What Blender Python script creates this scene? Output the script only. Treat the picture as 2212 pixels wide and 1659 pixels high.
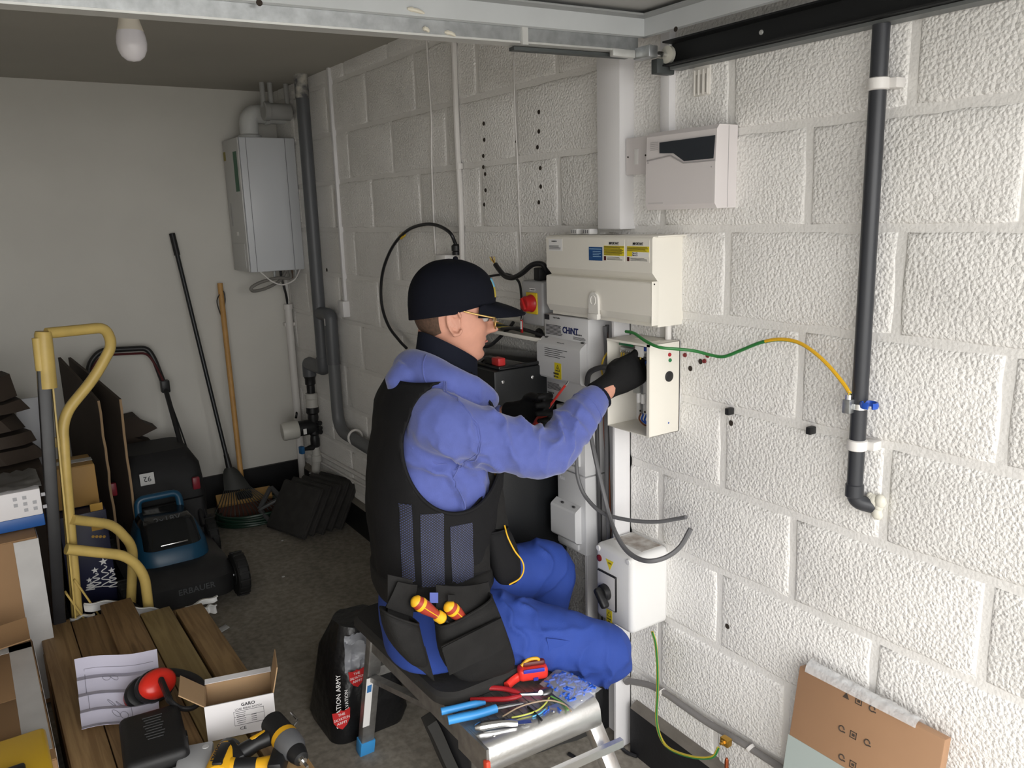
import bpy, bmesh, math, random
from mathutils import Vector, Matrix, noise
random.seed(7)
scene = bpy.context.scene
COL = scene.collection
for o in list(bpy.data.objects):
    bpy.data.objects.remove(o)

# ------------------------------------------------------------------ camera
W_PX, H_PX, F_PX = 2212.0, 1659.0, 1764.65
CAM = Vector((-1.5797, -4.6045, 1.6679))
YAW, PITCH, ROLL = 0.59203, -0.20604, -0.030986
_f = Vector((math.sin(YAW) * math.cos(PITCH), math.cos(YAW) * math.cos(PITCH), math.sin(PITCH)))
_r0 = Vector((math.cos(YAW), -math.sin(YAW), 0))
_u0 = _r0.cross(_f)
_r = _r0 * math.cos(ROLL) + _u0 * math.sin(ROLL)
_u = -_r0 * math.sin(ROLL) + _u0 * math.cos(ROLL)
cam_data = bpy.data.cameras.new('camera')
cam = bpy.data.objects.new('camera', cam_data)
COL.objects.link(cam)
cam_data.sensor_fit = 'HORIZONTAL'
cam_data.sensor_width = 36.0
cam_data.lens = 36.0 * F_PX / W_PX
cam_data.clip_start = 0.02
cam.matrix_world = Matrix(((_r.x, _u.x, -_f.x, CAM.x), (_r.y, _u.y, -_f.y, CAM.y),
                           (_r.z, _u.z, -_f.z, CAM.z), (0, 0, 0, 1)))
scene.camera = cam

# ------------------------------------------------------------------ sky and exposure
world = bpy.data.worlds.new('overcast_sky')
scene.world = world
world.use_nodes = True
_bg = world.node_tree.nodes['Background']
_bg.inputs['Color'].default_value = (1.0, 0.99, 0.97, 1)
_bg.inputs['Strength'].default_value = 2.0
vs = scene.view_settings
vs.view_transform = 'Standard'
vs.look = 'None'
vs.exposure = 1.62
vs.gamma = 1.0
vs.use_curve_mapping = False
pl = bpy.data.lights.new('doorway_portal', 'AREA')
pl.shape = 'RECTANGLE'; pl.size = 2.7; pl.size_y = 2.2
pl.cycles.is_portal = True
po = bpy.data.objects.new('doorway_portal', pl)
COL.objects.link(po)
po.location = (-1.3, -5.06, 1.0)
po.rotation_euler = (math.radians(90), 0, 0)      # faces into the garage

# ------------------------------------------------------------------ points of the place
def ray(px, py):
    return _f + _r * ((px - W_PX / 2) / F_PX) - _u * ((py - H_PX / 2) / F_PX)
def P(px, py, ax, val):
    d = ray(px, py)
    return CAM + d * ((val - CAM[ax]) / d[ax])
def wl(px, py, off=0.0):            # a point on the right wall or 'off' in front of it
    return P(px, py, 0, -off)
def bk(px, py, off=0.0):            # on the back wall
    return P(px, py, 1, -off)
def fz(y):                           # the floor falls towards the door
    return 0.034 * (y + 2.8)
def fl(px, py, h=0.0):
    d = ray(px, py)
    t = (0.034 * (CAM.y + 2.8) + h - CAM.z) / (d.z - 0.034 * d.y)
    return CAM + d * t
def zp(px, py, z):
    return P(px, py, 2, z)
def dist(px, py, t):                 # a point t metres along the view axis
    return CAM + ray(px, py) * t

# ------------------------------------------------------------------ materials
def C(r, g, b):
    def k(v):
        v /= 255.0
        return v / 12.92 if v <= 0.04045 else ((v + 0.055) / 1.055) ** 2.4
    return (k(r), k(g), k(b), 1.0)
MATS = {}
def M(name, col=None, rough=0.5, metal=0.0, var=0.0, vscale=6.0, bump=0.0, bscale=60.0, bdist=0.002,
      spec=0.5, alpha=1.0, trans=0.0, ior=1.45, col2=None, coat=0.0, detail=4.0, sheen=0.0):
    if name in MATS:
        return MATS[name]
    m = bpy.data.materials.new(name)
    m.use_nodes = True
    nt = m.node_tree; N = nt.nodes; L = nt.links
    b = N['Principled BSDF']
    b.inputs['Base Color'].default_value = col
    b.inputs['Roughness'].default_value = rough
    b.inputs['Metallic'].default_value = metal
    b.inputs['Specular IOR Level'].default_value = spec
    b.inputs['Alpha'].default_value = alpha
    b.inputs['Transmission Weight'].default_value = trans
    b.inputs['IOR'].default_value = ior
    b.inputs['Coat Weight'].default_value = coat
    b.inputs['Sheen Weight'].default_value = sheen
    geo = N.new('ShaderNodeNewGeometry')
    if var > 0 or col2 is not None:
        n = N.new('ShaderNodeTexNoise'); n.inputs['Scale'].default_value = vscale
        n.inputs['Detail'].default_value = detail
        L.new(geo.outputs['Position'], n.inputs['Vector'])
        rp = N.new('ShaderNodeValToRGB')
        rp.color_ramp.elements[0].position = 0.35; rp.color_ramp.elements[1].position = 0.68
        if col2 is None:
            col2 = tuple(c * (1 - var) for c in col[:3]) + (1,)
        rp.color_ramp.elements[0].color = col2
        rp.color_ramp.elements[1].color = col
        L.new(n.outputs['Fac'], rp.inputs['Fac'])
        L.new(rp.outputs['Color'], b.inputs['Base Color'])
    if bump > 0:
        n2 = N.new('ShaderNodeTexNoise'); n2.inputs['Scale'].default_value = bscale
        n2.inputs['Detail'].default_value = 3
        L.new(geo.outputs['Position'], n2.inputs['Vector'])
        bp = N.new('ShaderNodeBump'); bp.inputs['Strength'].default_value = bump
        bp.inputs['Distance'].default_value = bdist
        L.new(n2.outputs['Fac'], bp.inputs['Height'])
        L.new(bp.outputs['Normal'], b.inputs['Normal'])
    MATS[name] = m
    return m

# ------------------------------------------------------------------ mesh building
def spline(pts, n=8, closed=False):
    pts = [Vector(p) for p in pts]
    out = []
    m = len(pts)
    rng = m if closed else m - 1
    for i in range(rng):
        if closed:
            p0, p1, p2, p3 = pts[(i - 1) % m], pts[i], pts[(i + 1) % m], pts[(i + 2) % m]
        else:
            p1, p2 = pts[i], pts[i + 1]
            p0 = pts[i - 1] if i > 0 else p1 * 2 - p2
            p3 = pts[i + 2] if i + 2 < m else p2 * 2 - p1
        for k in range(n):
            t = k / n
            out.append(0.5 * ((2 * p1) + (p2 - p0) * t + (2 * p0 - 5 * p1 + 4 * p2 - p3) * t * t
                              + (3 * p1 - p0 - 3 * p2 + p3) * t ** 3))
    if not closed:
        out.append(pts[-1].copy())
    return out
def round_path(pts, rad=0.03, n=5):           # straight runs with rounded bends
    pts = [Vector(p) for p in pts]
    out = [pts[0]]
    for i in range(1, len(pts) - 1):
        a, b, c = pts[i - 1], pts[i], pts[i + 1]
        da, dc = (a - b), (c - b)
        r = min(rad, da.length * 0.45, dc.length * 0.45)
        p, q = b + da.normalized() * r, b + dc.normalized() * r
        for k in range(n + 1):
            t = k / n
            out.append(p * (1 - t) ** 2 + b * 2 * t * (1 - t) + q * t * t)
    out.append(pts[-1])
    return out
def frame_of(n, up=None):
    n = Vector(n).normalized()
    if up is None:
        up = Vector((0, 0, 1)) if abs(n.z) < 0.9 else Vector((0, 1, 0))
    u = Vector(up).cross(n).normalized()
    v = n.cross(u)
    return u, v, n

class MB:
    def __init__(self):
        self.V = []; self.F = []; self.I = []
    def add(self, vs, fs, mi=0, Mx=None):
        o = len(self.V)
        for v in vs:
            self.V.append((Mx @ Vector(v)) if Mx is not None else Vector(v))
        for f in fs:
            self.F.append(tuple(i + o for i in f)); self.I.append(mi)
        return self
    def box(self, a, b, bev=0.0, seg=2, mi=0, Mx=None):
        a = Vector(a); b = Vector(b)
        lo = Vector((min(a.x, b.x), min(a.y, b.y), min(a.z, b.z)))
        hi = Vector((max(a.x, b.x), max(a.y, b.y), max(a.z, b.z)))
        bm = bmesh.new()
        bmesh.ops.create_cube(bm, size=1.0)
        for v in bm.verts:
            v.co = Vector(((lo[i] + hi[i]) / 2 + v.co[i] * (hi[i] - lo[i])) for i in range(3))
        if bev > 0:
            bev = min(bev, min(hi - lo) * 0.49)
            bmesh.ops.bevel(bm, geom=list(bm.edges), offset=bev, segments=seg, affect='EDGES', profile=0.5)
        bm.verts.index_update()
        self.add([v.co.copy() for v in bm.verts], [[v.index for v in f.verts] for f in bm.faces], mi, Mx)
        bm.free()
        return self
    def obox(self, c, u, v, n, su, sv, sn, bev=0.0, seg=2, mi=0):      # oriented box
        u, v, n = Vector(u).normalized(), Vector(v).normalized(), Vector(n).normalized()
        c = Vector(c)
        Mx = Matrix(((u.x, v.x, n.x, c.x), (u.y, v.y, n.y, c.y), (u.z, v.z, n.z, c.z), (0, 0, 0, 1)))
        return self.box((-su / 2, -sv / 2, -sn / 2), (su / 2, sv / 2, sn / 2), bev, seg, mi, Mx)
    def bar(self, a, b, w, h, up=(0, 0, 1), bev=0.0, mi=0):
        a, b = Vector(a), Vector(b)
        n = (b - a).normalized()
        u, v, n = frame_of(n, up if abs(n.dot(Vector(up).normalized())) < 0.95 else None)
        return self.obox((a + b) / 2, u, v, n, w, h, (b - a).length, bev, 2, mi)
    def loft(self, rings, cap=True, mi=0, closed=False):
        n = len(rings[0]); vs = []; fs = []
        for r in rings:
            vs += list(r)
        R = len(rings)
        for i in range(R if closed else R - 1):
            j = (i + 1) % R
            for k in range(n):
                k2 = (k + 1) % n
                fs.append((i * n + k, i * n + k2, j * n + k2, j * n + k))
        if cap and not closed:
            fs.append(tuple(range(n - 1, -1, -1)))
            fs.append(tuple((R - 1) * n + k for k in range(n)))
        return self.add(vs, fs, mi)
    def tube(self, path, r, seg=10, cap=True, mi=0, closed=False, flat=1.0):
        path = [Vector(p) for p in path]
        m = len(path)
        rr = r if isinstance(r, (list, tuple)) else [r] * m
        rings = []
        t0 = (path[1] - path[0]).normalized()
        u, v, _ = frame_of(t0)
        for i in range(m):
            if closed:
                t = (path[(i + 1) % m] - path[i - 1]).normalized()
            else:
                t = (path[min(i + 1, m - 1)] - path[max(i - 1, 0)]).normalized()
            u = (u - t * u.dot(t)).normalized()
            v = t.cross(u)
            rings.append([path[i] + (u * math.cos(2 * math.pi * k / seg) + v * (flat * math.sin(2 * math.pi * k / seg))) * rr[i]
                          for k in range(seg)])
        return self.loft(rings, cap, mi, closed)
    def cyl(self, a, b, r, seg=20, r2=None, mi=0):
        return self.tube([a, b], [r, r if r2 is None else r2], seg, True, mi)
    def lathe(self, prof, o, axis, seg=24, mi=0, cap=True):             # prof: (radius, height)
        u, v, n = frame_of(axis); o = Vector(o)
        return self.loft([[o + n * h + (u * math.cos(2 * math.pi * k / seg) + v * math.sin(2 * math.pi * k / seg)) * max(r, 1e-5)
                           for k in range(seg)] for r, h in prof], cap, mi)
    def prism(self, poly, o, u, v, depth, mi=0):                        # polygon in the (u,v) plane pushed along u x v
        o, u, v = Vector(o), Vector(u), Vector(v)
        n = u.cross(v).normalized()
        r0 = [o + u * p[0] + v * p[1] for p in poly]
        return self.loft([r0, [q + n * depth for q in r0]], True, mi)
    def sheet(self, fn, nu, nv, th=0.0, mi=0):                          # fn(s,t) -> point ; optional thickness
        g = [[Vector(fn(i / nu, j / nv)) for j in range(nv + 1)] for i in range(nu + 1)]
        vs = [p for row in g for p in row]
        fs = [(i * (nv + 1) + j, (i + 1) * (nv + 1) + j, (i + 1) * (nv + 1) + j + 1, i * (nv + 1) + j + 1)
              for i in range(nu) for j in range(nv)]
        if th > 0:
            nn = []
            for i in range(nu + 1):
                for j in range(nv + 1):
                    a = g[min(i + 1, nu)][j] - g[max(i - 1, 0)][j]
                    b = g[i][min(j + 1, nv)] - g[i][max(j - 1, 0)]
                    c = a.cross(b); nn.append(c.normalized() if c.length > 0 else Vector((0, 0, 1)))
            k = len(vs)
            vs += [p - q * th for p, q in zip(vs, nn)]
            fs += [tuple(x + k for x in reversed(f)) for f in fs]
            def e(i, j): return i * (nv + 1) + j
            for i in range(nu):
                fs.append((e(i + 1, 0), e(i, 0), e(i, 0) + k, e(i + 1, 0) + k))
                fs.append((e(i, nv), e(i + 1, nv), e(i + 1, nv) + k, e(i, nv) + k))
            for j in range(nv):
                fs.append((e(0, j), e(0, j + 1), e(0, j + 1) + k, e(0, j) + k))
                fs.append((e(nu, j + 1), e(nu, j), e(nu, j) + k, e(nu, j + 1) + k))
        return self.add(vs, fs, mi)
    def ball(self, c, r, seg=16, rings=10, scale=(1, 1, 1), mi=0):
        c = Vector(c)
        prof = [(max(math.sin(math.pi * i / rings), 1e-4), -math.cos(math.pi * i / rings)) for i in range(rings + 1)]
        rr = [[c + Vector((scale[0] * r * p * math.cos(2 * math.pi * k / seg), scale[1] * r * p * math.sin(2 * math.pi * k / seg),
                           scale[2] * r * h)) for k in range(seg)] for p, h in prof]
        return self.loft(rr, True, mi)
    def text(self, s, o, u, v, size, depth=0.0006, align='LEFT', mi=0, squash=1.0, bold=0.0):
        cu = bpy.data.curves.new('lettering', 'FONT')
        cu.body = s; cu.size = size; cu.align_x = align; cu.extrude = depth / 2; cu.resolution_u = 2
        cu.offset = bold
        t = bpy.data.objects.new('lettering', cu)
        me = bpy.data.meshes.new_from_object(t)
        u = Vector(u).normalized(); v = Vector(v).normalized(); n = u.cross(v).normalized(); o = Vector(o)
        self.add([o + u * (p.co.x * squash) + v * p.co.y + n * (p.co.z + depth / 2) for p in me.vertices],
                 [tuple(f.vertices) for f in me.polygons], mi)
        bpy.data.objects.remove(t); bpy.data.curves.remove(cu); bpy.data.meshes.remove(me)
        return self

OFF = {}
def tag(o, label=None, cat=None, group=None, kind=None):
    if label: o['label'] = label
    if cat: o['category'] = cat
    if group: o['group'] = group
    if kind: o['kind'] = kind
    return o
def thing(name, label, cat, loc=(0, 0, 0), group=None):
    o = bpy.data.objects.new(name, None)
    o.empty_display_size = 0.05
    COL.objects.link(o)
    o.location = loc
    OFF[o] = Vector(loc)
    return tag(o, label, cat, group)
def obj(name, mb, mats, parent=None, label=None, cat=None, group=None, kind=None, angle=35, origin=None, flip=True):
    me = bpy.data.meshes.new(name)
    base = OFF[parent] if parent is not None else Vector((0, 0, 0))
    if origin is None and parent is None and mb.V:
        lo = Vector(min(v[i] for v in mb.V) for i in range(3)); hi = Vector(max(v[i] for v in mb.V) for i in range(3))
        origin = Vector(((lo.x + hi.x) / 2, (lo.y + hi.y) / 2, lo.z))
    org = Vector(origin) if origin is not None else base
    me.from_pydata([v - org for v in mb.V], [], mb.F)
    if not isinstance(mats, (list, tuple)):
        mats = [mats]
    for m in mats:
        me.materials.append(m)
    if len(mats) > 1:
        me.polygons.foreach_set('material_index', mb.I)
    me.update()
    if flip:
        bm = bmesh.new(); bm.from_mesh(me)
        bmesh.ops.recalc_face_normals(bm, faces=bm.faces); bm.to_mesh(me); bm.free()
    me.polygons.foreach_set('use_smooth', [True] * len(me.polygons))
    me.set_sharp_from_angle(angle=math.radians(angle))
    o = bpy.data.objects.new(name, me)
    COL.objects.link(o)
    o.location = org - base
    OFF[o] = org
    if parent is not None:
        o.parent = parent
    return tag(o, label, cat, group, kind)
def baked(o, mods):                       # run modifiers and keep the result as plain mesh
    for typ, kw in mods:
        m = o.modifiers.new(typ.lower(), typ)
        for k, v in kw.items():
            setattr(m, k, v)
    dg = bpy.context.evaluated_depsgraph_get()
    dg.update()
    me = bpy.data.meshes.new_from_object(o.evaluated_get(dg))
    old = o.data
    o.modifiers.clear()
    o.data = me
    bpy.data.meshes.remove(old)
    me.polygons.foreach_set('use_smooth', [True] * len(me.polygons))
    return o
X, Y, Z = Vector((1, 0, 0)), Vector((0, 1, 0)), Vector((0, 0, 1))
NX, NY = -X, -Y
# lettering on the right wall reads along -Y (u), up Z (v), facing -X
# ================================================================== MATERIALS OF THE SHELL
def block_mat(name, base, strength, dist_, rough=0.75):
    m = bpy.data.materials.new(name); m.use_nodes = True
    nt = m.node_tree; N = nt.nodes; L = nt.links
    b = N['Principled BSDF']; b.inputs['Roughness'].default_value = rough
    b.inputs['Specular IOR Level'].default_value = 0.25
    geo = N.new('ShaderNodeNewGeometry')
    big = N.new('ShaderNodeTexNoise'); big.inputs['Scale'].default_value = 3.0; big.inputs['Detail'].default_value = 5
    L.new(geo.outputs['Position'], big.inputs['Vector'])
    cr = N.new('ShaderNodeValToRGB')
    cr.color_ramp.elements[0].color = tuple(c * 0.93 for c in base[:3]) + (1,)
    cr.color_ramp.elements[1].color = base
    cr.color_ramp.elements[0].position = 0.3; cr.color_ramp.elements[1].position = 0.7
    L.new(big.outputs['Fac'], cr.inputs['Fac'])
    # pits where the paint missed the aggregate
    sp = N.new('ShaderNodeTexNoise'); sp.inputs['Scale'].default_value = 62; sp.inputs['Detail'].default_value = 2
    L.new(geo.outputs['Position'], sp.inputs['Vector'])
    pr = N.new('ShaderNodeValToRGB')
    pr.color_ramp.elements[0].position = 0.20; pr.color_ramp.elements[1].position = 0.24
    pr.color_ramp.elements[0].color = (0.16, 0.15, 0.14, 1); pr.color_ramp.elements[1].color = (1, 1, 1, 1)
    L.new(sp.outputs['Fac'], pr.inputs['Fac'])
    mx = N.new('ShaderNodeMixRGB'); mx.blend_type = 'MULTIPLY'; mx.inputs['Fac'].default_value = 0.8 if strength > 0.3 else 0.0
    L.new(cr.outputs['Color'], mx.inputs['Color1']); L.new(pr.outputs['Color'], mx.inputs['Color2'])
    L.new(mx.outputs['Color'], b.inputs['Base Color'])
    n1 = N.new('ShaderNodeTexNoise'); n1.inputs['Scale'].default_value = 190; n1.inputs['Detail'].default_value = 4
    n1.inputs['Roughness'].default_value = 0.6
    n1.inputs['Distortion'].default_value = 0.15
    L.new(geo.outputs['Position'], n1.inputs['Vector'])
    r1 = N.new('ShaderNodeMapRange'); r1.inputs['From Min'].default_value = 0.38; r1.inputs['From Max'].default_value = 0.66
    L.new(n1.outputs['Fac'], r1.inputs['Value'])
    n2 = N.new('ShaderNodeTexNoise'); n2.inputs['Scale'].default_value = 14; n2.inputs['Detail'].default_value = 3
    L.new(geo.outputs['Position'], n2.inputs['Vector'])
    vo = N.new('ShaderNodeTexVoronoi'); vo.feature = 'SMOOTH_F1'; vo.inputs['Scale'].default_value = 125
    vo.inputs['Smoothness'].default_value = 0.25; vo.inputs['Randomness'].default_value = 1.0
    dn = N.new('ShaderNodeTexNoise'); dn.inputs['Scale'].default_value = 60
    L.new(geo.outputs['Position'], dn.inputs['Vector'])
    va = N.new('ShaderNodeVectorMath'); va.operation = 'MULTIPLY_ADD'; va.inputs[1].default_value = (.005, .005, .005)
    L.new(dn.outputs['Color'], va.inputs[0]); L.new(geo.outputs['Position'], va.inputs[2])
    L.new(va.outputs['Vector'], vo.inputs['Vector'])
    vm = N.new('ShaderNodeMath'); vm.operation = 'MULTIPLY_ADD'; vm.inputs[1].default_value = -1.7
    hf = N.new('ShaderNodeMath'); hf.operation = 'MULTIPLY'; hf.inputs[1].default_value = 0.45
    L.new(r1.outputs['Result'], hf.inputs[0])
    L.new(vo.outputs['Distance'], vm.inputs[0]); L.new(hf.outputs['Value'], vm.inputs[2])
    r1 = vm
    ad = N.new('ShaderNodeMath'); ad.operation = 'MULTIPLY_ADD'; ad.inputs[1].default_value = 0.55
    L.new(n2.outputs['Fac'], ad.inputs[0]); L.new(r1.outputs['Value'], ad.inputs[2])
    bp = N.new('ShaderNodeBump'); bp.inputs['Strength'].default_value = strength; bp.inputs['Distance'].default_value = dist_
    L.new(ad.outputs['Value'], bp.inputs['Height']); L.new(bp.outputs['Normal'], b.inputs['Normal'])
    MATS[name] = m
    return m
WHITE_PAINT = (0.90, 0.885, 0.86, 1)
m_block = block_mat('painted_block', WHITE_PAINT, 0.60, 0.0038)
m_mortar = block_mat('painted_mortar', (0.82, 0.805, 0.78, 1), 0.22, 0.003, 0.6)
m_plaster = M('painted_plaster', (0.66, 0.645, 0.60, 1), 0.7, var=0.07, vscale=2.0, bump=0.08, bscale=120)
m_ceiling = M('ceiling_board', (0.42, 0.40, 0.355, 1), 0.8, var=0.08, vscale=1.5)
m_tar = M('bitumen_paint', (0.012, 0.012, 0.014, 1), 0.55, var=0.3, vscale=20, bump=0.3, bscale=90)
m_tarledge = M('dusty_ledge', (0.20, 0.18, 0.155, 1), 0.8, var=0.3, vscale=14)
def concrete():
    m = bpy.data.materials.new('garage_concrete'); m.use_nodes = True
    nt = m.node_tree; N = nt.nodes; L = nt.links
    b = N['Principled BSDF']; b.inputs['Roughness'].default_value = 0.82; b.inputs['Specular IOR Level'].default_value = 0.3
    geo = N.new('ShaderNodeNewGeometry')
    a = N.new('ShaderNodeTexNoise'); a.inputs['Scale'].default_value = 2.2; a.inputs['Detail'].default_value = 8
    c = N.new('ShaderNodeTexNoise'); c.inputs['Scale'].default_value = 45; c.inputs['Detail'].default_value = 4
    L.new(geo.outputs['Position'], a.inputs['Vector']); L.new(geo.outputs['Position'], c.inputs['Vector'])
    r = N.new('ShaderNodeValToRGB')
    r.color_ramp.elements[0].color = (0.22, 0.198, 0.165, 1); r.color_ramp.elements[0].position = 0.3
    r.color_ramp.elements[1].color = (0.37, 0.335, 0.282, 1); r.color_ramp.elements[1].position = 0.7
    L.new(a.outputs['Fac'], r.inputs['Fac'])
    r2 = N.new('ShaderNodeValToRGB')
    r2.color_ramp.elements[0].color = (0.75, 0.75, 0.75, 1); r2.color_ramp.elements[0].position = 0.35
    r2.color_ramp.elements[1].color = (1.1, 1.1, 1.1, 1); r2.color_ramp.elements[1].position = 0.65
    L.new(c.outputs['Fac'], r2.inputs['Fac'])
    mx = N.new('ShaderNodeMixRGB'); mx.blend_type = 'MULTIPLY'; mx.inputs['Fac'].default_value = 1
    L.new(r.outputs['Color'], mx.inputs['Color1']); L.new(r2.outputs['Color'], mx.inputs['Color2'])
    L.new(mx.outputs['Color'], b.inputs['Base Color'])
    bp = N.new('ShaderNodeBump'); bp.inputs['Strength'].default_value = 0.25; bp.inputs['Distance'].default_value = 0.003
    L.new(c.outputs['Fac'], bp.inputs['Height']); L.new(bp.outputs['Normal'], b.inputs['Normal'])
    return m
m_concrete = concrete()

# ================================================================== SHELL
CEIL = 2.354
XL, YF = -2.75, -5.0
mb = MB()
mb.add([(XL - .2, .2, fz(.2)), (.2, .2, fz(.2)), (.2, YF - .1, fz(YF - .1)), (XL - .2, YF - .1, fz(YF - .1)),
        (XL - .2, .2, fz(.2) - .15), (.2, .2, fz(.2) - .15), (.2, YF - .1, fz(YF - .1) - .15), (XL - .2, YF - .1, fz(YF - .1) - .15)],
       [(0, 1, 2, 3), (7, 6, 5, 4), (0, 4, 5, 1), (1, 5, 6, 2), (2, 6, 7, 3), (3, 7, 4, 0)])
obj('floor', mb, m_concrete, kind='structure', label='bare grey concrete garage floor')
mb = MB().box((-16, YF - .1, fz(YF - .1) - .2), (12, -30, fz(YF - .1) - .02))
obj('driveway', mb, M('driveway_paving', (0.36, 0.35, 0.33, 1), 0.85, var=0.3, vscale=4), kind='structure', label='grey paved driveway outside the garage')
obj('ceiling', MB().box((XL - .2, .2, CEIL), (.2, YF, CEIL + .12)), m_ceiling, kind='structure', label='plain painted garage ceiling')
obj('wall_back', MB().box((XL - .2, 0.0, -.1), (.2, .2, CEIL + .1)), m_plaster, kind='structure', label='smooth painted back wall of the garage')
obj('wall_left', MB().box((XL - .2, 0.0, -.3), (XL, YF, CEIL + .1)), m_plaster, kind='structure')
mb = MB().box((XL - .2, YF, 2.2), (.2, YF - .1, CEIL + .35))
mb.box((XL - .2, YF, -.2), (XL + .12, YF - .1, 2.3))
obj('wall_front', mb, m_plaster, kind='structure')
# ---- right wall: mortar plane and one object per block
mb = MB().box((0.0045, .2, -.3), (.2, YF - .1, CEIL + .1))
wall = obj('wall_right', mb, m_mortar, kind='structure', label='white painted concrete block wall', origin=(0.1, -2.5, -.3))
GAP = 0.019
def block_mesh(L_, H_):
    rr = random.Random(int(L_ * 1e4 + H_ * 1e5) + len(cache) * 7)
    nl, nh = max(2, round(L_ / .055)), max(2, round(H_ / .055))
    out = [(-L_ / 2 + L_ * i / nl, -H_ / 2) for i in range(nl)] + [(L_ / 2, -H_ / 2 + H_ * i / nh) for i in range(nh)]
    out += [(L_ / 2 - L_ * i / nl, H_ / 2) for i in range(nl)] + [(-L_ / 2, H_ / 2 - H_ * i / nh) for i in range(nh)]
    jit = [(rr.uniform(-.0022, .0022), rr.uniform(-.0022, .0022)) for _ in out]
    def ring(x, ins):
        q = []
        for (a, c), (ja, jc) in zip(out, jit):
            q.append(Vector((x, a * (1 - 2 * ins / L_) + ja, c * (1 - 2 * ins / H_) + jc)))
        return q
    bm = MB().loft([ring(.010, -.002), ring(.0040, 0), ring(.0015, .004), ring(0, .011)], True)
    bm.F[-2:-1] = []
    me = bpy.data.meshes.new('block')
    me.from_pydata(bm.V, [], bm.F); me.materials.append(m_block)
    b2 = bmesh.new(); b2.from_mesh(me); bmesh.ops.recalc_face_normals(b2, faces=b2.faces)
    if sum(f.normal.x * f.calc_area() for f in b2.faces) > 0:
        bmesh.ops.reverse_faces(b2, faces=b2.faces)
    b2.to_mesh(me); b2.free()
    me.polygons.foreach_set('use_smooth', [True] * len(me.polygons)); me.set_sharp_from_angle(angle=math.radians(60))
    return me
cache = {}
YA = -3.2187
for k in range(-8, 4):
    z0, z1 = 1.615 + .225 * k, 1.615 + .225 * (k + 1)
    z0 = max(z0, -.2); z1 = min(z1, CEIL + 0.02)
    if z1 - z0 < .03: continue
    shift = 0.0 if k % 2 else .225
    n = -30
    while True:
        ya = YA + shift + .45 * n; yb = ya + .45; n += 1
        if yb < YF: continue
        if ya > -.02: break
        ya = max(ya, YF); yb = min(yb, -.004)
        if yb - ya < .05: continue
        Lb, Hb = round(yb - ya - GAP, 4), round(z1 - z0 - GAP, 4)
        var_ = (n * 5 + k * 3) % 4
        if (Lb, Hb, var_) not in cache: cache[(Lb, Hb, var_)] = block_mesh(Lb, Hb)
        o = bpy.data.objects.new('block', cache[(Lb, Hb, var_)])
        COL.objects.link(o); o.parent = wall
        o.location = Vector((random.uniform(-.0012, .0012), (ya + yb) / 2, (z0 + z1) / 2)) - OFF[wall]
# ---- drill holes and wall plugs
def hole(px, py, r, mat, name='drill_hole', out=0.0015):
    p = wl(px, py, 0.001)
    mb = MB().lathe([(r * 1.25, 0), (r, out), (r * .6, out * .6)], p, NX, 10)
    obj(name, mb, mat, wall)
m_hole = M('dark_hole', (0.03, 0.022, 0.016, 1), 0.9)
m_plug = M('red_plug', C(120, 40, 42), 0.6)
for (x, y) in [(1045, 267), (1046, 302), (1044, 337), (1044, 361), (1048, 376), (1049, 411), (1046, 442),
               (1164, 242), (1164, 284), (1161, 318), (1167, 363), (1168, 403), (1164, 437), (1115, 306)]:
    hole(x, y, .0058 if x != 1115 else .004, m_hole)
for (x, y) in [(1480, 767), (1529, 768), (1522, 780)]:
    hole(x, y, .005, m_plug, 'wall_plug', .004)
for (x, y) in [(1513, 781), (1491, 796), (1579, 914), (1571, 1353), (1062, 762)]:
    hole(x, y, .006, m_hole)
for (x, y) in [(1581, 887), (1757, 928)]:
    p = wl(x, y, 0)
    obj('cable_clip', MB().box(p + Vector((-.02, -.007, -.009)), p + Vector((.002, .007, .009)), .003), M('black_plastic', (0.012, 0.012, 0.013, 1), 0.45), wall)
for (x, y) in [(706, 583), (740, 592)]:
    hole(x, y, .008, m_hole)
# ---- tarred plinths at the foot of the walls
def plinth_right(ya, yb, za, zb, d, name):
    mb = MB()
    mb.loft([[Vector((0.01, y, fz(y) - .02)), Vector((-d, y, fz(y) - .02)), Vector((-d, y, z)), Vector((-d + .012, y, z + .012)), Vector((0.01, y, z + .022))]
             for y, z in ((ya, za), (yb, zb))], True)
    mb.I[-3:-2] = [0]
    o = obj(name, mb, [m_tar, m_tarledge], kind='structure', angle=20)
    for p in o.data.polygons:
        if abs(p.normal.z) > .3 and p.center.z + o.location.z > .05: p.material_index = 1
    return o
tag(plinth_right(-.01, -2.77, .235, .172, .028, 'baseboard_right'), 'black tarred plinth along the block wall')
tag(plinth_right(-2.90, YF, .150, .060, .028, 'trim_1'), 'black tarred plinth along the block wall beside the open trunking')
mb = MB().box((XL, 0.01, fz(0) - .02), (-.03, -.022, .275), .004)
tag(obj('baseboard_back', mb, m_tar, kind='structure'), 'black tarred plinth along the back wall')
# thin painted pipe lip just above the plinth near the corner
mb = MB().tube([wl(665, 966, .012), wl(836, 1060, .012)], .011, 8)
mb.tube([wl(668, 985, .010), wl(830, 1075, .010)], .007, 8)
obj('skirting_pipe', mb, M('white_pvc', (0.72, 0.70, 0.68, 1), 0.4), None, 'thin white painted pipe running low along the wall behind the paving slabs', 'pipe')
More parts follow.
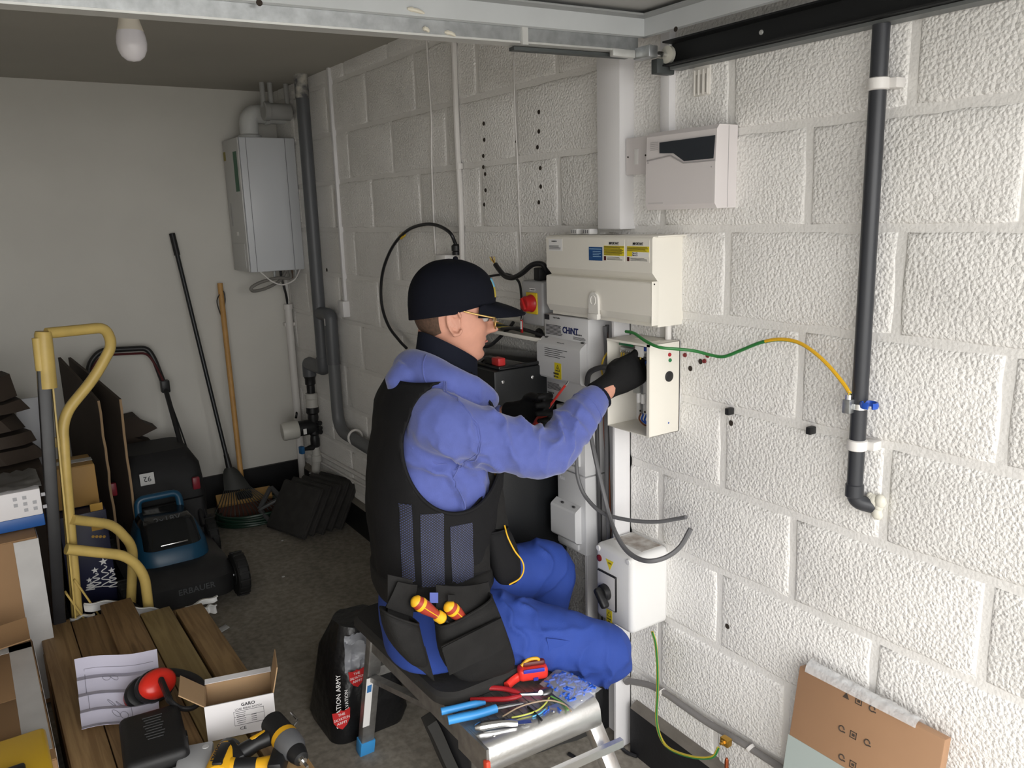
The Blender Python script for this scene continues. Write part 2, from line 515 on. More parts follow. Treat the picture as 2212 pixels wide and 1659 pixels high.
# ================================================================== THINGS ON THE RIGHT WALL
m_pvc = M('white_pvc', (0.72, 0.70, 0.68, 1), 0.4)
m_trunk = M('trunking_white', (0.76, 0.75, 0.76, 1), 0.35)
m_cream = M('cream_steel', (0.78, 0.75, 0.68, 1), 0.4)
m_white = M('white_plastic', (0.78, 0.77, 0.76, 1), 0.35)
m_lgrey = M('light_grey_plastic', (0.50, 0.50, 0.50, 1), 0.4)
m_mgrey = M('mid_grey_plastic', (0.15, 0.155, 0.17, 1), 0.45)
m_black = M('black_plastic', (0.012, 0.012, 0.013, 1), 0.45)
m_ink = M('black_print', (0.02, 0.02, 0.025, 1), 0.6)
m_yel = M('yellow_label', C(225, 205, 40), 0.5)
m_red = M('red_plastic', C(170, 32, 32), 0.35)
m_blueprint = M('blue_label', C(28, 75, 130), 0.5)
m_paper = M('white_label', (0.80, 0.79, 0.78, 1), 0.5)
m_galv = M('galvanised_steel', (0.55, 0.57, 0.58, 1), 0.38, 0.85, var=0.25, vscale=40)
m_steel = M('bright_steel', (0.72, 0.72, 0.72, 1), 0.22, 1.0)
m_brass = M('brass', C(190, 150, 70), 0.35, 0.9)
m_copper = M('copper', C(170, 92, 60), 0.35, 0.9)
m_greycable = M('grey_cable', (0.13, 0.13, 0.135, 1), 0.5)
m_blackcable = M('black_cable', (0.014, 0.014, 0.016, 1), 0.4)
m_bluecable = M('blue_cable', C(35, 75, 160), 0.4)
m_browncable = M('brown_cable', C(100, 60, 40), 0.45)
m_yelcable = M('yellow_wire', C(215, 180, 50), 0.4)
m_green = M('green_wire', C(48, 120, 60), 0.4)

def rect_on_wall(a, b, off, th, bev=0.0):            # a,b: (y,z) corners, lies on plane x=-off, th thick
    return MB().box((-off, a[0], a[1]), (-off - th, b[0], b[1]), bev)
def lines_on_wall(mb, y0, y1, z0, z1, off, rows, fill=.5, ragged=.15, th=.0005):
    for i in range(rows):
        zc = z0 + (z1 - z0) * (i + .5) / rows
        h = abs(z1 - z0) / rows * fill / 2
        ye = y1 + (y0 - y1) * random.uniform(0, ragged)
        mb.box((-off, y0, zc - h), (-off - th, ye, zc + h))
    return mb

# ---- big vertical trunking, lidded upper run
yA, yB = -2.797, -2.886
mb = MB().box((0.006, yA, 1.615), (-.05, yB, CEIL - .0), .002)
up = thing('cable_trunking', 'wide white lidded trunking running up the wall above the cream consumer unit', 'trunking', (-.025, -2.84, 1.6))
obj('channel', mb, m_trunk, up)
obj('lid', MB().box((-.0495, yA + .002, 1.617), (-.0535, yB - .002, CEIL - .001), .0015), m_trunk, up)
# ---- open lower run: back and two sides, no lid
lo = thing('open_trunking', 'open white trunking full of cables running down the wall below the consumer unit', 'trunking', (-.025, -2.84, fz(-2.84)))
z0, z1 = fz(-2.84) + .002, 1.362
yL, yR = -2.728, -2.872
obj('back_plate', MB().box((.006, yL, z0), (-.003, yR, z1)), m_trunk, lo)
obj('side', MB().box((.006, yL, z0), (-.062, yL - .0035, z1), .001), m_trunk, lo)
obj('side', MB().box((.006, yR, z0), (-.062, yR + .0035, z1), .001), m_trunk, lo)
obj('lip', MB().box((-.058, yL - .003, z0), (-.062, yL - .012, z1), .001), m_trunk, lo)
obj('lip', MB().box((-.058, yR + .003, z0), (-.062, yR + .010, z1), .001), m_trunk, lo)
rc = random.Random(3)
cabs = [(-2.752, m_greycable, .0055, 'grey'), (-2.766, m_greycable, .006, 'grey'), (-2.778, M('dark_grey_cable', (.06, .06, .062, 1), .5), .0065, 'dark'),
        (-2.792, m_greycable, .006, 'grey'), (-2.805, M('orange_brown_cable', C(150, 82, 50), .5), .006, 'orange'),
        (-2.818, m_greycable, .0065, 'grey'), (-2.832, M('pale_grey_cable', (.26, .255, .25, 1), .5), .006, 'pale'),
        (-2.846, m_greycable, .0055, 'grey'), (-2.857, m_blackcable, .005, 'black')]
LB = {'grey': 'grey sheathed cable packed in the open trunking', 'dark': 'dark grey cable packed in the open trunking',
      'orange': 'orange brown cable packed in the open trunking', 'pale': 'pale grey cable packed in the open trunking', 'black': 'black cable packed in the open trunking'}
for i, (y, m, r, kk) in enumerate(cabs):
    pts = []
    for j in range(9):
        t = j / 8
        pts.append((-.022 - .012 * (i % 3) + rc.uniform(-.004, .004), y + rc.uniform(-.007, .007), .62 + (1.32 - .62) * t if kk == 'orange' else .30 + (1.34 - .30) * t))
    obj('cable', MB().tube(spline(pts, 5), r, 8), m, None, LB[kk], 'cable', 'cables in the open trunking')

# ---- small trunking above the alarm panel
mb = MB().box((.004, -3.008, 1.855), (-.022, -3.040, CEIL), .0015)
obj('mini_trunking', mb, m_trunk, None, 'narrow white trunking dropping to the alarm panel', 'trunking')

# ---- consumer unit
yF, yN, zT, zB = -2.622, -3.072, 1.598, 1.366
cu = thing('consumer_unit', 'large cream metal consumer unit with yellow warning labels', 'consumer unit', (0, -2.85, zB))
prof = [(0.004, zT), (-.106, zT), (-.108, zT - .004), (-.108, 1.507), (-.088, 1.484), (-.088, zB), (.004, zB)]
mb = MB().prism([(-p[0], p[1]) for p in prof], (0, yF, 0), NX, Z, -(yF - yN))
obj('body', mb, m_cream, cu, angle=25)
obj('top_lip', MB().box((0.0, yF - .004, zT - .001), (-.100, yN - .012, zT + .003), .001), m_cream, cu)
fp = [(-.089, 1.486), (-.109, 1.483), (-.111, 1.480), (-.111, 1.398), (-.100, 1.378), (-.089, 1.378)]
mb = MB().prism([(-p[0], p[1]) for p in fp], (0, yF - .001, 0), NX, Z, -(yF - yN - .002))
flap = obj('flap', mb, m_cream, cu, angle=25)
hp = [(-.021, 0), (.021, 0)] + [(.0195 * math.cos(a), .042 + .021 * math.sin(a)) for a in [math.pi * i / 10 for i in range(11)]]
hy = wl(1283, 660, .115).y
mb = MB().prism([(p[0], p[1]) for p in hp], (-.111, hy, 1.383), NY, Z, .007)
mb.box((-.108, hy - .022, 1.370), (-.122, hy + .022, 1.387), .003)
h = obj('handle', mb, M('pale_handle', (.74, .72, .68, 1), .3), flap)
mb = MB().tube([Vector((-.1185, hy + .011 * math.cos(a), 1.424 + .013 * math.sin(a))) for a in [2 * math.pi * i / 20 for i in range(20)]], .0014, 6, closed=True)
obj('ring', mb, M('pale_handle', None), flap)
# side tab of the flap
obj('hinge_plate', MB().box((-.088, yN - .001, 1.372), (-.112, yN - .003, 1.486), .001), m_cream, cu)
obj('screw', MB().cyl((-.104, yN - .003, 1.479), (-.104, yN - .0045, 1.479), .002, 8), M('dark_hole', None), cu)
# stickers on the consumer unit
def wy(px, py, off): return wl(px, py, off).y
o_ = .1085
lab = obj('label', MB().box((-.108, wy(1185, 520, o_), 1.590), (-.1085, wy(1214, 520, o_), 1.556)), m_paper, cu)
mb = MB(); lines_on_wall(mb, wy(1187, 540, o_), wy(1212, 540, o_), 1.572, 1.560, o_ + .0003, 4, .4, .4)
mb.text('PLUNGER IR', (-o_ - .0003, wy(1192, 525, o_), 1.582), NY, Z, .0045)
obj('print', mb, m_ink, lab)
by0, by1 = wy(1272, 555, o_), wy(1301, 555, o_)
lab = obj('label', MB().box((-.108, by0, 1.570), (-.1085, by1, 1.533)), m_blueprint, cu, 'blue notice sticker')
mb = MB(); lines_on_wall(mb, by0 - .018, by1 + .003, 1.560, 1.542, o_ + .0003, 4, .35, .3)
mb.box((-.1087, by0 - .003, 1.5655), (-.1091, by1 + .003, 1.5635))
obj('print', mb, M('pale_blue_print', C(150, 185, 215), .5), lab)
for i, (pa, pb, hand) in enumerate([(1304, 1349, 0), (1354, 1403, 1)]):
    ya, yb = wy(pa, 540, o_), wy(pb, 540, o_)
    lab = obj('label', MB().box((-.108, ya, 1.590), (-.1085, yb, 1.533)), m_paper if False else M('cream_label', (.80, .77, .70, 1), .45), cu, 'white warning label with a yellow panel')
    obj('yellow_panel', MB().box((-.1085, ya - .001, 1.574), (-.1088, yb + .001, 1.548)), m_yel, lab)
    mb = MB().text('IMPORTANT', (-.1087, (ya + yb) / 2, 1.578), NY, Z, .0085, align='CENTER', squash=.82, bold=.0002)
    mb.box((-.1087, (ya + yb) / 2 + .02, 1.5763), (-.109, (ya + yb) / 2 - .02, 1.5768))
    if hand:
        lines_on_wall(mb, ya - .002, yb + .002, 1.573, 1.561, .1089, 4, .4, .2)
    else:
        lines_on_wall(mb, ya - .002, yb + .002, 1.573, 1.549, .1089, 8, .45, .2)
    lines_on_wall(mb, ya - .014, yb + .003, 1.545, 1.536, .1086, 3, .35, .3)
    obj('print', mb, m_ink, lab)
    obj('emblem', MB().box((-.1085, ya - .001, 1.546), (-.1089, ya - .010, 1.535)), M('dark_red_print', C(80, 25, 28), .5), lab)
    if hand:
        q = obj('white_patch', MB().box((-.1088, ya - .021, 1.5595), (-.1091, yb + .001, 1.548)), m_paper, lab)
        obj('handwriting', MB().text('March 21', (-.1091, ya - .022, 1.5545), NY, Z, .0066, squash=.8), m_ink, lab)
        obj('handwriting', MB().text('March 31', (-.1091, ya - .022, 1.549), NY, Z, .0066, squash=.8), m_ink, lab)

# ---- two spare terminal blocks on top of the unit
for i, px in enumerate((1250, 1277)):
    p = wl(px, 497, .05)
    mb = MB().box((-.035, p.y + .022, zT + .0035), (-.066, p.y - .012, zT + .020), .003)
    t = thing('terminal_block', 'small white terminal block lying on top of the consumer unit', 'terminal block', (-.05, p.y, zT + .0035), 'terminal blocks on the unit')
    obj('housing', mb, m_white, t)
    for j in range(3):
        obj('slot', MB().box((-.0655, p.y + .016 - j * .009, zT + .007), (-.0668, p.y + .012 - j * .009, zT + .017)), M('grey_slot', (.2, .2, .21, 1), .5), t)

# ---- grey gland and black cables left of the unit
def cable(name, pts, r, m, label, cat='cable', group=None, n=8, seg=8):
    return obj(name, MB().tube(spline(pts, n), r, seg), m, None, label, cat, group)
jb = thing('junction_box', 'small white junction box on the wall holding the looping black cable', 'junction box', wl(978, 560, .03))
p = wl(978, 556, .0)
obj('box', MB().box((.004, p.y + .045, p.z - .05), (-.05, p.y - .028, p.z + .012), .003), m_white, jb)
g = wl(985, 535, .026)
obj('cable_gland', MB().lathe([(.015, 0), (.015, .012), (.012, .014), (.017, .016), (.017, .034), (.010, .040)], (g.x, g.y, p.z + .012), Z, 12), m_black, jb)
for dx in (0.0, .013):
    pts = [(g.x, g.y, p.z + .05)] + [wl(a, b, .035 + dx * .8) for a, b in ((972, 503), (945, 487), (915, 485), (880, 498), (850, 530), (830, 575), (823, 620), (826, 665), (840, 705), (862, 735), (878, 752))]
    cable('black_loop_cable', pts, .0066, m_blackcable, 'thick black cable looping from the junction box down the block wall', group='looping black cables')
obj('cable_marker', MB().cyl(wl(866, 512, .04), wl(872, 506, .04), .0105, 10), m_yelcable, jb)
# flexible cable with bare cores, above the red isolator
pts = [wl(a, b, o2) for a, b, o2 in ((1180, 586, .045), (1172, 571, .06), (1150, 572, .07), (1128, 590, .07), (1108, 600, .07), (1092, 597, .07), (1080, 585, .07), (1070, 571, .07))]
sc = thing('stripped_cable', 'black cable with stripped yellow and brown cores curling left of the consumer unit', 'cable', pts[-1])
obj('sheath', MB().tube(spline(pts, 6), .0085, 10), m_blackcable, sc)
for i, (m, dx) in enumerate(((m_yelcable, -6), (m_browncable, -2), (m_yelcable, 3), (M('pale_core', C(200, 190, 160), .5), 6))):
    obj('core', MB().tube(spline([pts[-1], wl(1066 + dx * .6, 562, .07), wl(1064 + dx, 553 + abs(dx) * .4, .072)], 4), .0018, 6), m, sc)
p = wl(1174, 590, .045)
obj('black_gland', MB().box((-.02, p.y + .02, p.z - .022), (-.07, p.y - .012, p.z + .018), .004), m_black, None, 'black cable gland block at the left end of the consumer unit', 'cable gland')
pts = [wl(a, b, .03) for a, b in ((1055, 597), (1075, 594), (1095, 592), (1112, 600), (1122, 612), (1126, 640), (1127, 680), (1127, 705))]
cable('thin_black_cable', pts, .0042, m_blackcable, 'thin black cable dropping past the red isolator to the shelf')
# ---- rotary isolator with red knob
yi0, yi1 = -2.452, -2.565
ri = thing('rotary_isolator', 'grey rotary isolator with a red knob on a yellow plate', 'isolator switch', (-.04, -2.51, 1.315))
obj('enclosure', MB().box((.004, yi0, 1.318), (-.085, yi1, 1.458), .008, 3), M('isolator_grey', (.36, .36, .365, 1), .4), ri)
q = wl(1150, 655, .087)
obj('yellow_plate', MB().box((-.085, q.y + .030, q.z - .034), (-.091, q.y - .028, q.z + .034), .003), M('yellow_plate', C(215, 185, 40), .4), ri)
kn = obj('knob', MB().lathe([(.028, 0), (.028, .003), (.025, .007), (.024, .026), (.020, .030), (.0, .030)], (-.091, q.y, q.z), NX, 28), m_red, ri)
obj('grip', MB().obox((-.122, q.y, q.z), (0, .5, .85), (0, .85, -.5), NX, .040, .011, .010, .003), m_red, kn)
obj('pointer', MB().box((-.091, q.y - .026, q.z - .004), (-.0925, q.y - .017, q.z - .001)), m_paper, ri)
lab = obj('label', MB().box((-.085, q.y + .016, q.z + .038), (-.0855, q.y - .014, q.z + .047)), m_paper, ri)
obj('print', MB().text('AC ISOLATOR', (-.0855, q.y + .0145, q.z + .0405), NY, Z, .0052, squash=.8), m_ink, lab)
tg = wl(1127, 705, .095)
tagp = thing('lockout_tag', 'red and white tag hanging from the shelf edge by the isolator', 'tag', tg)
obj('tag_body', MB().obox(tg, Y, Z, X, .012, .042, .003, .001), m_red, tagp)
obj('tag_label', MB().obox(tg + Vector((-.0022, 0, .004)), Y, Z, X, .008, .026, .001), m_paper, tagp)
obj('tag_string', MB().tube(spline([tg + Vector((0, 0, .02)), tg + Vector((.002, -.004, .035)), tg + Vector((0.0, -.012, .06))], 4), .0008, 5), m_steel, tagp)
# ---- shelf tray with loose cables
z_s = 1.305
sh = thing('cable_tray', 'shallow white metal tray shelf holding loose cables below the red isolator', 'shelf', (-.06, -2.3, z_s - .03))
obj('base', MB().box((.004, -1.95, z_s - .030), (-.105, -2.578, z_s - .026)), m_cream, sh)
obj('front_lip', MB().box((-.101, -1.95, z_s - .032), (-.106, -2.578, z_s - .020), .001), m_cream, sh)
obj('back_rail', MB().box((.002, -1.95, z_s - .002), (-.012, -2.45, z_s + .012), .002), m_cream, sh)
for i in range(7):
    rr = random.Random(i)
    y0 = -2.02 - .05 * i
    pts = [(-.03 - .008 * i, y0, z_s - .018), (-.05 - .006 * i, y0 - .12, z_s - .012 + rr.uniform(0, .01)), (-.04 - .007 * i, y0 - .25, z_s - .016)]
    pts = [(a, max(b, -2.57), c) for a, b, c in pts]
    mm = (m_blackcable, m_blackcable, m_yelcable, m_blackcable, m_green, m_yelcable, m_blackcable)[i]
    nm = ('black', 'black', 'yellow', 'black', 'green', 'yellow', 'black')[i]
    cable('tray_cable', pts, .006 if nm == 'black' else .0022, mm, nm + ' cable lying loose in the metal tray below the red isolator', group='loose cables in the tray')
p = wl(1165, 722, .06)
obj('rubber_grommet', MB().tube([p + Vector((0, .013 * math.cos(a), .013 * math.sin(a))) for a in [2 * math.pi * i / 16 for i in range(16)]], .007, 8, closed=True),
    m_black, None, 'black rubber ring at the end of the metal tray', 'ring')
# ---- black battery cabinet
bt = thing('battery_cabinet', 'tall black battery cabinet with a light grey end panel against the wall', 'battery cabinet', (-.17, -2.35, fz(-2.3)))
zt = 1.205
m_batt = M('black_powder_coat', (0.007, 0.0078, 0.009, 1), 0.45, bump=.1, bscale=300)
bx0, by0_, by1_ = -.285, -2.05, -2.585
obj('case', MB().box((-.02, by0_, fz(-2.3) + .06), (bx0, by1_, zt), .006), m_batt, bt)
obj('plinth', MB().box((-.03, by0_ - .01, fz(-2.5) + .0), (bx0 + .015, by1_ + .01, fz(-2.3) + .062)), m_batt, bt)
obj('grey_panel', MB().box((bx0 - .002, by0_ + .0, .72), (bx0 - .008, by1_ + .055, zt - .035), .002), M('grey_panel', (.27, .28, .30, 1), .45), bt, 'light grey panel')
obj('panel_hole', MB().cyl((bx0 - .008, by1_ + .075, 1.13), (bx0 - .0095, by1_ + .075, 1.13), .006, 12), m_hole, bt)
obj('top_cover', MB().box((-.03, by0_ - .03, zt), (bx0 + .02, by1_ + .004, zt + .012), .004), M('gloss_black', (.01, .01, .011, 1), .12), bt)
for (dy, z) in ((.03, 1.17), (.14, 1.17), (.05, 1.06), (.20, 1.08), (.25, 1.19)):
    obj('screw', MB().lathe([(.006, 0), (.0055, .002), (.003, .003)], (bx0 + dy, by1_, z), NY, 10), m_steel, bt)
obj('seam', MB().box((bx0 + .004, by1_ - .0005, .995), (-.025, by1_ - .001, .997)), M('dark_hole', None), bt)
# connectors on top of the battery
tc = thing('battery_connector', 'red and black plug connector on top of the black battery cabinet', 'connector', (-.24, -2.5, zt + .012))
obj('red_plug', MB().box((-.235, -2.535, zt + .012), (-.262, -2.575, zt + .036), .004), M('bright_red_plastic', C(190, 45, 45), .4), tc)
obj('black_body', MB().box((-.237, -2.49, zt + .012), (-.260, -2.534, zt + .034), .004), m_black, tc)
obj('lead', MB().tube(spline([(-.25, -2.49, zt + .024), (-.23, -2.42, zt + .05), (-.15, -2.36, zt + .04), (-.06, -2.33, zt + .08), (-.03, -2.32, zt + .10)], 6), .006, 8), m_blackcable, tc)

# ---- breaker box with maker's lettering
cy0, cy1 = -2.578, -2.792
m_chint = M('cool_white_plastic', (.64, .64, .645, 1), .38)
cb = thing('breaker_box', 'white breaker box with dark blue lettering and a yellow danger label', 'breaker box', (-.045, -2.685, 1.10))
obj('body', MB().box((.004, cy0, 1.095), (-.090, cy1, 1.362), .004), m_chint, cb)
ff = [(-.091, 1.292), (-.112, 1.278), (-.116, 1.272), (-.116, 1.176), (-.112, 1.170), (-.091, 1.163)]
cv = obj('breaker_cover', MB().prism([(-a, b) for a, b in ff], (0, cy0 + .006, 0), NX, Z, -(cy0 - cy1 - .002)), m_chint, cb, angle=25)
for yy in (cy0 - .016, cy1 + .022):
    obj('latch', MB().box((-.090, yy + .006, 1.289), (-.0965, yy - .006, 1.2935), .001), M('dark_latch', (.05, .05, .05, 1), .5), cv)
t_ = .0905
obj('lettering', MB().text('CHiNT', (-t_, wy(1215, 716, t_), 1.312), NY, Z, .026, squash=.95, bold=.0009), M('navy_print', C(22, 34, 90), .5), cb)
mb = MB()
lines_on_wall(mb, cy0 - .010, cy0 - .095, 1.332, 1.300, t_, 8, .45, .15)
lines_on_wall(mb, cy1 + .07, cy1 + .012, 1.306, 1.296, t_, 4, .35, .3)
mb.text('PLUNGER IR', (-t_, cy1 + .062, 1.310), NY, Z, .006)
mb.text('City & Guilds', (-t_, cy0 - .047, 1.352), NY, Z, .0062)
mb.box((-t_, cy0 - .004, 1.345), (-t_ - .0005, cy0 - .028, 1.361))
obj('print', mb, m_ink, cb)
t2 = .1165
mb = MB().text('DANGER', (-t2 - .0005, wy(1196, 806, t2), 1.187), NY, Z, .0082, squash=.8, bold=.0002)
mb.text('230 Volts', (-t2 - .0005, wy(1196, 806, t2), 1.178), NY, Z, .0078, squash=.8)
yc = (wy(1195, 795, t2) + wy(1215, 795, t2)) / 2
mb.prism([(-.0115, 0), (.0115, 0), (0, .020)], (-t2 - .0004, yc, 1.198), NY, Z, .0004)
yl = obj('danger_label', MB().box((-.116, yc + .0165, 1.174), (-.1166, yc - .0165, 1.223)), m_yel, cv, 'yellow danger label')
obj('print', mb, m_ink, yl)
obj('yellow_inset', MB().prism([(-.0078, 0), (.0078, 0), (0, .0138)], (-t2 - .0006, yc, 1.2005), NY, Z, .0006), m_yel, yl)
mb = MB().prism([(-.001, .000), (.003, .0055), (.0005, .0055), (.002, .011), (-.003, .0045), (-.0005, .0045)], (-t2 - .0012, yc, 1.2012), NY, Z, .0004)
obj('bolt_mark', mb, m_ink, yl)
mb = MB()
for i, (w, zz) in enumerate(((.05, 1.283), (.045, 1.279))):
    pass
obj('lettering', MB().text('IMPORTANT', (-.105, (cy0 + cy1) / 2 + .02, 1.2815), NY, (-.83, 0, .55), .007, squash=.9), m_ink, cv)
lines_on_wall(mb, cy0 - .035, cy1 + .055, 1.266, 1.236, t2, 5, .25, .4)
obj('print', mb, m_ink, cv)
mb = MB(); lines_on_wall(mb, cy0 - .012, cy0 - .085, 1.150, 1.128, t_, 6, .35, .2)
mb.text('PLUNGER IR', (-t_, cy0 - .012, 1.115), NY, Z, .006)
obj('print', mb, m_ink, cb)

# ---- two stacked breaker boxes below
def lower_box(y0, y1, za, zb, lbl):
    b = thing('breaker_box', lbl, 'breaker box', (-.045, (y0 + y1) / 2, za))
    obj('body', MB().box((.004, y0, za), (-.09, y1, zb), .004), m_chint, b)
    h = zb - za
    zf0, zf1 = za + h * .14, za + h * .62
    ff = [(-.091, zf1), (-.113, zf1 - .014), (-.116, zf1 - .02), (-.116, zf0 + .012), (-.112, zf0 + .006), (-.091, zf0)]
    c = obj('breaker_cover', MB().prism([(-a, q) for a, q in ff], (0, y0 + .004, 0), NX, Z, -(y0 - y1) * .88), m_chint, b, angle=25)
    obj('lower_rim', MB().box((-.090, y0 - .006, za + h * .04), (-.098, y1 + .03, za + h * .12), .003), m_chint, b)
    for k in (.3, .7):
        obj('latch', MB().box((-.100, y0 - (y0 - y1) * k + .006, zf1 - .007), (-.106, y0 - (y0 - y1) * k - .005, zf1 - .002), .001), M('dark_latch', None), c)
    return b
b2 = lower_box(-2.630, -2.770, .625, .878, 'white breaker box, the lowest of its stack beside the open trunking')
obj('lettering', MB().text('ABB', (-.0902, -2.640, .845), NY, Z, .016), M('emboss_grey', (.60, .60, .63, 1), .4), b2)
lower_box(-2.630, -2.770, .881, 1.085, 'white breaker box stacked between the blue lettered one and the lowest one')

# ---- open metal enclosure being wired
ey0, ey1, ez0, ez1, ed = -2.899, -3.068, 1.072, 1.322, .112
en = thing('open_enclosure', 'open cream metal enclosure without its lid that the man is wiring', 'enclosure', (-.05, -2.98, ez0))
th = .0025
obj('back_plate', MB().box((.003, ey0, ez0), (-.004, ey1, ez1)), m_white, en)
obj('side_panel', MB().box((.0, ey0, ez0), (-ed, ey0 - th, ez1), .0008), m_cream, en)
sp_ = obj('side_panel', MB().box((.0, ey1, ez0), (-ed, ey1 + th, ez1), .0008), m_cream, en)
obj('top_panel', MB().box((.0, ey0, ez1), (-ed, ey1, ez1 - th), .0008), m_cream, en)
obj('bottom_panel', MB().box((.0, ey0, ez0), (-ed, ey1, ez0 + th), .0008), m_cream, en)
obj('front_lip', MB().box((-ed + .001, ey1, ez0), (-ed - .001, ey1 + .010, ez1)), m_cream, en)
obj('front_lip', MB().box((-ed + .001, ey0, ez1 - .006), (-ed - .001, ey1, ez1)), m_cream, en)
def onside(px, py):
    return P(px, py, 1, ey1)
for (px, py, r, m, nm) in ((1446, 766, .0052, M('red_lens', C(170, 40, 50), .25), 'indicator_lamp'), (1447, 778, .0052, M('green_lens', C(40, 120, 75), .25), 'indicator_lamp'), (1445, 813, .0145, m_black, 'hole_grommet')):
    q = onside(px, py)
    obj(nm, MB().lathe([(r, 0), (r, .002), (r * .7, .004)], (q.x, ey1, q.z), NY, 20), m, sp_)
# inside: earth bar, neutral bar, rail, modules, wires
obj('green_strip', MB().box((-.085, ey0 - .022, 1.303), (-.088, ey0 - .078, 1.314), .001), M('green_strip', C(30, 105, 65), .4), en)
obj('blue_strip', MB().box((-.085, ey1 + .048, 1.297), (-.088, ey1 + .012, 1.309), .001), M('blue_strip', C(30, 70, 160), .4), en)
for (a, b, z) in ((ey0 - .025, ey0 - .078, 1.287), (ey1 + .05, ey1 + .012, 1.280)):
    bar = obj('terminal_bar', MB().box((-.070, a, z - .006), (-.085, b, z + .010), .001), m_galv, en)
    n_ = 6
    for i in range(n_):
        yy = a + (b - a) * (i + .5) / n_
        obj('screw', MB().cyl((-.085, yy, z), (-.0875, yy, z), .0032, 8), m_steel, bar)
obj('white_module', MB().box((-.060, ey0 - .083, 1.278), (-.086, ey0 - .118, 1.308), .002), m_white, en)
rl = obj('din_rail', MB().box((-.012, ey0 - .004, 1.155), (-.018, ey1 + .004, 1.190)), m_galv, en)
mz = 1.115
for i, (yy, w, m) in enumerate(((ey0 - .082, .016, m_galv), (ey0 - .099, .018, m_lgrey), (ey0 - .118, .020, m_white), (ey0 - .139, .022, m_lgrey))):
    mo = obj('module', MB().box((-.018, yy, mz), (-.070, yy - w, mz + .095), .002), m, en)
    obj('toggle', MB().box((-.070, yy - .004, mz + .034), (-.083, yy - w + .004, mz + .062), .003), m_white if i != 2 else m_lgrey, mo)
    obj('terminal_screw', MB().cyl((-.070, yy - w / 2, mz + .010), (-.0715, yy - w / 2, mz + .010), .003, 8), M('dark_hole', None), mo)
def wire(pts, r, m, parent, name='wire', n=6):
    return obj(name, MB().tube(spline(pts, n), r, 6), m, parent)
for (a, dz, w) in ((ey0 - .032, .055, .022), (ey0 - .042, .05, .014), (ey0 - .068, .045, .03)):
    wire([(-.087, a, 1.283), (-.092, a - .003, 1.283 - dz * .6), (-.090, a - w * .5, 1.283 - dz), (-.085, a - w, 1.283 - dz * .6), (-.080, a - w * 1.2, 1.285)], .0022, m_yelcable, en)
for i in range(6):
    rr = random.Random(20 + i)
    m = (m_bluecable, m_bluecable, m_blackcable, m_bluecable, m_greycable, m_blackcable)[i]
    wire([(-.03, ey0 - .05 - .012 * i, 1.215), (-.055 - .004 * i, ey0 - .09 - .006 * i, 1.25 + rr.uniform(-.01, .015)), (-.06, ey0 - .125 - .003 * i, 1.245 + rr.uniform(-.01, .01)), (-.05, ey0 - .145 - .002 * i, 1.212)], .003, m, en)
for i, (m, yy) in enumerate(((m_bluecable, ey0 - .100), (m_bluecable, ey0 - .112), (m_browncable, ey0 - .09), (m_bluecable, ey0 - .135))):
    wire([(-.068, yy, mz + .004), (-.078, yy - .004, mz - .012), (-.062, yy - .016, mz - .024 - .003 * i), (-.04, yy - .034, mz - .012)], .0026, m, en)
# knock-out discs on the top and a stub of conduit above
for dy in (.06, .125):
    obj('knockout', MB().cyl((-.05, ey0 - dy, ez1), (-.05, ey0 - dy, ez1 + .0008), .012, 18), M('darker_cream', (.68, .64, .56, 1), .4), en)  # discs in a slightly darker cream than the panels
obj('conduit_stub', MB().cyl((-.016, ey1 + .03, ez1 + .001), (-.016, ey1 + .03, zB), .009, 14), m_pvc, None, 'short white conduit stub between the consumer unit and the open enclosure', 'conduit')

# ---- green and yellow earth cable
pts = [(-.10, -2.955, 1.345)] + [wl(a, b, o2) for a, b, o2 in ((1352, 716, .115), (1370, 720, .12), (1395, 737, .13), (1424, 750, .13), (1462, 754, .10), (1500, 758, .07), (1540, 768, .05), (1565, 770, .045), (1600, 757, .04), (1640, 741, .04), (1680, 733, .04), (1720, 738, .04), (1755, 758, .045), (1790, 790, .05), (1820, 826, .055), (1836, 850, .06))]
sp1 = spline(pts[1:], 6)
ec = thing('earth_cable', 'green and yellow earth cable curving across the wall to the dark pipe', 'cable', sp1[0])
k = int(len(sp1) * .62)
obj('green_stretch', MB().tube(sp1[:k + 1], .0042, 8), m_green, ec)
obj('green_stripe', MB().tube([p + Vector((0, 0, -.0022)) for p in sp1[k:]], .0026, 8), m_green, ec)
obj('yellow_stretch', MB().tube(sp1[k:], .0042, 8), M('earth_yellow', C(225, 175, 40), .4), ec)
obj('frayed_end', MB().tube([sp1[0], sp1[0] + Vector((.01, .012, -.004))], .0015, 5), m_green, ec)

# ---- dark vertical pipe with clips
py_ = -3.622
pp = thing('waste_pipe', 'dark grey vertical pipe clipped to the white block wall', 'pipe', (-.036, py_, 1.02))
m_pipe = M('dark_pipe', (.030, .032, .038, 1), .38)
path = round_path([(-.036, py_, 2.002), (-.036, py_, 1.035), (.0, py_ - .028, 1.022)], .03, 6)
obj('tube', MB().tube(path, .0165, 20), m_pipe, pp)
obj('elbow', MB().lathe([(.0165, 0), (.019, .002), (.019, .028), (.0165, .03)], (-.036, py_, 1.045), Z, 20), m_pipe, pp)
for z in (1.893, 1.162):
    c = obj('pipe_clip', MB().lathe([(.0175, 0), (.021, .002), (.021, .022), (.0175, .024)], (-.036, py_, z - .012), Z, 20), m_pvc, pp)
    obj('clip_foot', MB().box((0.0, py_ - .035, z - .010), (-.030, py_ - .008, z + .010), .003), m_pvc, c)
mb = MB()
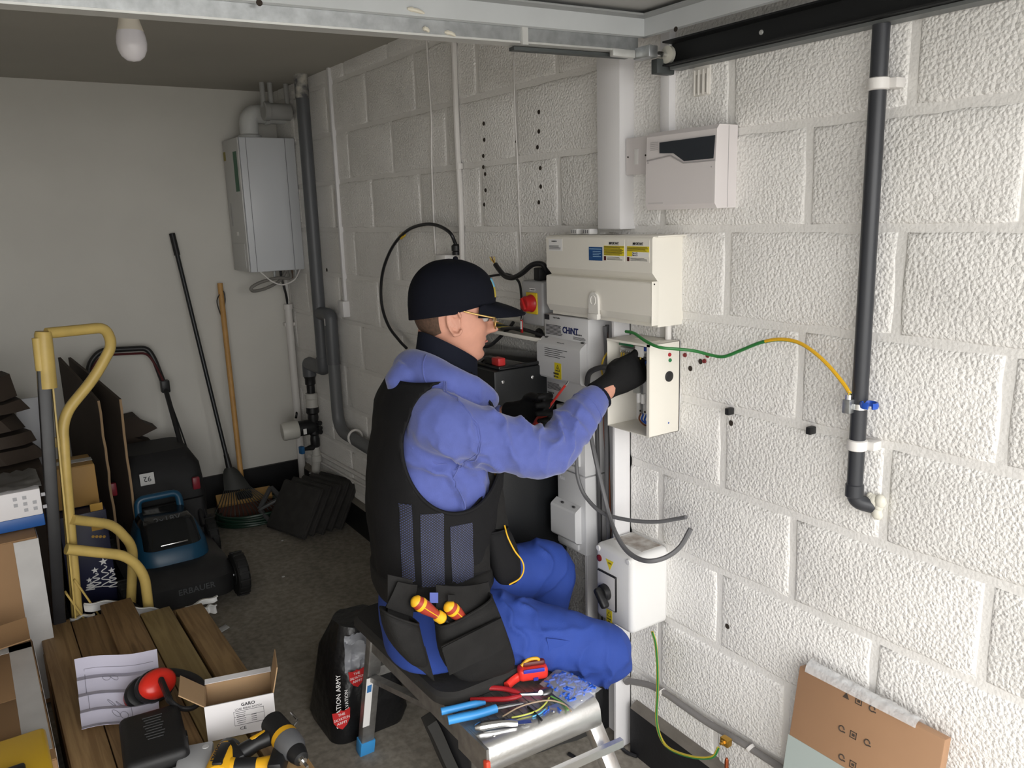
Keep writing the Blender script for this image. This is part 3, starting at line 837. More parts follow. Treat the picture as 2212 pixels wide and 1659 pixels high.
for i in range(9):
    rr = random.Random(i)
    mb.ball((-.008, py_ - .030 + rr.uniform(-.018, .012), 1.028 + rr.uniform(-.022, .018)), rr.uniform(.008, .015), 10, 6, (.8, 1, 1.2))
obj('sealant', mb, M('sealant_foam', C(215, 212, 200), .6), pp, 'lumpy white sealant round the pipe end')
# pipe earth clamp with blue strap
q = wl(1840, 868, .06)
ck = thing('earth_clamp', 'metal earth clamp with a blue strap end on the dark pipe', 'pipe clamp', (-.06, py_, q.z - .02))
obj('strap', MB().lathe([(.0176, 0), (.0176, .012), (.0168, .012)], (-.036, py_, q.z - .018), Z, 24), m_steel, ck)
obj('clamp_block', MB().box((-.050, py_ + .002, q.z - .026), (-.068, py_ + .020, q.z + .004), .002), m_galv, ck)
obj('screw', MB().lathe([(.007, 0), (.007, .01), (.004, .012), (.004, .018)], (-.059, py_ + .011, q.z + .004), Z, 10), m_steel, ck)
obj('blue_tail', MB().tube([Vector((-.045 + .016 * math.cos(a), py_ - .028 + .016 * math.sin(a), q.z - .004)) for a in [math.pi * i / 6 - 2.2 for i in range(12)]], .003, 6, flat=2.4), M('blue_strap', C(40, 85, 185), .35), ck)

# ---- alarm panel
ay0, ay1, az0, az1, ad = -3.012, -3.245, 1.665, 1.856, .075
al = thing('alarm_panel', 'white alarm control panel with a dark sloping display window', 'alarm panel', (-.04, -3.13, az0))
m_al = M('alarm_white', (.70, .66, .66, 1), .4)
prof = [(-.0, az0), (-.066, az0), (-ad, az0 + .012), (-ad, az0 + .10), (-ad + .004, az1 - .01), (-ad + .012, az1), (0, az1)]
obj('case', MB().prism([(-a, b) for a, b in prof], (0, ay0, 0), NX, Z, -(ay0 - ay1)), m_al, al, angle=25)
obj('case_seam', MB().box((-.030, ay1 - .0006, az0 + .002), (-.0315, ay1 + .001, az1 - .002)), M('seam_grey', (.40, .38, .38, 1), .5), al)
pv = lambda px, py: (-(wl(px, py, ad + .001).y), wl(px, py, ad + .001).z)
poly = [pv(1425, 308), pv(1545, 292), pv(1541, 342), pv(1478, 348), pv(1455, 331), pv(1425, 331)]
scr = obj('display_window', MB().prism(poly, (-ad - .0005, 0, 0), NY, Z, .0015), M('dark_window', C(48, 52, 58), .12), al)
rim = [Vector((-ad - .001, -a, b)) for a, b in [pv(1398, 348), pv(1448, 336), pv(1476, 352), pv(1545, 346)]]
obj('fold_line', MB().tube(rim, .0018, 6), M('seam_grey', None), al)
for px, py in ((1400, 352), (1537, 360)):
    q = wl(px, py, ad)
    obj('screw', MB().cyl((-ad, q.y, q.z), (-ad - .001, q.y, q.z), .002, 8), M('seam_grey', None), al)
for i in range(5):
    q0 = wl(1405, 309 + i * 4, ad); q1 = wl(1421, 307 + i * 4, ad)
    obj('vent_line', MB().box((-ad + .0005, q0.y, q0.z - .0005), (-ad - .0006, q1.y, q0.z + .0005)), M('seam_grey', None), al)
q = wl(1400, 440, ad)
mb = MB()
lines_on_wall(mb, q.y, q.y - .055, q.z + .003, q.z - .002, ad, 1, .7)
obj('maker_mark', mb, M('faint_mark', (.58, .55, .55, 1), .4), al)
q = wl(1580, 388, .0)
obj('wall_stain', MB().ball((-.003, q.y, q.z), .006, 8, 6, (.4, 1, 1)), M('rust_stain', C(170, 130, 70), .8), wall)
# ---- fused spur beside the alarm panel
sx = thing('fused_spur', 'white fused spur plate beside the alarm panel', 'electrical outlet', (-.015, -2.94, 1.758))
obj('back_box', MB().box((.003, -2.893, 1.762), (-.026, -2.975, 1.852), .003), m_white, sx)
obj('face_plate', MB().box((-.026, -2.890, 1.759), (-.034, -2.978, 1.855), .003), m_al, sx)
obj('fuse_holder', MB().box((-.034, -2.926, 1.785), (-.0365, -2.941, 1.825), .001), m_white, sx)
for yy in (-2.900, -2.968):
    obj('screw', MB().cyl((-.034, yy, 1.806), (-.0350, yy, 1.806), .0025, 8), M('dark_hole', None), sx)

# ---- painted-over bracket above the alarm panel
q = wl(1518, 168, 0)
br = thing('wall_bracket', 'slotted metal bracket painted white over the blocks under the door track', 'bracket', (0, q.y, q.z - .05))
m_bk = M('painted_bracket', (.74, .715, .67, 1), .5)
obj('plate', MB().box((.004, q.y + .026, q.z - .042), (-.004, q.y - .026, q.z + .040), .003), m_bk, br)
for dy in (-.014, .002, .016):
    obj('slot', MB().box((-.0035, q.y + dy + .0025, q.z - .035), (-.0046, q.y + dy - .0025, q.z + .008)), M('bracket_slot', (.42, .40, .37, 1), .7), br)
for dy in (-.020, -.006, .009, .022):
    obj('rib', MB().box((-.003, q.y + dy + .0025, q.z - .040), (-.008, q.y + dy - .0025, q.z + .020), .002), m_bk, br)
obj('flange', MB().box((0, q.y + .055, q.z + .030), (-.020, q.y - .024, q.z + .040), .003), m_bk, br)

# ---- large isolator in grey-white box
iy0, iy1, iz0, iz1, idp = -2.872, -3.030, .488, .722, .14
si = thing('switch_isolator', 'grey white isolator box with a black rotary handle under the open enclosure', 'isolator switch', (-.07, -2.95, iz0))
m_is = M('isolator_white', (.74, .735, .725, 1), .38)
obj('case', MB().box((.004, iy0, iz0), (-idp, iy1, iz1), .016, 4), m_is, si)
obj('dusty_top', MB().box((-.01, iy0 - .02, iz1 - .0005), (-.085, iy1 + .018, iz1 + .0006)), M('dust_film', (.33, .28, .24, 1), .9, var=.5, vscale=30, col2=(.60, .58, .55, 1)), si, 'grey dust lying on the top')
f2 = idp + .0005
qc = wl(1313, 1275, f2)
pt = obj('switch_plate', MB().box((-idp + .002, qc.y + .042, qc.z - .055), (-idp - .006, qc.y - .040, qc.z + .055), .004), m_black, si)
obj('plate_face', MB().box((-idp - .005, qc.y + .038, qc.z - .051), (-idp - .0075, qc.y - .036, qc.z + .051), .002), M('switch_face', (.50, .49, .49, 1), .35), pt)
hh = obj('rotary_handle', MB().lathe([(.025, 0), (.024, .012), (.020, .016)], (-idp - .0075, qc.y + .002, qc.z - .004), NX, 24), m_black, pt)
obj('grip', MB().obox((-idp - .030, qc.y - .006, qc.z - .013), (0, -.64, -.77), (0, .77, -.64), NX, .062, .020, .026, .008, 3), m_black, hh)
qq = wl(1317, 1220, f2)
tri = obj('warning_triangle', MB().prism([(-.017, .014), (.017, .014), (0, -.017)], (-f2, qq.y, qq.z), NY, Z, .0005), m_yel, si)
obj('print', MB().text('100A', (-f2 - .0005, qq.y, qq.z + .002), NY, Z, .008, align='CENTER'), m_ink, tri)
qq = wl(1295, 1205, f2)
obj('red_indicator', MB().lathe([(.010, 0), (.010, .003), (.006, .005)], (-idp, qq.y, qq.z), NX, 18), M('dark_red_lens', C(110, 30, 30), .25), si)
qq = wl(1316, 1330, f2)
lb = obj('danger_label', MB().box((-idp, qq.y + .012, qq.z - .024), (-f2 - .0003, qq.y - .012, qq.z + .018)), m_yel, si)
mb = MB().prism([(-.009, 0), (.009, 0), (0, .016)], (-f2 - .0003, qq.y, qq.z - .002), NY, Z, .0004)
mb.text('DANGER', (-f2 - .0003, qq.y, qq.z - .012), NY, Z, .005, align='CENTER', squash=.9)
mb.text('230V', (-f2 - .0003, qq.y, qq.z - .020), NY, Z, .005, align='CENTER')
obj('print', mb, m_ink, lb)
obj('yellow_inset', MB().prism([(-.006, 0), (.006, 0), (0, .011)], (-f2 - .0006, qq.y, qq.z - .0003), NY, Z, .0005), m_yel, lb)
for (yy, zz) in ((iy0 - .015, iz1 - .015), (iy1 + .015, iz1 - .015)):
    obj('cover_screw', MB().lathe([(.009, 0), (.008, .003), (.0, .004)], (-idp + .001, yy, zz), NX, 16), m_is, si)

# ---- two grey cable tails
def pathw(lst): return [wl(a, b, o2) for a, b, o2 in lst]
cable('grey_cable_tail', pathw([(1246, 962, .13), (1245, 990, .13), (1248, 1030, .13), (1262, 1068, .125), (1290, 1100, .12), (1320, 1115, .11), (1370, 1125, .09), (1420, 1127, .07), (1455, 1122, .055), (1482, 1117, .05)]),
      .0058, m_greycable, 'grey cable whose cut end points level along the block wall')
cable('grey_cable_tail', pathw([(1275, 935, .10), (1285, 985, .11), (1300, 1050, .115), (1315, 1110, .12), (1330, 1152, .15), (1350, 1185, .165), (1375, 1205, .17), (1405, 1212, .165), (1440, 1203, .13), (1470, 1180, .10), (1492, 1142, .08)]),
      .0068, m_greycable, 'grey cable drooping over the isolator box with its cut end turned up')
cable('dark_cable_hook', pathw([(1268, 830, .10), (1272, 808, .125), (1285, 798, .13), (1305, 793, .125), (1325, 795, .10)]), .008, M('dark_grey_cable', None), 'dark grey cable bending into the open enclosure by the man\'s glove')
cable('yellow_tail', pathw([(1312, 762, .07), (1304, 775, .10), (1299, 795, .09), (1302, 812, .06)]), .0028, m_yelcable, 'yellow wire bowing out at the left of the open enclosure')
# blue cable and black plugs left of the isolator
cable('blue_cable', [(-.05, iy0, .69), (-.05, iy0 + .012, .70), (-.05, iy0 + .028, .695), (-.05, iy0 + .034, .66), (-.05, iy0 + .036, .60), (-.05, iy0 + .034, .52), (-.05, iy0 + .02, .47), (-.05, iy0 + .04, .42)], .0045, m_bluecable, 'blue cable hooking into the left side of the isolator box')
sk = thing('plug_adaptor', 'black plug adaptor block on the wall left of the isolator box', 'plug adaptor', (-.04, iy0 + .05, .52))
obj('block_body', MB().box((.003, iy0 + .088, .575), (-.055, iy0 + .022, .665), .006), m_black, sk)
obj('plug', MB().box((-.006, iy0 + .078, .488), (-.050, iy0 + .014, .574), .008), m_black, sk)
obj('plug_top', MB().box((-.012, iy0 + .070, .665), (-.042, iy0 + .045, .680), .004), m_black, sk)

# ---- wall conduits and cables on the far part of the wall
cd = thing('cable_conduit', 'white square conduit dropping to a small white socket box', 'conduit', wl(745, 690, .01))
a, b = wl(712, 142, .0), wl(752, 655, .0)
obj('duct', MB().box((.006, a.y + .011, 1.268), (-.014, a.y - .011, CEIL), .002), m_trunk, cd)
obj('socket_box', MB().box((.004, a.y + .030, 1.195), (-.034, a.y - .034, 1.272), .003), m_trunk, cd)
a = wl(982, 100, .0)
c2 = thing('cable_conduit', 'white round conduit running down the wall to the looping black cable box', 'conduit', wl(1000, 550, .01))
pts = [(-.012, wl(982, 120, .012).y, CEIL), (-.012, wl(984, 220, .012).y, 1.95), (-.012, wl(991, 350, .012).y, 1.76), (-.012, wl(995, 450, .012).y, 1.65), (-.012, wl(998, 550, .012).y, 1.50)]
obj('tube', MB().tube(spline(pts, 4), .0105, 10), m_pvc, c2)
q = wl(992, 358, .012)
obj('coupling', MB().cyl((-.012, q.y, q.z - .012), (-.012, q.y, q.z + .008), .0145, 12), m_pvc, c2)
pts = [wl(a, b, .005) for a, b in ((921, 80), (927, 180), (932, 260), (932, 330), (935, 430), (938, 500), (941, 548))]
cable('thin_white_cable', pts, .0035, m_pvc, 'thin white cable clipped down the wall left of the round conduit')
# faint second cable strip
pts = [wl(a, b, .003) for a, b in ((1110, 130), (1112, 230), (1117, 330), (1121, 450), (1126, 545))]
cable('buried_cable', pts, .0022, m_pvc, 'thin painted-over cable running down between the two rows of drill holes')

# ---- flexible conduit low on the wall, earth rod and wire
cl_ = [wl(a, b, o2) for a, b, o2 in ((1353, 1471, .035), (1375, 1474, .03), (1405, 1481, .022), (1440, 1500, .016), (1480, 1528, .016), (1530, 1562, .016), (1590, 1597, .016), (1650, 1635, .016), (1720, 1680, .016))]
cdt = thing('flexible_conduit', 'grey flexible conduit sagging along the wall above the black plinth', 'conduit', (-.02, -3.2, cl_[-1].z))
obj('tube', MB().tube(spline(cl_, 6), .0095, 12), M('grey_conduit', (.22, .21, .205, 1), .5), cdt)
obj('end_gland', MB().lathe([(.014, 0), (.014, .008), (.010, .012)], cl_[0] + Vector((.006, .004, 0)), (-.3, -.9, .05), 14), M('grey_conduit', None), cdt)
for (a, b) in ((1428, 1492), (1618, 1612)):
    q = wl(a, b, .016)
    obj('saddle_clip', MB().lathe([(.0105, 0), (.013, .001), (.013, .010), (.0105, .011)], q, (0, -.85, -.5), 14), m_pvc, cdt)
    obj('clip_nail', MB().box((.003, q.y - .008, q.z - .025), (-.010, q.y + .0, q.z - .010), .002), m_pvc, cdt)
q = fl(1570, 1660, 0.0)
rx, ry = -.062, wl(1571, 1600, .062).y
rod = thing('earth_rod', 'copper earth rod with a brass clamp standing by the plinth', 'earth rod', (rx, ry, fz(ry)))
obj('rod', MB().lathe([(.0055, 0), (.0055, .245), (.003, .252)], (rx, ry, fz(ry)), Z, 12), m_copper, rod)
zc = wl(1571, 1602, .062).z
obj('brass_clamp', MB().box((rx - .010, ry + .017, zc - .012), (rx + .009, ry - .010, zc + .010), .003), m_brass, rod)
obj('clamp_bolt', MB().lathe([(.007, 0), (.007, .006), (.004, .007), (.004, .012)], (rx - .010, ry + .004, zc), NX, 6), m_brass, rod)
ew = [wl(a, b, o2) for a, b, o2 in ((1409, 1365, .06), (1416, 1390, .05), (1420, 1440, .045), (1420, 1500, .045), (1418, 1550, .05), (1424, 1585, .06), (1440, 1612, .07), (1470, 1628, .075), (1510, 1637, .075), (1540, 1634, .07), (1552, 1615, .066))]
ewt = thing('earth_wire', 'green and yellow earth wire hanging from the isolator box to the earth rod', 'cable', ew[-1])
s_ = spline(ew, 6)
obj('yellow_core', MB().tube(s_, .0042, 8), M('earth_wire_yellow', C(200, 180, 60), .4), ewt)
obj('green_stripe', MB().tube([p + Vector((-.002, -.0025, 0)) for p in s_], .0028, 6), m_green, ewt)
# ================================================================== GARAGE DOOR OVERHEAD
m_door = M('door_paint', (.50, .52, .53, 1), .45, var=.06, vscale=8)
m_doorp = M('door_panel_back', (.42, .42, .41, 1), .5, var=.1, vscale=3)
def zd(x): return 2.058 + .024 * (x + .1)
gd = thing('garage_door', 'grey up-and-over garage door standing open overhead', 'garage door', (-1.35, -4.0, 2.0))
xa, xb, yd, ye = -2.62, -.088, -3.02, -5.10
def tilt_box(x0, x1, y0, y1, dz0, dz1):
    mb = MB()
    mb.loft([[Vector((x, y0, zd(x) + dz0)), Vector((x, y1, zd(x) + dz0)), Vector((x, y1, zd(x) + dz1)), Vector((x, y0, zd(x) + dz1))] for x in (x0, x1)])
    return mb
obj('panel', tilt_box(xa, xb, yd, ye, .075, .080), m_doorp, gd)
for (x0, x1, y0, y1) in ((-2.4, -.26, -3.22, -3.28), (-.26, -.32, -3.22, -5.05), (-2.4, -.40, -3.36, -3.42), (-.40, -.46, -3.36, -5.05), (-1.36, -1.30, -3.42, -5.05)):
    obj('pressed_rib', tilt_box(x0, x1, y0, y1, .066, .076), m_doorp, gd)
obj('end_rail', tilt_box(xa, xb, yd, yd - .018, .022, .075), m_door, gd)
obj('end_rail_flange', tilt_box(xa, xb, yd - .018, yd - .05, .062, .066), M('door_dark_grey', (.30, .31, .31, 1), .5), gd)  # darker grey than the rails, shared with the stay
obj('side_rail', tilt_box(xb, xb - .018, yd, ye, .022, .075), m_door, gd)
obj('side_rail_flange', tilt_box(xb - .018, xb - .05, yd - .02, ye, .062, .066), M('door_dark_grey', None), gd)
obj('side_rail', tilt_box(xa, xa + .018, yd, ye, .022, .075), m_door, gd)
sb = obj('steel_channel', tilt_box(xa, xb - .02, yd + .04, yd + .002, -.006, .024), m_galv, gd)
obj('channel_lip', tilt_box(xa, xb - .02, yd + .045, yd + .004, -.010, -.006), M('pale_galvanised', (.62, .62, .60, 1), .45, .5), sb)
obj('seal_strip', tilt_box(-.46, xb - .02, yd + .05, yd + .03, -.020, -.012), M('dark_steel', (.10, .11, .11, 1), .5, .6), gd)
xk = P(1133, 95, 1, yd).x
obj('clip', tilt_box(xk - .008, xk + .008, yd + .002, yd - .004, -.014, .026), M('pale_galvanised', None), gd)
m_foam = M('expanding_foam', C(205, 200, 185), .7)
for (x0, x1, z_) in ((P(872, 50, 1, yd).x, P(908, 52, 1, yd).x, .034), (P(962, 85, 1, yd).x, P(985, 88, 1, yd).x, .0), (P(915, 78, 1, yd).x, P(928, 80, 1, yd).x, .004)):
    mb = MB().tube(spline([(x0, yd - .019 if z_ > .02 else yd + .002, zd(x0) + z_), ((x0 + x1) / 2, yd - .021 if z_ > .02 else yd - .002, zd(x0) + z_ - .002), (x1, yd - .019 if z_ > .02 else yd + .002, zd(x1) + z_ - .006)], 4), [.002, .004, .005, .004, .0045, .004, .004, .003, .002], 8)
    obj('foam_drip', mb, m_foam, gd)
for px, py in ((1460, 63), (560, 6)):
    if px > 1400:
        q = P(px, py, 0, xb - .018); obj('bolt_hole', MB().cyl((q.x, q.y, q.z), (q.x - .001, q.y, q.z), .006, 10), M('dark_hole', None), gd)
    else:
        q = P(px, py, 1, yd - .018); obj('bolt_hole', MB().cyl((q.x, q.y, q.z), (q.x, q.y - .001, q.z), .006, 10), M('dark_hole', None), gd)
q = P(800, 5, 1, yd - .06)
obj('stay_bracket', MB().box((q.x - .05, yd - .02, zd(q.x) + .045), (q.x + .03, yd - .09, zd(q.x) + .074), .004), M('door_dark_grey', None), gd)
obj('stay_arm', MB().bar((q.x - .03, yd - .05, zd(q.x) + .06), (q.x - .25, yd - .6, zd(q.x) + .06), .03, .012), M('door_dark_grey', None), gd)
# roller and bracket at the corner
q = P(1448, 118, 0, -.045)
rb = obj('roller_bracket', MB().box((-.088, q.y + .055, q.z - .010), (-.118, q.y - .002, q.z + .018), .003), m_galv, gd)
obj('bracket_arm', MB().box((-.118, q.y + .060, q.z - .006), (-.19, q.y + .045, q.z + .012), .002), M('pale_galvanised', None), rb)
obj('spindle', MB().cyl((-.10, q.y + .004, q.z), (-.028, q.y + .004, q.z), .006, 10), m_steel, rb)
obj('roller', MB().lathe([(.012, 0), (.021, .002), (.021, .012), (.012, .014)], (-.056, q.y + .004, q.z), X, 24), M('nylon_roller', C(190, 188, 178), .4), gd)
# ---- track
dt = thing('door_track', 'black steel door track running along the top of the block wall', 'door track', (-.03, -4.0, 2.01))
m_track = M('track_black', (.018, .019, .020, 1), .5, .3)
obj('web', MB().box((-.014, -3.045, 2.012), (-.018, YF, 2.072)), m_track, dt)
obj('lower_flange', MB().box((-.018, -3.045, 2.012), (-.058, YF, 2.016)), m_track, dt)
obj('upper_flange', MB().box((-.018, -3.045, 2.068), (-.052, YF, 2.072)), m_track, dt)
obj('edge_strip', MB().box((-.002, -3.06, 2.004), (-.040, YF, 2.011)), M('dull_galvanised', (.20, .21, .21, 1), .5, .5), dt)
obj('end_stop', MB().box((-.016, -3.030, 1.995), (-.075, -3.052, 2.030), .002), M('dark_steel', None), dt)
for yy in (-3.32, -3.95):
    obj('rivet', MB().lathe([(.006, 0), (.005, .002), (0, .003)], (-.018, yy, 2.045), NX, 10), M('pale_galvanised', None), dt)
obj('wall_fixing', MB().box((.004, -4.2, 2.0), (-.016, -4.24, 2.09)), m_track, dt)

# ================================================================== LIGHT BULB
bc_ = dist(285, 98, 1.95)
lb = thing('light_bulb', 'unlit white bulb hanging in a pendant lamp holder', 'light bulb', bc_ - Vector((0, 0, .04)))
k2 = 1.13
up0 = bc_ + Vector((0, 0, .085 * k2))
obj('flex', MB().cyl((bc_.x, bc_.y, CEIL), up0 + Vector((0, 0, .03)), .003, 8), m_pvc, lb)
obj('ceiling_rose', MB().lathe([(.045, 0), (.042, .014), (.012, .024)], (bc_.x, bc_.y, CEIL), (0, 0, -1), 24), m_pvc, lb)
obj('lamp_holder', MB().lathe([(.006, -.03), (.014, -.022), (.0165, -.006), (.0175, .0), (.0175, .010)], up0, (0, 0, -1), 20), M('holder_brown', C(70, 58, 46), .5), lb)
obj('bulb_neck', MB().lathe([(.0150 * k2, 0), (.0170 * k2, .010 * k2), (.0185 * k2, .022 * k2), (.0235 * k2, .042 * k2), (.0265 * k2, .052 * k2)], up0 - Vector((0, 0, .006)), (0, 0, -1), 24), M('bulb_neck', (.70, .65, .56, 1), .4), lb)
obj('bulb_globe', MB().lathe([(.0265 * k2, 0), (.0295 * k2, .012 * k2), (.0305 * k2, .024 * k2), (.0285 * k2, .038 * k2), (.0225 * k2, .050 * k2), (.0130 * k2, .058 * k2), (.0, .0605 * k2)], up0 - Vector((0, 0, .006 + .052 * k2)), (0, 0, -1), 28), M('bulb_opal', (.72, .70, .74, 1), .18), lb)
dr = (CAM - bc_); dr.z = 0; dr.normalize(); sd = Vector((0, 0, 1)).cross(dr)
obj('print', MB().text('DSY', up0 + dr * .0215 - Vector((0, 0, .030)) - sd * .008, sd, Z, .010), m_ink, lb)

# ================================================================== BOILER CORNER
bo = thing('boiler', 'white wall hung gas boiler in the corner with a flue elbow on top', 'boiler', (-.15, -.15, 1.405))
bx, b0, b1, bz0, bz1 = -.293, -.012, -.285, 1.405, 2.088
m_boi = M('boiler_white', (.62, .64, .67, 1), .35)
obj('casing', MB().box((-.002, b0, bz0), (bx, b1, bz1), .006), m_boi, bo)
obj('front_cover', MB().box((bx - .001, b0 - .004, bz0 + .004), (bx - .010, b1 + .002, bz1 - .002), .004), M('boiler_front', (.55, .55, .54, 1), .4), bo)
obj('green_sticker', MB().box((bx - .010, b1 + .09, 2.02), (bx - .0108, b1 + .028, 1.82)), M('green_sticker', C(52, 104, 78), .5), bo, 'long green sticker')
fc = obj('control_cover', MB().box((bx - .010, b0 - .04, bz0 + .02), (bx - .013, b1 + .03, bz0 + .15), .002), M('boiler_front', None), bo)
obj('brand_mark', MB().box((bx - .010, b0 - .12, bz0 + .19), (bx - .011, b0 - .155, bz0 + .21)), m_paper, bo)
obj('vent_mark', MB().box((bx - .010, b0 - .05, bz0 + .24), (bx - .0112, b0 - .075, bz0 + .36)), M('boiler_vent', (.42, .42, .42, 1), .5), bo)
for dx in (.032, .235):
    obj('panel_groove', MB().box((bx + dx, b1 - .0003, bz0 + .003), (bx + dx + .003, b1 - .0010, bz1 - .003)), M('groove_grey', (.22, .23, .25, 1), .5), bo)
obj('yellow_tab', MB().box((bx - .010, b0 - .01, 2.03), (bx - .0106, b0 - .05, 1.985)), M('yellow_tab', C(150, 140, 70), .5), bo)
fp = round_path([(bx + .10, -.15, bz1), (bx + .10, -.15, bz1 + .13), (bx + .10 + .20, -.15, bz1 + .13)], .09, 8)
m_flue = M('flue_white', (.60, .61, .60, 1), .4)
fu = obj('flue_elbow', MB().tube(fp, .048, 20), m_flue, bo)
obj('flue_collar', MB().lathe([(.06, 0), (.06, .02), (.05, .026)], (bx + .10, -.15, bz1 - .001), Z, 22), m_flue, bo)
obj('flue_ring', MB().lathe([(.049, 0), (.054, .003), (.054, .025), (.049, .028)], (bx + .185, -.15, bz1 + .13), X, 22), m_flue, fu)
# plume duct across and pipes at the ceiling
q = dist(612, 236, 4.55)
pd = thing('plume_duct', 'grey flue duct with upright pipes in the ceiling corner above the boiler', 'duct', (-.1, -.3, 2.2))
obj('duct', MB().lathe([(.044, 0), (.048, .004), (.048, .028), (.042, .031), (.042, .14)], (-.16, -.30, 2.215), X, 22), M('duct_grey', (.34, .34, .33, 1), .4), pd)
for x_ in (-.155, -.115, -.030):
    obj('upright_pipe', MB().cyl((x_, -.30, 2.235), (x_, -.30, CEIL), .013, 12), M('duct_grey', None), pd)
# hose loop and tails under the boiler
hz = bz0 - .045
hp = [(-.06, -.20, bz0), (-.065, -.22, hz), (-.14, -.235, hz + .005), (-.23, -.24, hz - .01), (-.285, -.24, hz - .035), (-.275, -.235, hz - .055), (-.20, -.225, hz - .045), (-.12, -.215, hz - .01), (-.08, -.20, bz0 - .01)]
obj('filling_loop', MB().tube(spline(hp, 6), .0085, 10), M('braided_hose', (.20, .19, .175, 1), .5), bo)
obj('flex', MB().tube(spline([(-.24, -.27, bz0), (-.19, -.28, hz - .005), (-.13, -.28, hz - .03), (-.06, -.27, hz - .008), (-.02, -.26, bz0)], 6), .004, 8), m_pvc, bo)
for x_, m_ in ((-.14, m_galv), (-.105, m_black), (-.045, M('dull_copper', (.16, .10, .07, 1), .5, .6)), (-.02, m_galv)):
    obj('pipe_tail', MB().cyl((x_, -.19, bz0), (x_, -.19, bz0 - .05), .008, 10), m_, bo)
# white drop pipe near the corner and black hose beside it
wp = thing('drain_pipe', 'white pipe in two sizes dropping down the corner below the boiler', 'pipe', (-.10, -.045, .1))
pt = bk(617, 612, .045); pm = bk(624, 665, .045); pb = bk(650, 1030, .045)
obj('upper_tube', MB().cyl((pm.x - .004, -.045, bz0), (pm.x - .004, -.045, pm.z), .012, 14), m_pvc, wp)
obj('lower_tube', MB().cyl((pm.x - .004, -.045, pm.z), (pm.x - .004, -.045, fz(0) + .0), .021, 16), m_pvc, wp)
obj('coupling', MB().lathe([(.012, 0), (.025, .003), (.025, .03), (.021, .033)], (pm.x - .004, -.045, pm.z - .01), Z, 18), m_pvc, wp)
obj('pipe_clip', MB().box((pm.x - .03, -.002, pm.z - .105), (pm.x + .03, -.045, pm.z - .085), .003), m_pvc, wp)
sp0 = bk(636, 625, .03)
cable('black_hose', [(-.105, -.19, bz0 - .045), (-.06, -.09, 1.30), (-.035, -.05, 1.20), (-.030, -.045, .9), (-.035, -.05, .60), (-.06, -.10, .55)], .007, m_blackcable, 'thin black hose running down the corner behind the white pipe', 'hose')
# ---- grey soil pipes
m_soil = M('soil_pipe_grey', (.095, .10, .108, 1), .42)
s1 = thing('soil_pipe', 'dark grey waste pipe dropping past the boiler to the valve assembly', 'pipe', (-.06, -.60, .9))
yS = -.60
yE = wl(668, 800, .06).y
zE = wl(690, 793, .06).z
obj('stack', MB().cyl((-.06, yS, CEIL), (-.06, yS, zE), .032, 20), m_soil, s1)
obj('paint_patch', MB().cyl((-.0605, yS, CEIL), (-.0605, yS, CEIL - .11), .0335, 20), M('flaking_white', (.55, .53, .47, 1), .6, col2=(.09, .09, .10, 1), vscale=25), s1, 'flaking white paint at the top of the pipe')
obj('elbow', MB().tube(round_path([(-.06, yS, zE + .06), (-.06, yS, zE), (-.06, yE, zE), (-.06, yE, zE - .07)], .012, 3), .0355, 20), m_soil, s1)
obj('rubber_coupling', MB().lathe([(.030, 0), (.034, .004), (.028, .02), (.028, .05), (.022, .055), (.022, .10)], (-.06, yE, zE - .065), (0, 0, -1), 18), m_black, s1)
s2 = thing('soil_pipe', 'grey waste pipe bending low and running along the block wall', 'pipe', (-.05, -.75, .58))
yT = wl(716, 720, .055).y
zT2 = wl(712, 680, .055).z
obj('branch', MB().tube(round_path([(-.06, yS - .02, zT2), (-.055, yT, zT2), (-.055, yT, zT2 - .25)], .03, 6), .0335, 20), m_soil, s2)
zL = wl(745, 935, .055).z
obj('run', MB().tube(round_path([(-.055, yT, zT2 - .2), (-.055, yT, zL), (-.055, -2.0, zL - .055)], .10, 8), .030, 20), M('soil_pipe_light', (.135, .14, .148, 1), .42), s2)
q = wl(768, 952, .055)
rg = obj('clip_ring', MB().tube([Vector((-.055 + .036 * math.cos(a), q.y, zL + .005 + .036 * math.sin(a))) for a in [2 * math.pi * i / 20 for i in range(20)]], .006, 8, closed=True), m_pvc, s2)
obj('maker_sticker', MB().box((-.089, yT - .004, zT2 - .05), (-.0885, yT - .014, zT2 - .015)), m_paper, s2)
# ---- valve assembly with a white filter bowl
vx, vy = -.06, yE
va = thing('water_filter', 'white water filter bowl on black valves with a blue tap', 'water filter', (vx, vy, .12))
z1_ = zE - .165
obj('white_union', MB().lathe([(.030, 0), (.034, .004), (.034, .03), (.031, .034), (.031, .075), (.034, .078)], (vx, vy, z1_), (0, 0, -1), 20), M('dull_white', (.50, .49, .46, 1), .45), va)
z2_ = wl(665, 918, .08).z
obj('valve_body', MB().lathe([(.034, 0), (.036, .03), (.028, .04), (.030, .06), (.026, .08), (.030, .12), (.030, .15), (.022, .16), (.026, .18), (.026, .22), (.02, .23)], (vx, vy, z1_ - .078), (0, 0, -1), 20), m_black, va)
for dz in (0, .028, .05):
    obj('knob', MB().lathe([(.009, 0), (.009, .02), (.013, .022), (.013, .032)], (vx + .01, vy - .02, z2_ + .02 - dz), (.3, -.9, 0), 12), m_black, va)
fd = Vector((-.97, .12, -.05)).normalized()
c0 = Vector((vx, vy, z2_ - .002))
bw = obj('filter_head', MB().lathe([(.038, 0), (.042, .02), (.042, .10)], c0, fd, 24), m_black, va)
obj('filter_bowl', MB().lathe([(.046, 0), (.050, .01), (.050, .075), (.046, .088), (.034, .09)], c0 + fd * .085, fd, 26), M('filter_white', (.56, .55, .50, 1), .4), va)
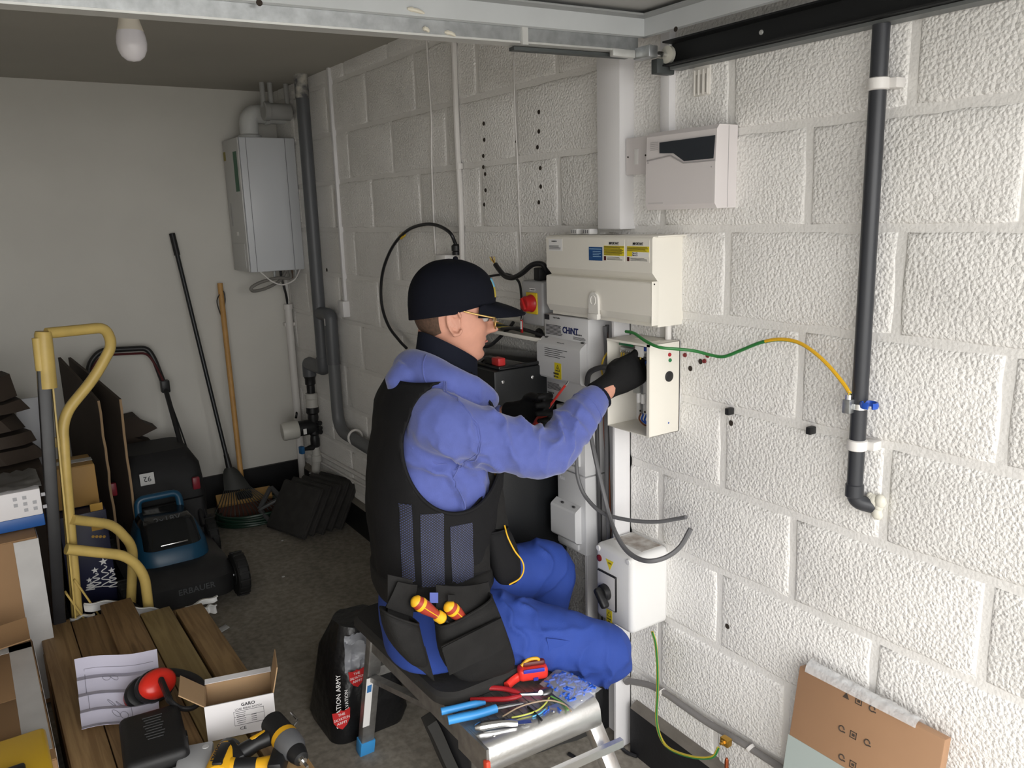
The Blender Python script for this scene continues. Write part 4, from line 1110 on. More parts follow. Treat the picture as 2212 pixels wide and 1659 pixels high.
obj('paper_tag', MB().obox(c0 + fd * .055 + Vector((-.01, -.044, -.01)), fd, Z, Y, .018, .03, .001), m_paper, va)
z3_ = wl(640, 951, .1).z
tp = obj('side_outlet', MB().lathe([(.014, 0), (.018, .02), (.012, .05), (.008, .08)], (vx, vy, z3_), (-.95, -.25, 0), 14), m_black, va)
obj('blue_tap', MB().obox(Vector((vx, vy, z3_)) + Vector((-.95, -.25, 0)).normalized() * .09, (-.25, .95, 0), Z, (-.95, -.25, 0), .03, .042, .022, .004), M('blue_tap', C(38, 92, 140), .4), va)
obj('lower_union', MB().lathe([(.022, 0), (.022, .05), (.028, .052), (.028, .085), (.018, .09)], (vx, vy, z1_ - .30), (0, 0, -1), 18), M('dull_white', None), va)
obj('lagged_pipe', MB().tube(spline([(vx, vy, z1_ - .38), (vx - .004, vy + .01, z1_ - .43), (vx - .006, vy + .012, z1_ - .52), (vx - .006, vy + .012, fz(vy))], 5), .024, 14), M('lagging_white', (.46, .45, .42, 1), .7, bump=.4, bscale=50), va)
obj('loose_tie', MB().tube([(vx - .02, vy - .01, z1_ - .45), (vx - .055, vy - .02, z1_ - .44)], .003, 5), m_pvc, va)

# ================================================================== RAKE AND BROOM
rk = thing('leaf_rake', 'black leaf rake leaning against the back wall', 'rake', (-.52, -.27, fz(-.27)))
m_rkh = M('rake_steel', (.020, .022, .024, 1), .35, .2)
t_ = bk(372, 506, .022); m1 = bk(489, 985, .20); hd = bk(493, 1018, .225)
dirr = (m1 - t_).normalized()
obj('pole', MB().tube([t_, m1], .0115, 12), m_rkh, rk)
obj('hand_grip', MB().tube([t_ - dirr * .004, t_ + dirr * .11], .0155, 12), m_black, rk)
obj('ferrule', MB().tube([m1 - dirr * .01, m1 + dirr * .09], [.0135, .018], 12), m_black, rk)
base = m1 + dirr * .07
end = Vector((base.x + .018, base.y - .06, fz(-.35) + .165))
ax = (end - base)
side = Vector((.97, -.22, 0)).normalized()
nrm = ax.normalized().cross(side)
def fan(s, t):
    w = .02 + (.066 - .02) * (t ** .6)
    u = (s - .5) * 2
    return base + ax * t * (1 - .06 * u * u) + side * (u * w) + nrm * (.012 * (1 - u * u))
obj('head', MB().sheet(fan, 10, 8, .006), M('rake_plastic', (.028, .029, .027, 1), .5), rk)
for i in range(17):
    u = -1 + 2 * i / 16
    p0 = fan((u + 1) / 2, .97)
    p1 = p0 + ax.normalized() * .09 + side * (u * .07) + Vector((0, -.015, 0))
    p2 = p1 + ax.normalized() * .05 + side * (u * .04)
    p2.z = max(p2.z, fz(p2.y) + .006); p1.z = max(p1.z, p2.z + .01)
    p3 = p2 + Vector((.0, .012, 0)); p3.z = fz(p3.y) + .004
    obj('tine', MB().tube(spline([p0, p1, p2, p3], 3), .0028, 6), M('rake_plastic', None), rk)
bm_ = thing('broom', 'wooden handled broom with brown bristles leaning against the back wall', 'broom', (-.42, -.26, fz(-.26)))
t_ = bk(475, 612, .03); b_ = bk(524, 1058, .215)
m_pine = M('pine_handle', C(196, 150, 88), .5, var=.15, vscale=20)
obj('handle', MB().tube([t_, b_], .0145, 14), m_pine, bm_)
obj('cord', MB().tube(spline([t_ + Vector((0, -.016, -.045)), t_ + Vector((-.03, -.02, -.09)), t_ + Vector((-.022, -.02, -.15)), t_ + Vector((-.01, -.017, -.17)), t_ + Vector((.012, -.02, -.10)), t_ + Vector((.012, -.018, -.05))], 5, True), .003, 6, closed=True), m_black, bm_)
bc = Vector((b_.x, b_.y - .02, fz(-.25) + .105))
u_ = Vector((.995, -.10, 0)).normalized(); v_ = Vector((.05, .8, .55)).normalized(); v_ = (v_ - u_ * v_.dot(u_)).normalized(); n_ = u_.cross(v_)
hb = obj('head_block', MB().obox(bc, u_, v_, n_, .29, .075, .024, .004), M('broom_block', C(190, 150, 90), .5, var=.2, vscale=12), bm_)
obj('socket_bracket', MB().obox(bc + n_ * .016, u_, v_, n_, .08, .05, .01, .002), m_black, bm_)
obj('bristles', MB().loft([[bc - n_ * .012 + u_ * a * .14 + v_ * c * .034 for a, c in ((-1, -1), (1, -1), (1, 1), (-1, 1))],
                           [Vector((bc.x, bc.y - .03, fz(-.3) + .004)) + u_ * a * .155 + Vector((0, c * .045, 0)) for a, c in ((-1, -1), (1, -1), (1, 1), (-1, 1))]]),
    M('bristle_brown', C(84, 52, 40), .8, bump=.8, bscale=200, bdist=.004), bm_)

# ================================================================== GREEN HOSE, STAND, SLABS
hs = thing('garden_hose', 'dark green garden hose coiled on the floor in the corner', 'hose', (-.40, -.28, fz(-.28)))
for i in range(7):
    rr = random.Random(i)
    cx, cy = -.37 + rr.uniform(-.012, .012), -.30 + rr.uniform(-.012, .012)
    ra, rbb = .235 - .012 * (i % 3), .165 - .010 * (i % 3)
    zz = .010 + .0165 * (i // 2)
    loop = [Vector((cx + ra * math.cos(a) , cy + rbb * math.sin(a), fz(cy) + zz + .004 * math.sin(3 * a + i))) for a in [2 * math.pi * k / 28 for k in range(28)]]
    obj('coil', MB().tube(loop, .008, 8, closed=True), M('hose_green', C(22, 48, 36), .35), hs)
st = thing('plastic_stand', 'grey plastic folding stand lying against the green hose', 'stand', (-.28, -.42, fz(-.42)))
m_st = M('stand_grey', (.065, .066, .068, 1), .5)
def fl3(px, py, y): return P(px, py, 1, y)
A = [fl3(585, 1052, -.38), fl3(560, 1100, -.43), fl3(590, 1133, -.50), fl3(612, 1150, -.52), fl3(607, 1075, -.46)]
A[3].z = max(A[3].z, fz(A[3].y) + .012)
for k in range(5):
    obj('strut', MB().bar(A[k], A[(k + 1) % 5], .022, .016, bev=.003), m_st, st)
obj('cross_plate', MB().bar(A[1], A[4], .030, .014, bev=.003), m_st, st)
obj('strut', MB().bar(A[0], A[4], .018, .014, bev=.003), m_st, st)
# leaning slabs: bottom edge from (612,1150) to (700,1165), leaning back to the wall
slabs_u = Vector((.30, -.95, 0)).normalized()
base0 = Vector((-.395, -.50, 0))
up_ = Vector((.36, .10, .58)).normalized()
up_ = (up_ - slabs_u * up_.dot(slabs_u)).normalized()
nn = slabs_u.cross(up_); nn = nn if nn.x > 0 else -nn
names = ['dark rubber paving tile, the front one of the leaning row', 'dark rubber paving tile, second in the leaning row', 'dark rubber paving tile, third in the leaning row',
         'dark rubber paving tile, fourth in the leaning row', 'dark rubber paving tile, the last of the row against the plinth']
m_slab = M('paver_rubber', (.040, .038, .036, 1), .8, var=.3, vscale=18, bump=.4, bscale=120)
for i in range(5):
    p0 = base0 + Vector((.050 * i, .002 * i + .012 * (i % 2), 0)); 
    c = p0 + slabs_u * .15 + up_ * .128
    c.z = fz(p0.y - .14) + .128 * up_.z + .020
    sl = thing('paving_tile', names[i], 'paving tile', (c.x, c.y, fz(c.y)), 'leaning paving tiles')
    obj('slab', MB().obox(c, slabs_u, up_, nn, .30, .255, .034, .007), m_slab, sl)
    obj('rim', MB().obox(c - nn * .0, slabs_u, up_, nn, .312, .267, .012, .004), m_slab, sl)

# ================================================================== MOWER
mw = thing('lawn_mower', 'cordless lawn mower with a blue motor housing and black grass bag', 'lawn mower', (-.95, -.8, fz(-.8)))
m_deck = M('mower_deck', (.020, .020, .021, 1), .45, var=.3, vscale=15)
m_teal = M('mower_teal', C(24, 66, 92), .38)
zf = fz(-.95)
def mx(px, py, y): return P(px, py, 1, y)
# deck by rings from the bottom up
def rrect(cx, cy, z, hx, hy, r, n=5):
    pts = []
    for sx, sy, a0 in ((1, 1, 0), (-1, 1, 90), (-1, -1, 180), (1, -1, 270)):
        for k in range(n + 1):
            a = math.radians(a0 + 90 * k / n)
            pts.append(Vector((cx + sx * (hx - r) + r * math.cos(a), cy + sy * (hy - r) + r * math.sin(a), z)))
    return pts
dcx, dcy = -.965, -.96
obj('deck', MB().loft([rrect(dcx + .005, dcy, zf + .045, .21, .25, .08), rrect(dcx + .005, dcy, zf + .13, .21, .25, .08), rrect(dcx, dcy + .01, zf + .17, .205, .225, .08), rrect(dcx, dcy + .02, zf + .195, .16, .18, .08)]), m_deck, mw)
hc = dcx + .0
hy_ = -.955
hous = obj('motor_housing', MB().loft([rrect(hc, hy_, zf + .175, .150, .150, .09), rrect(hc, hy_, zf + .20, .150, .150, .09), rrect(hc, hy_ + .01, zf + .25, .145, .14, .08), rrect(hc, hy_ + .03, zf + .30, .13, .12, .07), rrect(hc, hy_ + .05, zf + .335, .115, .10, .06)]), m_teal, mw)
obj('housing_base', MB().loft([rrect(hc, hy_, zf + .160, .158, .158, .09), rrect(hc, hy_, zf + .182, .158, .158, .09)]), m_black, mw)
lid = obj('battery_lid', MB().loft([rrect(hc, hy_ + .0, zf + .262, .118, .138, .05), rrect(hc, hy_ + .03, zf + .345, .108, .105, .05), rrect(hc, hy_ + .045, zf + .365, .095, .085, .05)]), M('mower_gloss_black', (.010, .011, .012, 1), .15), mw)
obj('lid_trim', MB().box((hc - .055, hy_ - .132, zf + .278), (hc + .055, hy_ - .142, zf + .284), .002), m_steel, lid)
obj('carry_handle', MB().tube(round_path([(hc - .09, hy_ + .11, zf + .33), (hc - .085, hy_ + .12, zf + .42), (hc + .085, hy_ + .12, zf + .42), (hc + .09, hy_ + .11, zf + .33)], .03, 5), .016, 12), m_teal, mw)
obj('lettering', MB().text('2x18V', (hc - .055, hy_ - .055, zf + .352), X, (0, .75, .66), .042, depth=.002), M('mower_print', (.075, .08, .085, 1), .5), mw)
obj('lettering', MB().text('ERBAUER', (dcx - .03, dcy - .2525, zf + .095), X, Z, .036, depth=.002, bold=.0004), M('mower_print', None), mw)
def wheel(x, y, r, w, nm='wheel'):
    wz = fz(y) + r
    wo = obj(nm, MB().lathe([(r * .5, -w / 2), (r * .92, -w / 2), (r, -w / 2 + .008), (r, w / 2 - .008), (r * .92, w / 2), (r * .5, w / 2)], (x, y, wz), X, 30), M('tyre_black', (.012, .012, .012, 1), .7), mw)
    obj('hub', MB().lathe([(r * .5, -w / 2 - .001), (r * .45, w / 2 - .006), (r * .2, w / 2 + .004), (r * .1, w / 2 + .008)], (x, y, wz), X, 20), M('hub_dark', (.03, .03, .031, 1), .45), wo)
    for k in range(18):
        a = 2 * math.pi * k / 18
        obj('tread', MB().obox((x, y + math.cos(a) * r, wz + math.sin(a) * r), X, (0, -math.sin(a), math.cos(a)), (0, math.cos(a), math.sin(a)), w * .9, .012, .006, .001), M('tyre_black', None), wo)
wheel(-.722, -1.13, .095, .05)
wheel(-1.178, -1.13, .095, .05)
wheel(-.735, -.70, .11, .05)
wheel(-1.17, -.70, .11, .05)
for s, x0 in ((1, -.76), (-1, -1.17)):
    obj('axle', MB().cyl((x0, -1.13, fz(-1.13) + .095), (x0 + s * .05, -1.13, fz(-1.13) + .095), .009, 10), m_galv, mw)
# handle bars
hr0 = Vector((-.765, -.74, zf + .20)); hl0 = Vector((-1.08, -.74, zf + .20))
kr = mx(356, 835, -.14); kl = Vector((kr.x - .345, kr.y, kr.z + .02))
tr = mx(333, 775, -.10); tt = mx(318, 752, -.09); tl = mx(215, 757, -.09); tl2 = mx(190, 790, -.10)
m_bar = M('mower_bar', (.018, .018, .019, 1), .4)
obj('lower_bar', MB().tube([hr0, kr], .0125, 12), m_bar, mw)
obj('lower_bar', MB().tube([hl0, kl], .0125, 12), m_bar, mw)
obj('clamp_lever', MB().box(kr + Vector((-.02, -.025, -.03)), kr + Vector((.022, .02, .035)), .006), m_black, mw)
up_path = round_path([kr, tr, tt, tl, tl2, kl], .05, 6)
obj('upper_handle', MB().tube(up_path, .0145, 12), m_bar, mw)
obj('red_bail', MB().tube(round_path([kr + Vector((0, -.018, .01)), tr + Vector((-.004, -.018, -.02)), tt + Vector((-.008, -.02, -.022)), tl + Vector((0, -.02, -.022)), tl2 + Vector((.01, -.018, -.02))], .05, 5), .006, 8), M('bail_red', C(78, 26, 30), .4), mw)
obj('control_cable', MB().tube(spline([kr, (hr0 + kr) / 2 + Vector((.02, -.02, 0)), hr0 + Vector((.02, -.03, -.02)), (-.74, -.95, zf + .10)], 6), .004, 6), m_blackcable, mw)
for p_, nm in ((mx(424, 1043, -.66), 'red'), (mx(244, 1057, -.68), 'red')):
    obj('quick_release', MB().box(p_ + Vector((-.018, -.012, -.03)), p_ + Vector((.016, .012, .03)), .006), M('lever_red', C(120, 30, 42), .4), mw)
# grass bag
gx0, gx1 = -1.06, -.725
gb = MB().loft([rrect((gx0 + gx1) / 2, -.45, zf + .19, .18, .18, .05), rrect((gx0 + gx1) / 2, -.46, zf + .33, .185, .19, .05), rrect((gx0 + gx1) / 2, -.43, zf + .47, .175, .18, .05), rrect((gx0 + gx1) / 2, -.40, zf + .54, .14, .13, .05)])
bag = obj('grass_bag', gb, M('bag_black', (.010, .010, .011, 1), .65, bump=.2, bscale=150), mw)
q = mx(318, 1035, -.652)
lab = obj('sticker', MB().obox(q, X, Vector((0, .1, 1)), Vector((0, -1, .1)), .062, .055, .001), M('mower_sticker', (.55, .55, .54, 1), .5), bag)
obj('print', MB().text('92', q + Vector((.018, -.0012, .012)), -X, Vector((0, -.1, -1)), .035, depth=.0012), m_ink, lab)
obj('bag_flap', MB().loft([rrect((gx0 + gx1) / 2, -.66, zf + .15, .17, .06, .04), rrect((gx0 + gx1) / 2, -.64, zf + .32, .16, .03, .02)]), M('bag_black', None), mw)
# ================================================================== SACK TRUCK
m_ty = M('truck_yellow', C(210, 182, 106), .42, var=.18, vscale=14)
m_tb = M('truck_black', (.020, .020, .022, 1), .4, var=.3, vscale=20)
tk = thing('sack_truck', 'yellow and black sack truck with a looped handle standing before the cartons', 'hand truck', (-1.36, -1.40, fz(-1.4)))
def k_(px, py, y=-1.40): return P(px, py, 1, y)
top = k_(92, 722, -1.44); bot = k_(128, 1330, -1.44); dn = (bot - top).normalized()
flo = bot + dn * ((bot.z - fz(-1.44)) / -dn.z)
s0 = k_(84, 735, -1.44)
obj('black_rail', MB().bar(k_(93, 790, -1.44), flo, .040, .045, (0, 1, 0), .004), m_tb, tk)
obj('inner_strip', MB().bar(k_(113, 830, -1.42), k_(163, 1340, -1.42), .006, .03, (0, 1, 0), .001), m_ty, tk)
sl = MB().tube([k_(93, 716, -1.44), k_(93, 722, -1.44), k_(96, 760, -1.44), k_(103, 838, -1.44)], [.024, .027, .029, .030], 16)
obj('sleeve', sl, m_ty, tk)
obj('sleeve_post', MB().tube([k_(80, 730, -1.45), k_(88, 800, -1.45)], .016, 12), m_ty, tk)
hl = round_path([k_(100, 720, -1.43), k_(150, 715, -1.40), k_(228, 707, -1.36), k_(243, 745, -1.34), k_(205, 815, -1.34), k_(134, 900, -1.36), k_(140, 1000, -1.38), k_(168, 1345, -1.38)], .065, 8)
e_ = hl[-1]
hl.append(Vector((e_.x - .004, e_.y, fz(-1.38) + .03)))
obj('looped_handle', MB().tube(hl, .0190, 14), m_ty, tk)
obj('loop_tube', MB().tube(round_path([k_(155, 1122, -1.40), k_(245, 1133, -1.30), k_(288, 1180, -1.26), k_(282, 1325, -1.26)], .05, 6), .0185, 14), m_ty, tk)
obj('loop_tube', MB().tube(round_path([k_(143, 1186, -1.46), k_(275, 1200, -1.42), k_(312, 1240, -1.41), k_(325, 1345, -1.41)], .05, 6), .0190, 14), m_ty, tk)
obj('brace', MB().bar(k_(160, 1250, -1.40), k_(215, 1330, -1.36), .006, .02, (0, 1, 0)), m_ty, tk)
obj('brace', MB().bar(k_(142, 1280, -1.44), k_(185, 1340, -1.40), .006, .02, (0, 1, 0)), m_ty, tk)
obj('bracket', MB().obox(k_(123, 955, -1.40), X, Z, Y, .02, .035, .02, .003), m_ty, tk)
for yy in (-1.50, -1.30):
    wo = obj('wheel', MB().lathe([(.03, -.018), (.085, -.018), (.095, -.008), (.095, .008), (.085, .018), (.03, .018)], (-1.235, yy, fz(yy) + .095), Y, 26), M('tyre_black', None), tk)
    obj('hub', MB().lathe([(.03, -.02), (.03, .02)], (-1.235, yy, fz(yy) + .095), Y, 16), m_ty, wo)
obj('axle', MB().cyl((-1.235, -1.50, fz(-1.4) + .095), (-1.235, -1.30, fz(-1.4) + .095), .01, 10), m_galv, tk)
obj('toe_plate', MB().box((-1.462, -1.52, fz(-1.5) + .002), (-1.38, -1.30, fz(-1.3) + .008)), m_tb, tk)

# ================================================================== CARTONS AND CLUTTER ON THE LEFT
m_card = M('cardboard', C(146, 114, 80), .75, var=.10, vscale=5, bump=.1, bscale=200)
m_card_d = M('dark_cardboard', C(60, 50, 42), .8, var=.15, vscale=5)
m_card_in = M('cardboard_inner', C(168, 138, 104), .8, var=.08, vscale=6)
m_tape = M('packing_tape', (.52, .51, .50, 1), .3, var=.12, vscale=12)
m_cardw = M('white_card', (.74, .72, .73, 1), .5)
def carton(name, lbl, lo_, hi_, mat=None, rot=0.0, tape=True, group=None):
    lo_, hi_ = Vector(lo_), Vector(hi_)
    c = (lo_ + hi_) / 2
    t = thing(name, lbl, 'box', (c.x, c.y, lo_.z), group)
    u = Vector((math.cos(rot), math.sin(rot), 0)); v = Vector((-math.sin(rot), math.cos(rot), 0))
    s = hi_ - lo_
    obj('body', MB().obox(c, u, v, Z, s.x, s.y, s.z - .004, .004), mat or m_card, t)
    zt_ = hi_.z
    for k in (-1, 1):
        obj('top_flap', MB().obox(Vector((c.x, c.y, zt_ - .001)) + v * (k * s.y * .25), u, v, Z, s.x - .004, s.y * .5 - .003, .004, .001), mat or m_card, t)
    if tape:
        obj('tape', MB().obox(Vector((c.x, c.y, zt_ + .0015)), u, v, Z, s.x + .002, .05, .001), m_tape, t)
    return t, c, u, v, s
z0 = fz(-1.35)
t, c, u, v, s = carton('cardboard_box', 'large brown cardboard box with clear tape wrapped round its edges behind the planks', (-1.92, -1.56, z0), (-1.470, -1.17, .655))
obj('edge_tape', MB().box((-1.54, -1.5605, z0 + .02), (-1.469, -1.562, .650)), m_tape, t)
obj('edge_tape', MB().box((-1.469, -1.562, z0 + .02), (-1.4675, -1.45, .650)), m_tape, t)
obj('low_tape', MB().box((-1.92, -1.5605, .32), (-1.469, -1.5625, .375)), m_tape, t)
t = thing('white_carton', 'flat white printed carton with a blue base on top of the large brown box', 'box', (-1.6, -1.35, .66))
obj('blue_base', MB().box((-1.90, -1.47, .660), (-1.436, -1.21, .702), .003), M('carton_blue', C(36, 84, 150), .4), t)
obj('white_sleeve', MB().box((-1.89, -1.475, .703), (-1.438, -1.20, .795), .003), m_cardw, t)
obj('crumpled_film', MB().sheet(lambda a, b: (-1.87 + .44 * a, -1.46 + .24 * b, .800 + .018 * noise.noise(Vector((a * 6, b * 5, 2.))) ** 2 + .012 * abs(noise.noise(Vector((a * 11, b * 9, 0))))), 22, 14, .0015), M('grey_film', (.16, .155, .15, 1), .35), t)
mb = MB()
for i in range(4):
    xx = -1.52 + .028 * i
    for j in range(3):
        if (i + j) % 4: mb.box((xx, -1.4752, .722 + .022 * j), (xx + .012, -1.4760, .734 + .022 * j))
obj('printed_symbols', mb, M('grey_symbol', (.38, .38, .40, 1), .5), t).__setitem__('kind', 'stuff')
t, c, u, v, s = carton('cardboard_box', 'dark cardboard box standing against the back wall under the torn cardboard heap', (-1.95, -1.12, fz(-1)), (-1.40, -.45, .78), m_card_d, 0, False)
# torn dark cardboard heap
lbls = ['torn dark cardboard piece at the bottom of the heap on the dark box', 'torn dark cardboard piece, second up in the heap on the dark box', 'torn dark cardboard piece in the middle of the heap on the dark box',
        'torn dark cardboard piece, second from the top of the heap on the dark box', 'torn dark cardboard piece on top of the heap on the dark box']
for i, (xe, zb_, th_) in enumerate(((-1.372, .79, .06), (-1.40, .853, .055), (-1.43, .912, .065), (-1.405, .98, .05), (-1.44, 1.034, .09))):
    rr = random.Random(40 + i)
    poly = [(-1.93, -1.08 + rr.uniform(0, .03)), (xe - .14, -1.09), (xe - .05, -1.05 + rr.uniform(-.02, .02)), (xe, -.98 + rr.uniform(-.03, .03)), (xe - .02, -.86), (xe - .10, -.74 + rr.uniform(-.05, .05)), (-1.93, -.62)]
    r0 = [Vector((a, b, zb_ + .010 * rr.random())) for a, b in poly]
    r1 = [Vector((a - .03 * rr.random() - .012, b + .01 * rr.random(), zb_ + th_ - .012 + .010 * rr.random())) for a, b in poly]
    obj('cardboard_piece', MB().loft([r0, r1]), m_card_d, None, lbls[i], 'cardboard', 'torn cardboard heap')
t = thing('framed_panel', 'pale grey panel standing behind the sack truck rail', 'panel', (-1.36, -.30, fz(-.3)))
obj('sheet', MB().box((-1.43, -.30, fz(-.3)), (-1.33, -.275, .90), .002), M('pale_panel', (.50, .51, .54, 1), .4), t)
# dark folded cardboard between the mower and the back wall
t = thing('folded_carton', 'dark flattened cartons stacked behind the mower handle', 'cardboard', (-.96, -.09, fz(-.1)))
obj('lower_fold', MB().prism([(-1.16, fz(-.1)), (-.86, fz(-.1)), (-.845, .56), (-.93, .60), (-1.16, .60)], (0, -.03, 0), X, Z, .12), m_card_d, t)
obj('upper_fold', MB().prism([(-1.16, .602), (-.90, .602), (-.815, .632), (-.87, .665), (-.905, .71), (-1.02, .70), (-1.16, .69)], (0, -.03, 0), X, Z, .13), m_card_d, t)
# two torn cardboard sheets
def torn_sheet(lbl, a, b, za_, zb_, sd):
    rr = random.Random(sd)
    a, b = Vector(a), Vector(b)
    zbm = fz(-.5) + .002
    nrm = (b - a).cross(Z).normalized() * .006
    front = []
    n_ = 16
    for i in range(n_ + 1):
        zz = zbm + (zb_ - zbm) * i / n_
        front.append(b + (b - a).normalized() * rr.uniform(-.008, .008) + Z * zz)
    ring = [a + Z * zbm] + front + [(a + b) / 2 + Z * ((za_ + zb_) / 2 + .004), a + Z * za_]
    t = thing('cardboard_sheet', lbl, 'cardboard', ((a.x + b.x) / 2, (a.y + b.y) / 2, zbm), 'leaning cardboard sheets')
    obj('sheet', MB().loft([[q - nrm for q in ring], [q + nrm for q in ring]]), m_card_d, t)
    ed = [q + (b - a).normalized() * .001 for q in front]
    obj('torn_edge', MB().loft([[p - nrm * .8 + (b - a).normalized() * -.004, p + nrm * .8 + (b - a).normalized() * -.004, p + nrm * .8 + (b - a).normalized() * .0025, p - nrm * .8 + (b - a).normalized() * .0025] for p in ed]), M('torn_edge', C(150, 125, 95), .8), t)
A1, B1 = P(128, 772, 1, -.30), P(213, 866, 1, -.75)
torn_sheet('torn brown cardboard sheet leaning nearest the sack truck handle', (A1.x, A1.y, 0), (B1.x, B1.y, 0), A1.z, B1.z, 1)
A2, B2 = P(150, 772, 1, -.20), P(258, 862, 1, -.80)
torn_sheet('torn brown cardboard sheet leaning between the mower bag and the other sheet', (A2.x, A2.y, 0), (B2.x, B2.y, 0), A2.z, B2.z, 2)
# christmas box with a small carton on it
xb = thing('decorations_box', 'dark blue christmas lights box printed with white stars', 'box', (-1.27, -.95, fz(-.95)))
m_xb = M('xmas_navy', C(30, 32, 58), .4)
fy = -1.10
obj('body', MB().box((-1.375, fy, fz(-1)), (-1.205, -.80, .555), .003), m_xb, xb)
def star(mb, cx, cz, r):
    pts = []
    for i in range(10):
        a = math.pi / 2 + math.pi * i / 5
        pts.append((cx + (r if i % 2 == 0 else r * .42) * math.cos(a), cz + (r if i % 2 == 0 else r * .42) * math.sin(a)))
    mb.prism(pts, (0, fy - .0004, 0), X, Z, .0008)
for (px, py, r, hgt) in ((223, 1213, .017, .095), (205, 1232, .014, .06), (241, 1232, .014, .06), (193, 1253, .012, .03)):
    q = P(px, py, 1, fy)
    mb = MB(); star(mb, q.x, q.z, r)
    so = obj('star', mb, m_paper, xb)
    obj('spiral', MB().tube([Vector((q.x + .009 * math.sin(a * 2.2) * (1 + a * .12), fy - .0015, q.z - r - hgt * a / 9)) for a in [9 * i / 40 for i in range(41)]], .0022, 6), m_paper, so)
for (px, py, w_, h_) in ((208, 1095, .045, .030), (212, 1133, .05, .045)):
    q = P(px, py, 1, fy)
    obj('gold_panel', MB().box((q.x - w_ / 2, fy - .0005, q.z - h_ / 2), (q.x + w_ / 2, fy - .0015, q.z + h_ / 2)), M('gold_print', C(175, 135, 50), .45), xb)
for i in range(4):
    q = P(201 + i * 8, 1159, 1, fy)
    obj('gold_dot', MB().cyl((q.x, fy - .0005, q.z), (q.x, fy - .0015, q.z), .006, 10), M('gold_print', None), xb)
cy_ = -1.02
t, c, u, v, s = carton('cardboard_box', 'small tan cardboard box on the christmas lights box', (-1.365, cy_, .558), (-1.215, -.84, .728), M('tan_carton', C(158, 122, 66), .6, var=.08))
# carton in the front left corner
t, c, u, v, s = carton('cardboard_box', 'brown cardboard box with torn white tape beside the timber stack', (-1.98, -2.50, fz(-2.1)), (-1.535, -1.78, .40), m_card, 0, False)
for (a, b) in (((-1.60, -2.45, .4005), (-1.54, -1.80, .4018)), ((-1.95, -1.84, .4005), (-1.54, -1.80, .4018))):
    obj('white_tape', MB().box(a, b), m_tape, t)
obj('edge_tape', MB().box((-1.535, -2.45, .30), (-1.5335, -1.80, .40)), m_tape, t)
t = thing('cardboard_flap', 'bent brown cardboard flap lying on the taped box by the planks', 'cardboard', (-1.6, -1.78, .41))
obj('flap', MB().sheet(lambda a, b: (-1.64 + .10 * a, -1.82 + .10 * b, .412 + .03 * b * b + .008 * a), 6, 6, .004), m_card, t)
# yellow tool case at the frame's corner
t = thing('tool_case', 'yellow plastic tool case beside the timber stack', 'tool case', (-1.66, -2.6, .40))
obj('lid', MB().box((-1.80, -2.78, .405), (-1.548, -2.425, .455), .012, 3), M('case_yellow', C(205, 165, 30), .4), t)
obj('handle', MB().box((-1.75, -2.62, .455), (-1.60, -2.58, .470), .006), m_black, t)

# ================================================================== TIMBER
def wood(name, c1, c2):
    m = bpy.data.materials.new(name); m.use_nodes = True
    nt = m.node_tree; N = nt.nodes; L = nt.links
    b = N['Principled BSDF']; b.inputs['Roughness'].default_value = .68
    geo = N.new('ShaderNodeNewGeometry'); mp = N.new('ShaderNodeMapping'); mp.inputs['Scale'].default_value = (30, 1.6, 30)
    oi = N.new('ShaderNodeObjectInfo')
    ad = N.new('ShaderNodeVectorMath'); ad.operation = 'ADD'
    L.new(geo.outputs['Position'], ad.inputs[0])
    ml = N.new('ShaderNodeVectorMath'); ml.operation = 'SCALE'; ml.inputs[0].default_value = (3.1, 7.7, 1.3)
    L.new(oi.outputs['Random'], ml.inputs['Scale']); L.new(ml.outputs['Vector'], ad.inputs[1])
    L.new(ad.outputs['Vector'], mp.inputs['Vector'])
    n = N.new('ShaderNodeTexNoise'); n.inputs['Scale'].default_value = 1.6; n.inputs['Detail'].default_value = 5; n.inputs['Distortion'].default_value = 1.2
    L.new(mp.outputs['Vector'], n.inputs['Vector'])
    r = N.new('ShaderNodeValToRGB'); r.color_ramp.elements[0].color = c2; r.color_ramp.elements[1].color = c1
    r.color_ramp.elements[0].position = .36; r.color_ramp.elements[1].position = .62
    L.new(n.outputs['Fac'], r.inputs['Fac'])
    n2 = N.new('ShaderNodeTexNoise'); n2.inputs['Scale'].default_value = 5; n2.inputs['Detail'].default_value = 3
    L.new(ad.outputs['Vector'], n2.inputs['Vector'])
    r2 = N.new('ShaderNodeValToRGB'); r2.color_ramp.elements[0].color = (.72, .72, .72, 1); r2.color_ramp.elements[1].color = (1.08, 1.05, 1, 1)
    L.new(n2.outputs['Fac'], r2.inputs['Fac'])
    mx_ = N.new('ShaderNodeMixRGB'); mx_.blend_type = 'MULTIPLY'; mx_.inputs['Fac'].default_value = 1
    L.new(r.outputs['Color'], mx_.inputs['Color1']); L.new(r2.outputs['Color'], mx_.inputs['Color2'])
    L.new(mx_.outputs['Color'], b.inputs['Base Color'])
    bp = N.new('ShaderNodeBump'); bp.inputs['Strength'].default_value = .15; bp.inputs['Distance'].default_value = .002
    L.new(n.outputs['Fac'], bp.inputs['Height']); L.new(bp.outputs['Normal'], b.inputs['Normal'])
    MATS[name] = m
    return m
w1 = wood('treated_timber', C(170, 140, 98), C(138, 109, 73))
w2 = wood('treated_timber_dark', C(154, 124, 86), C(122, 95, 64))
w3 = wood('treated_timber_green', C(166, 145, 99), C(142, 121, 79))
TZ = .285
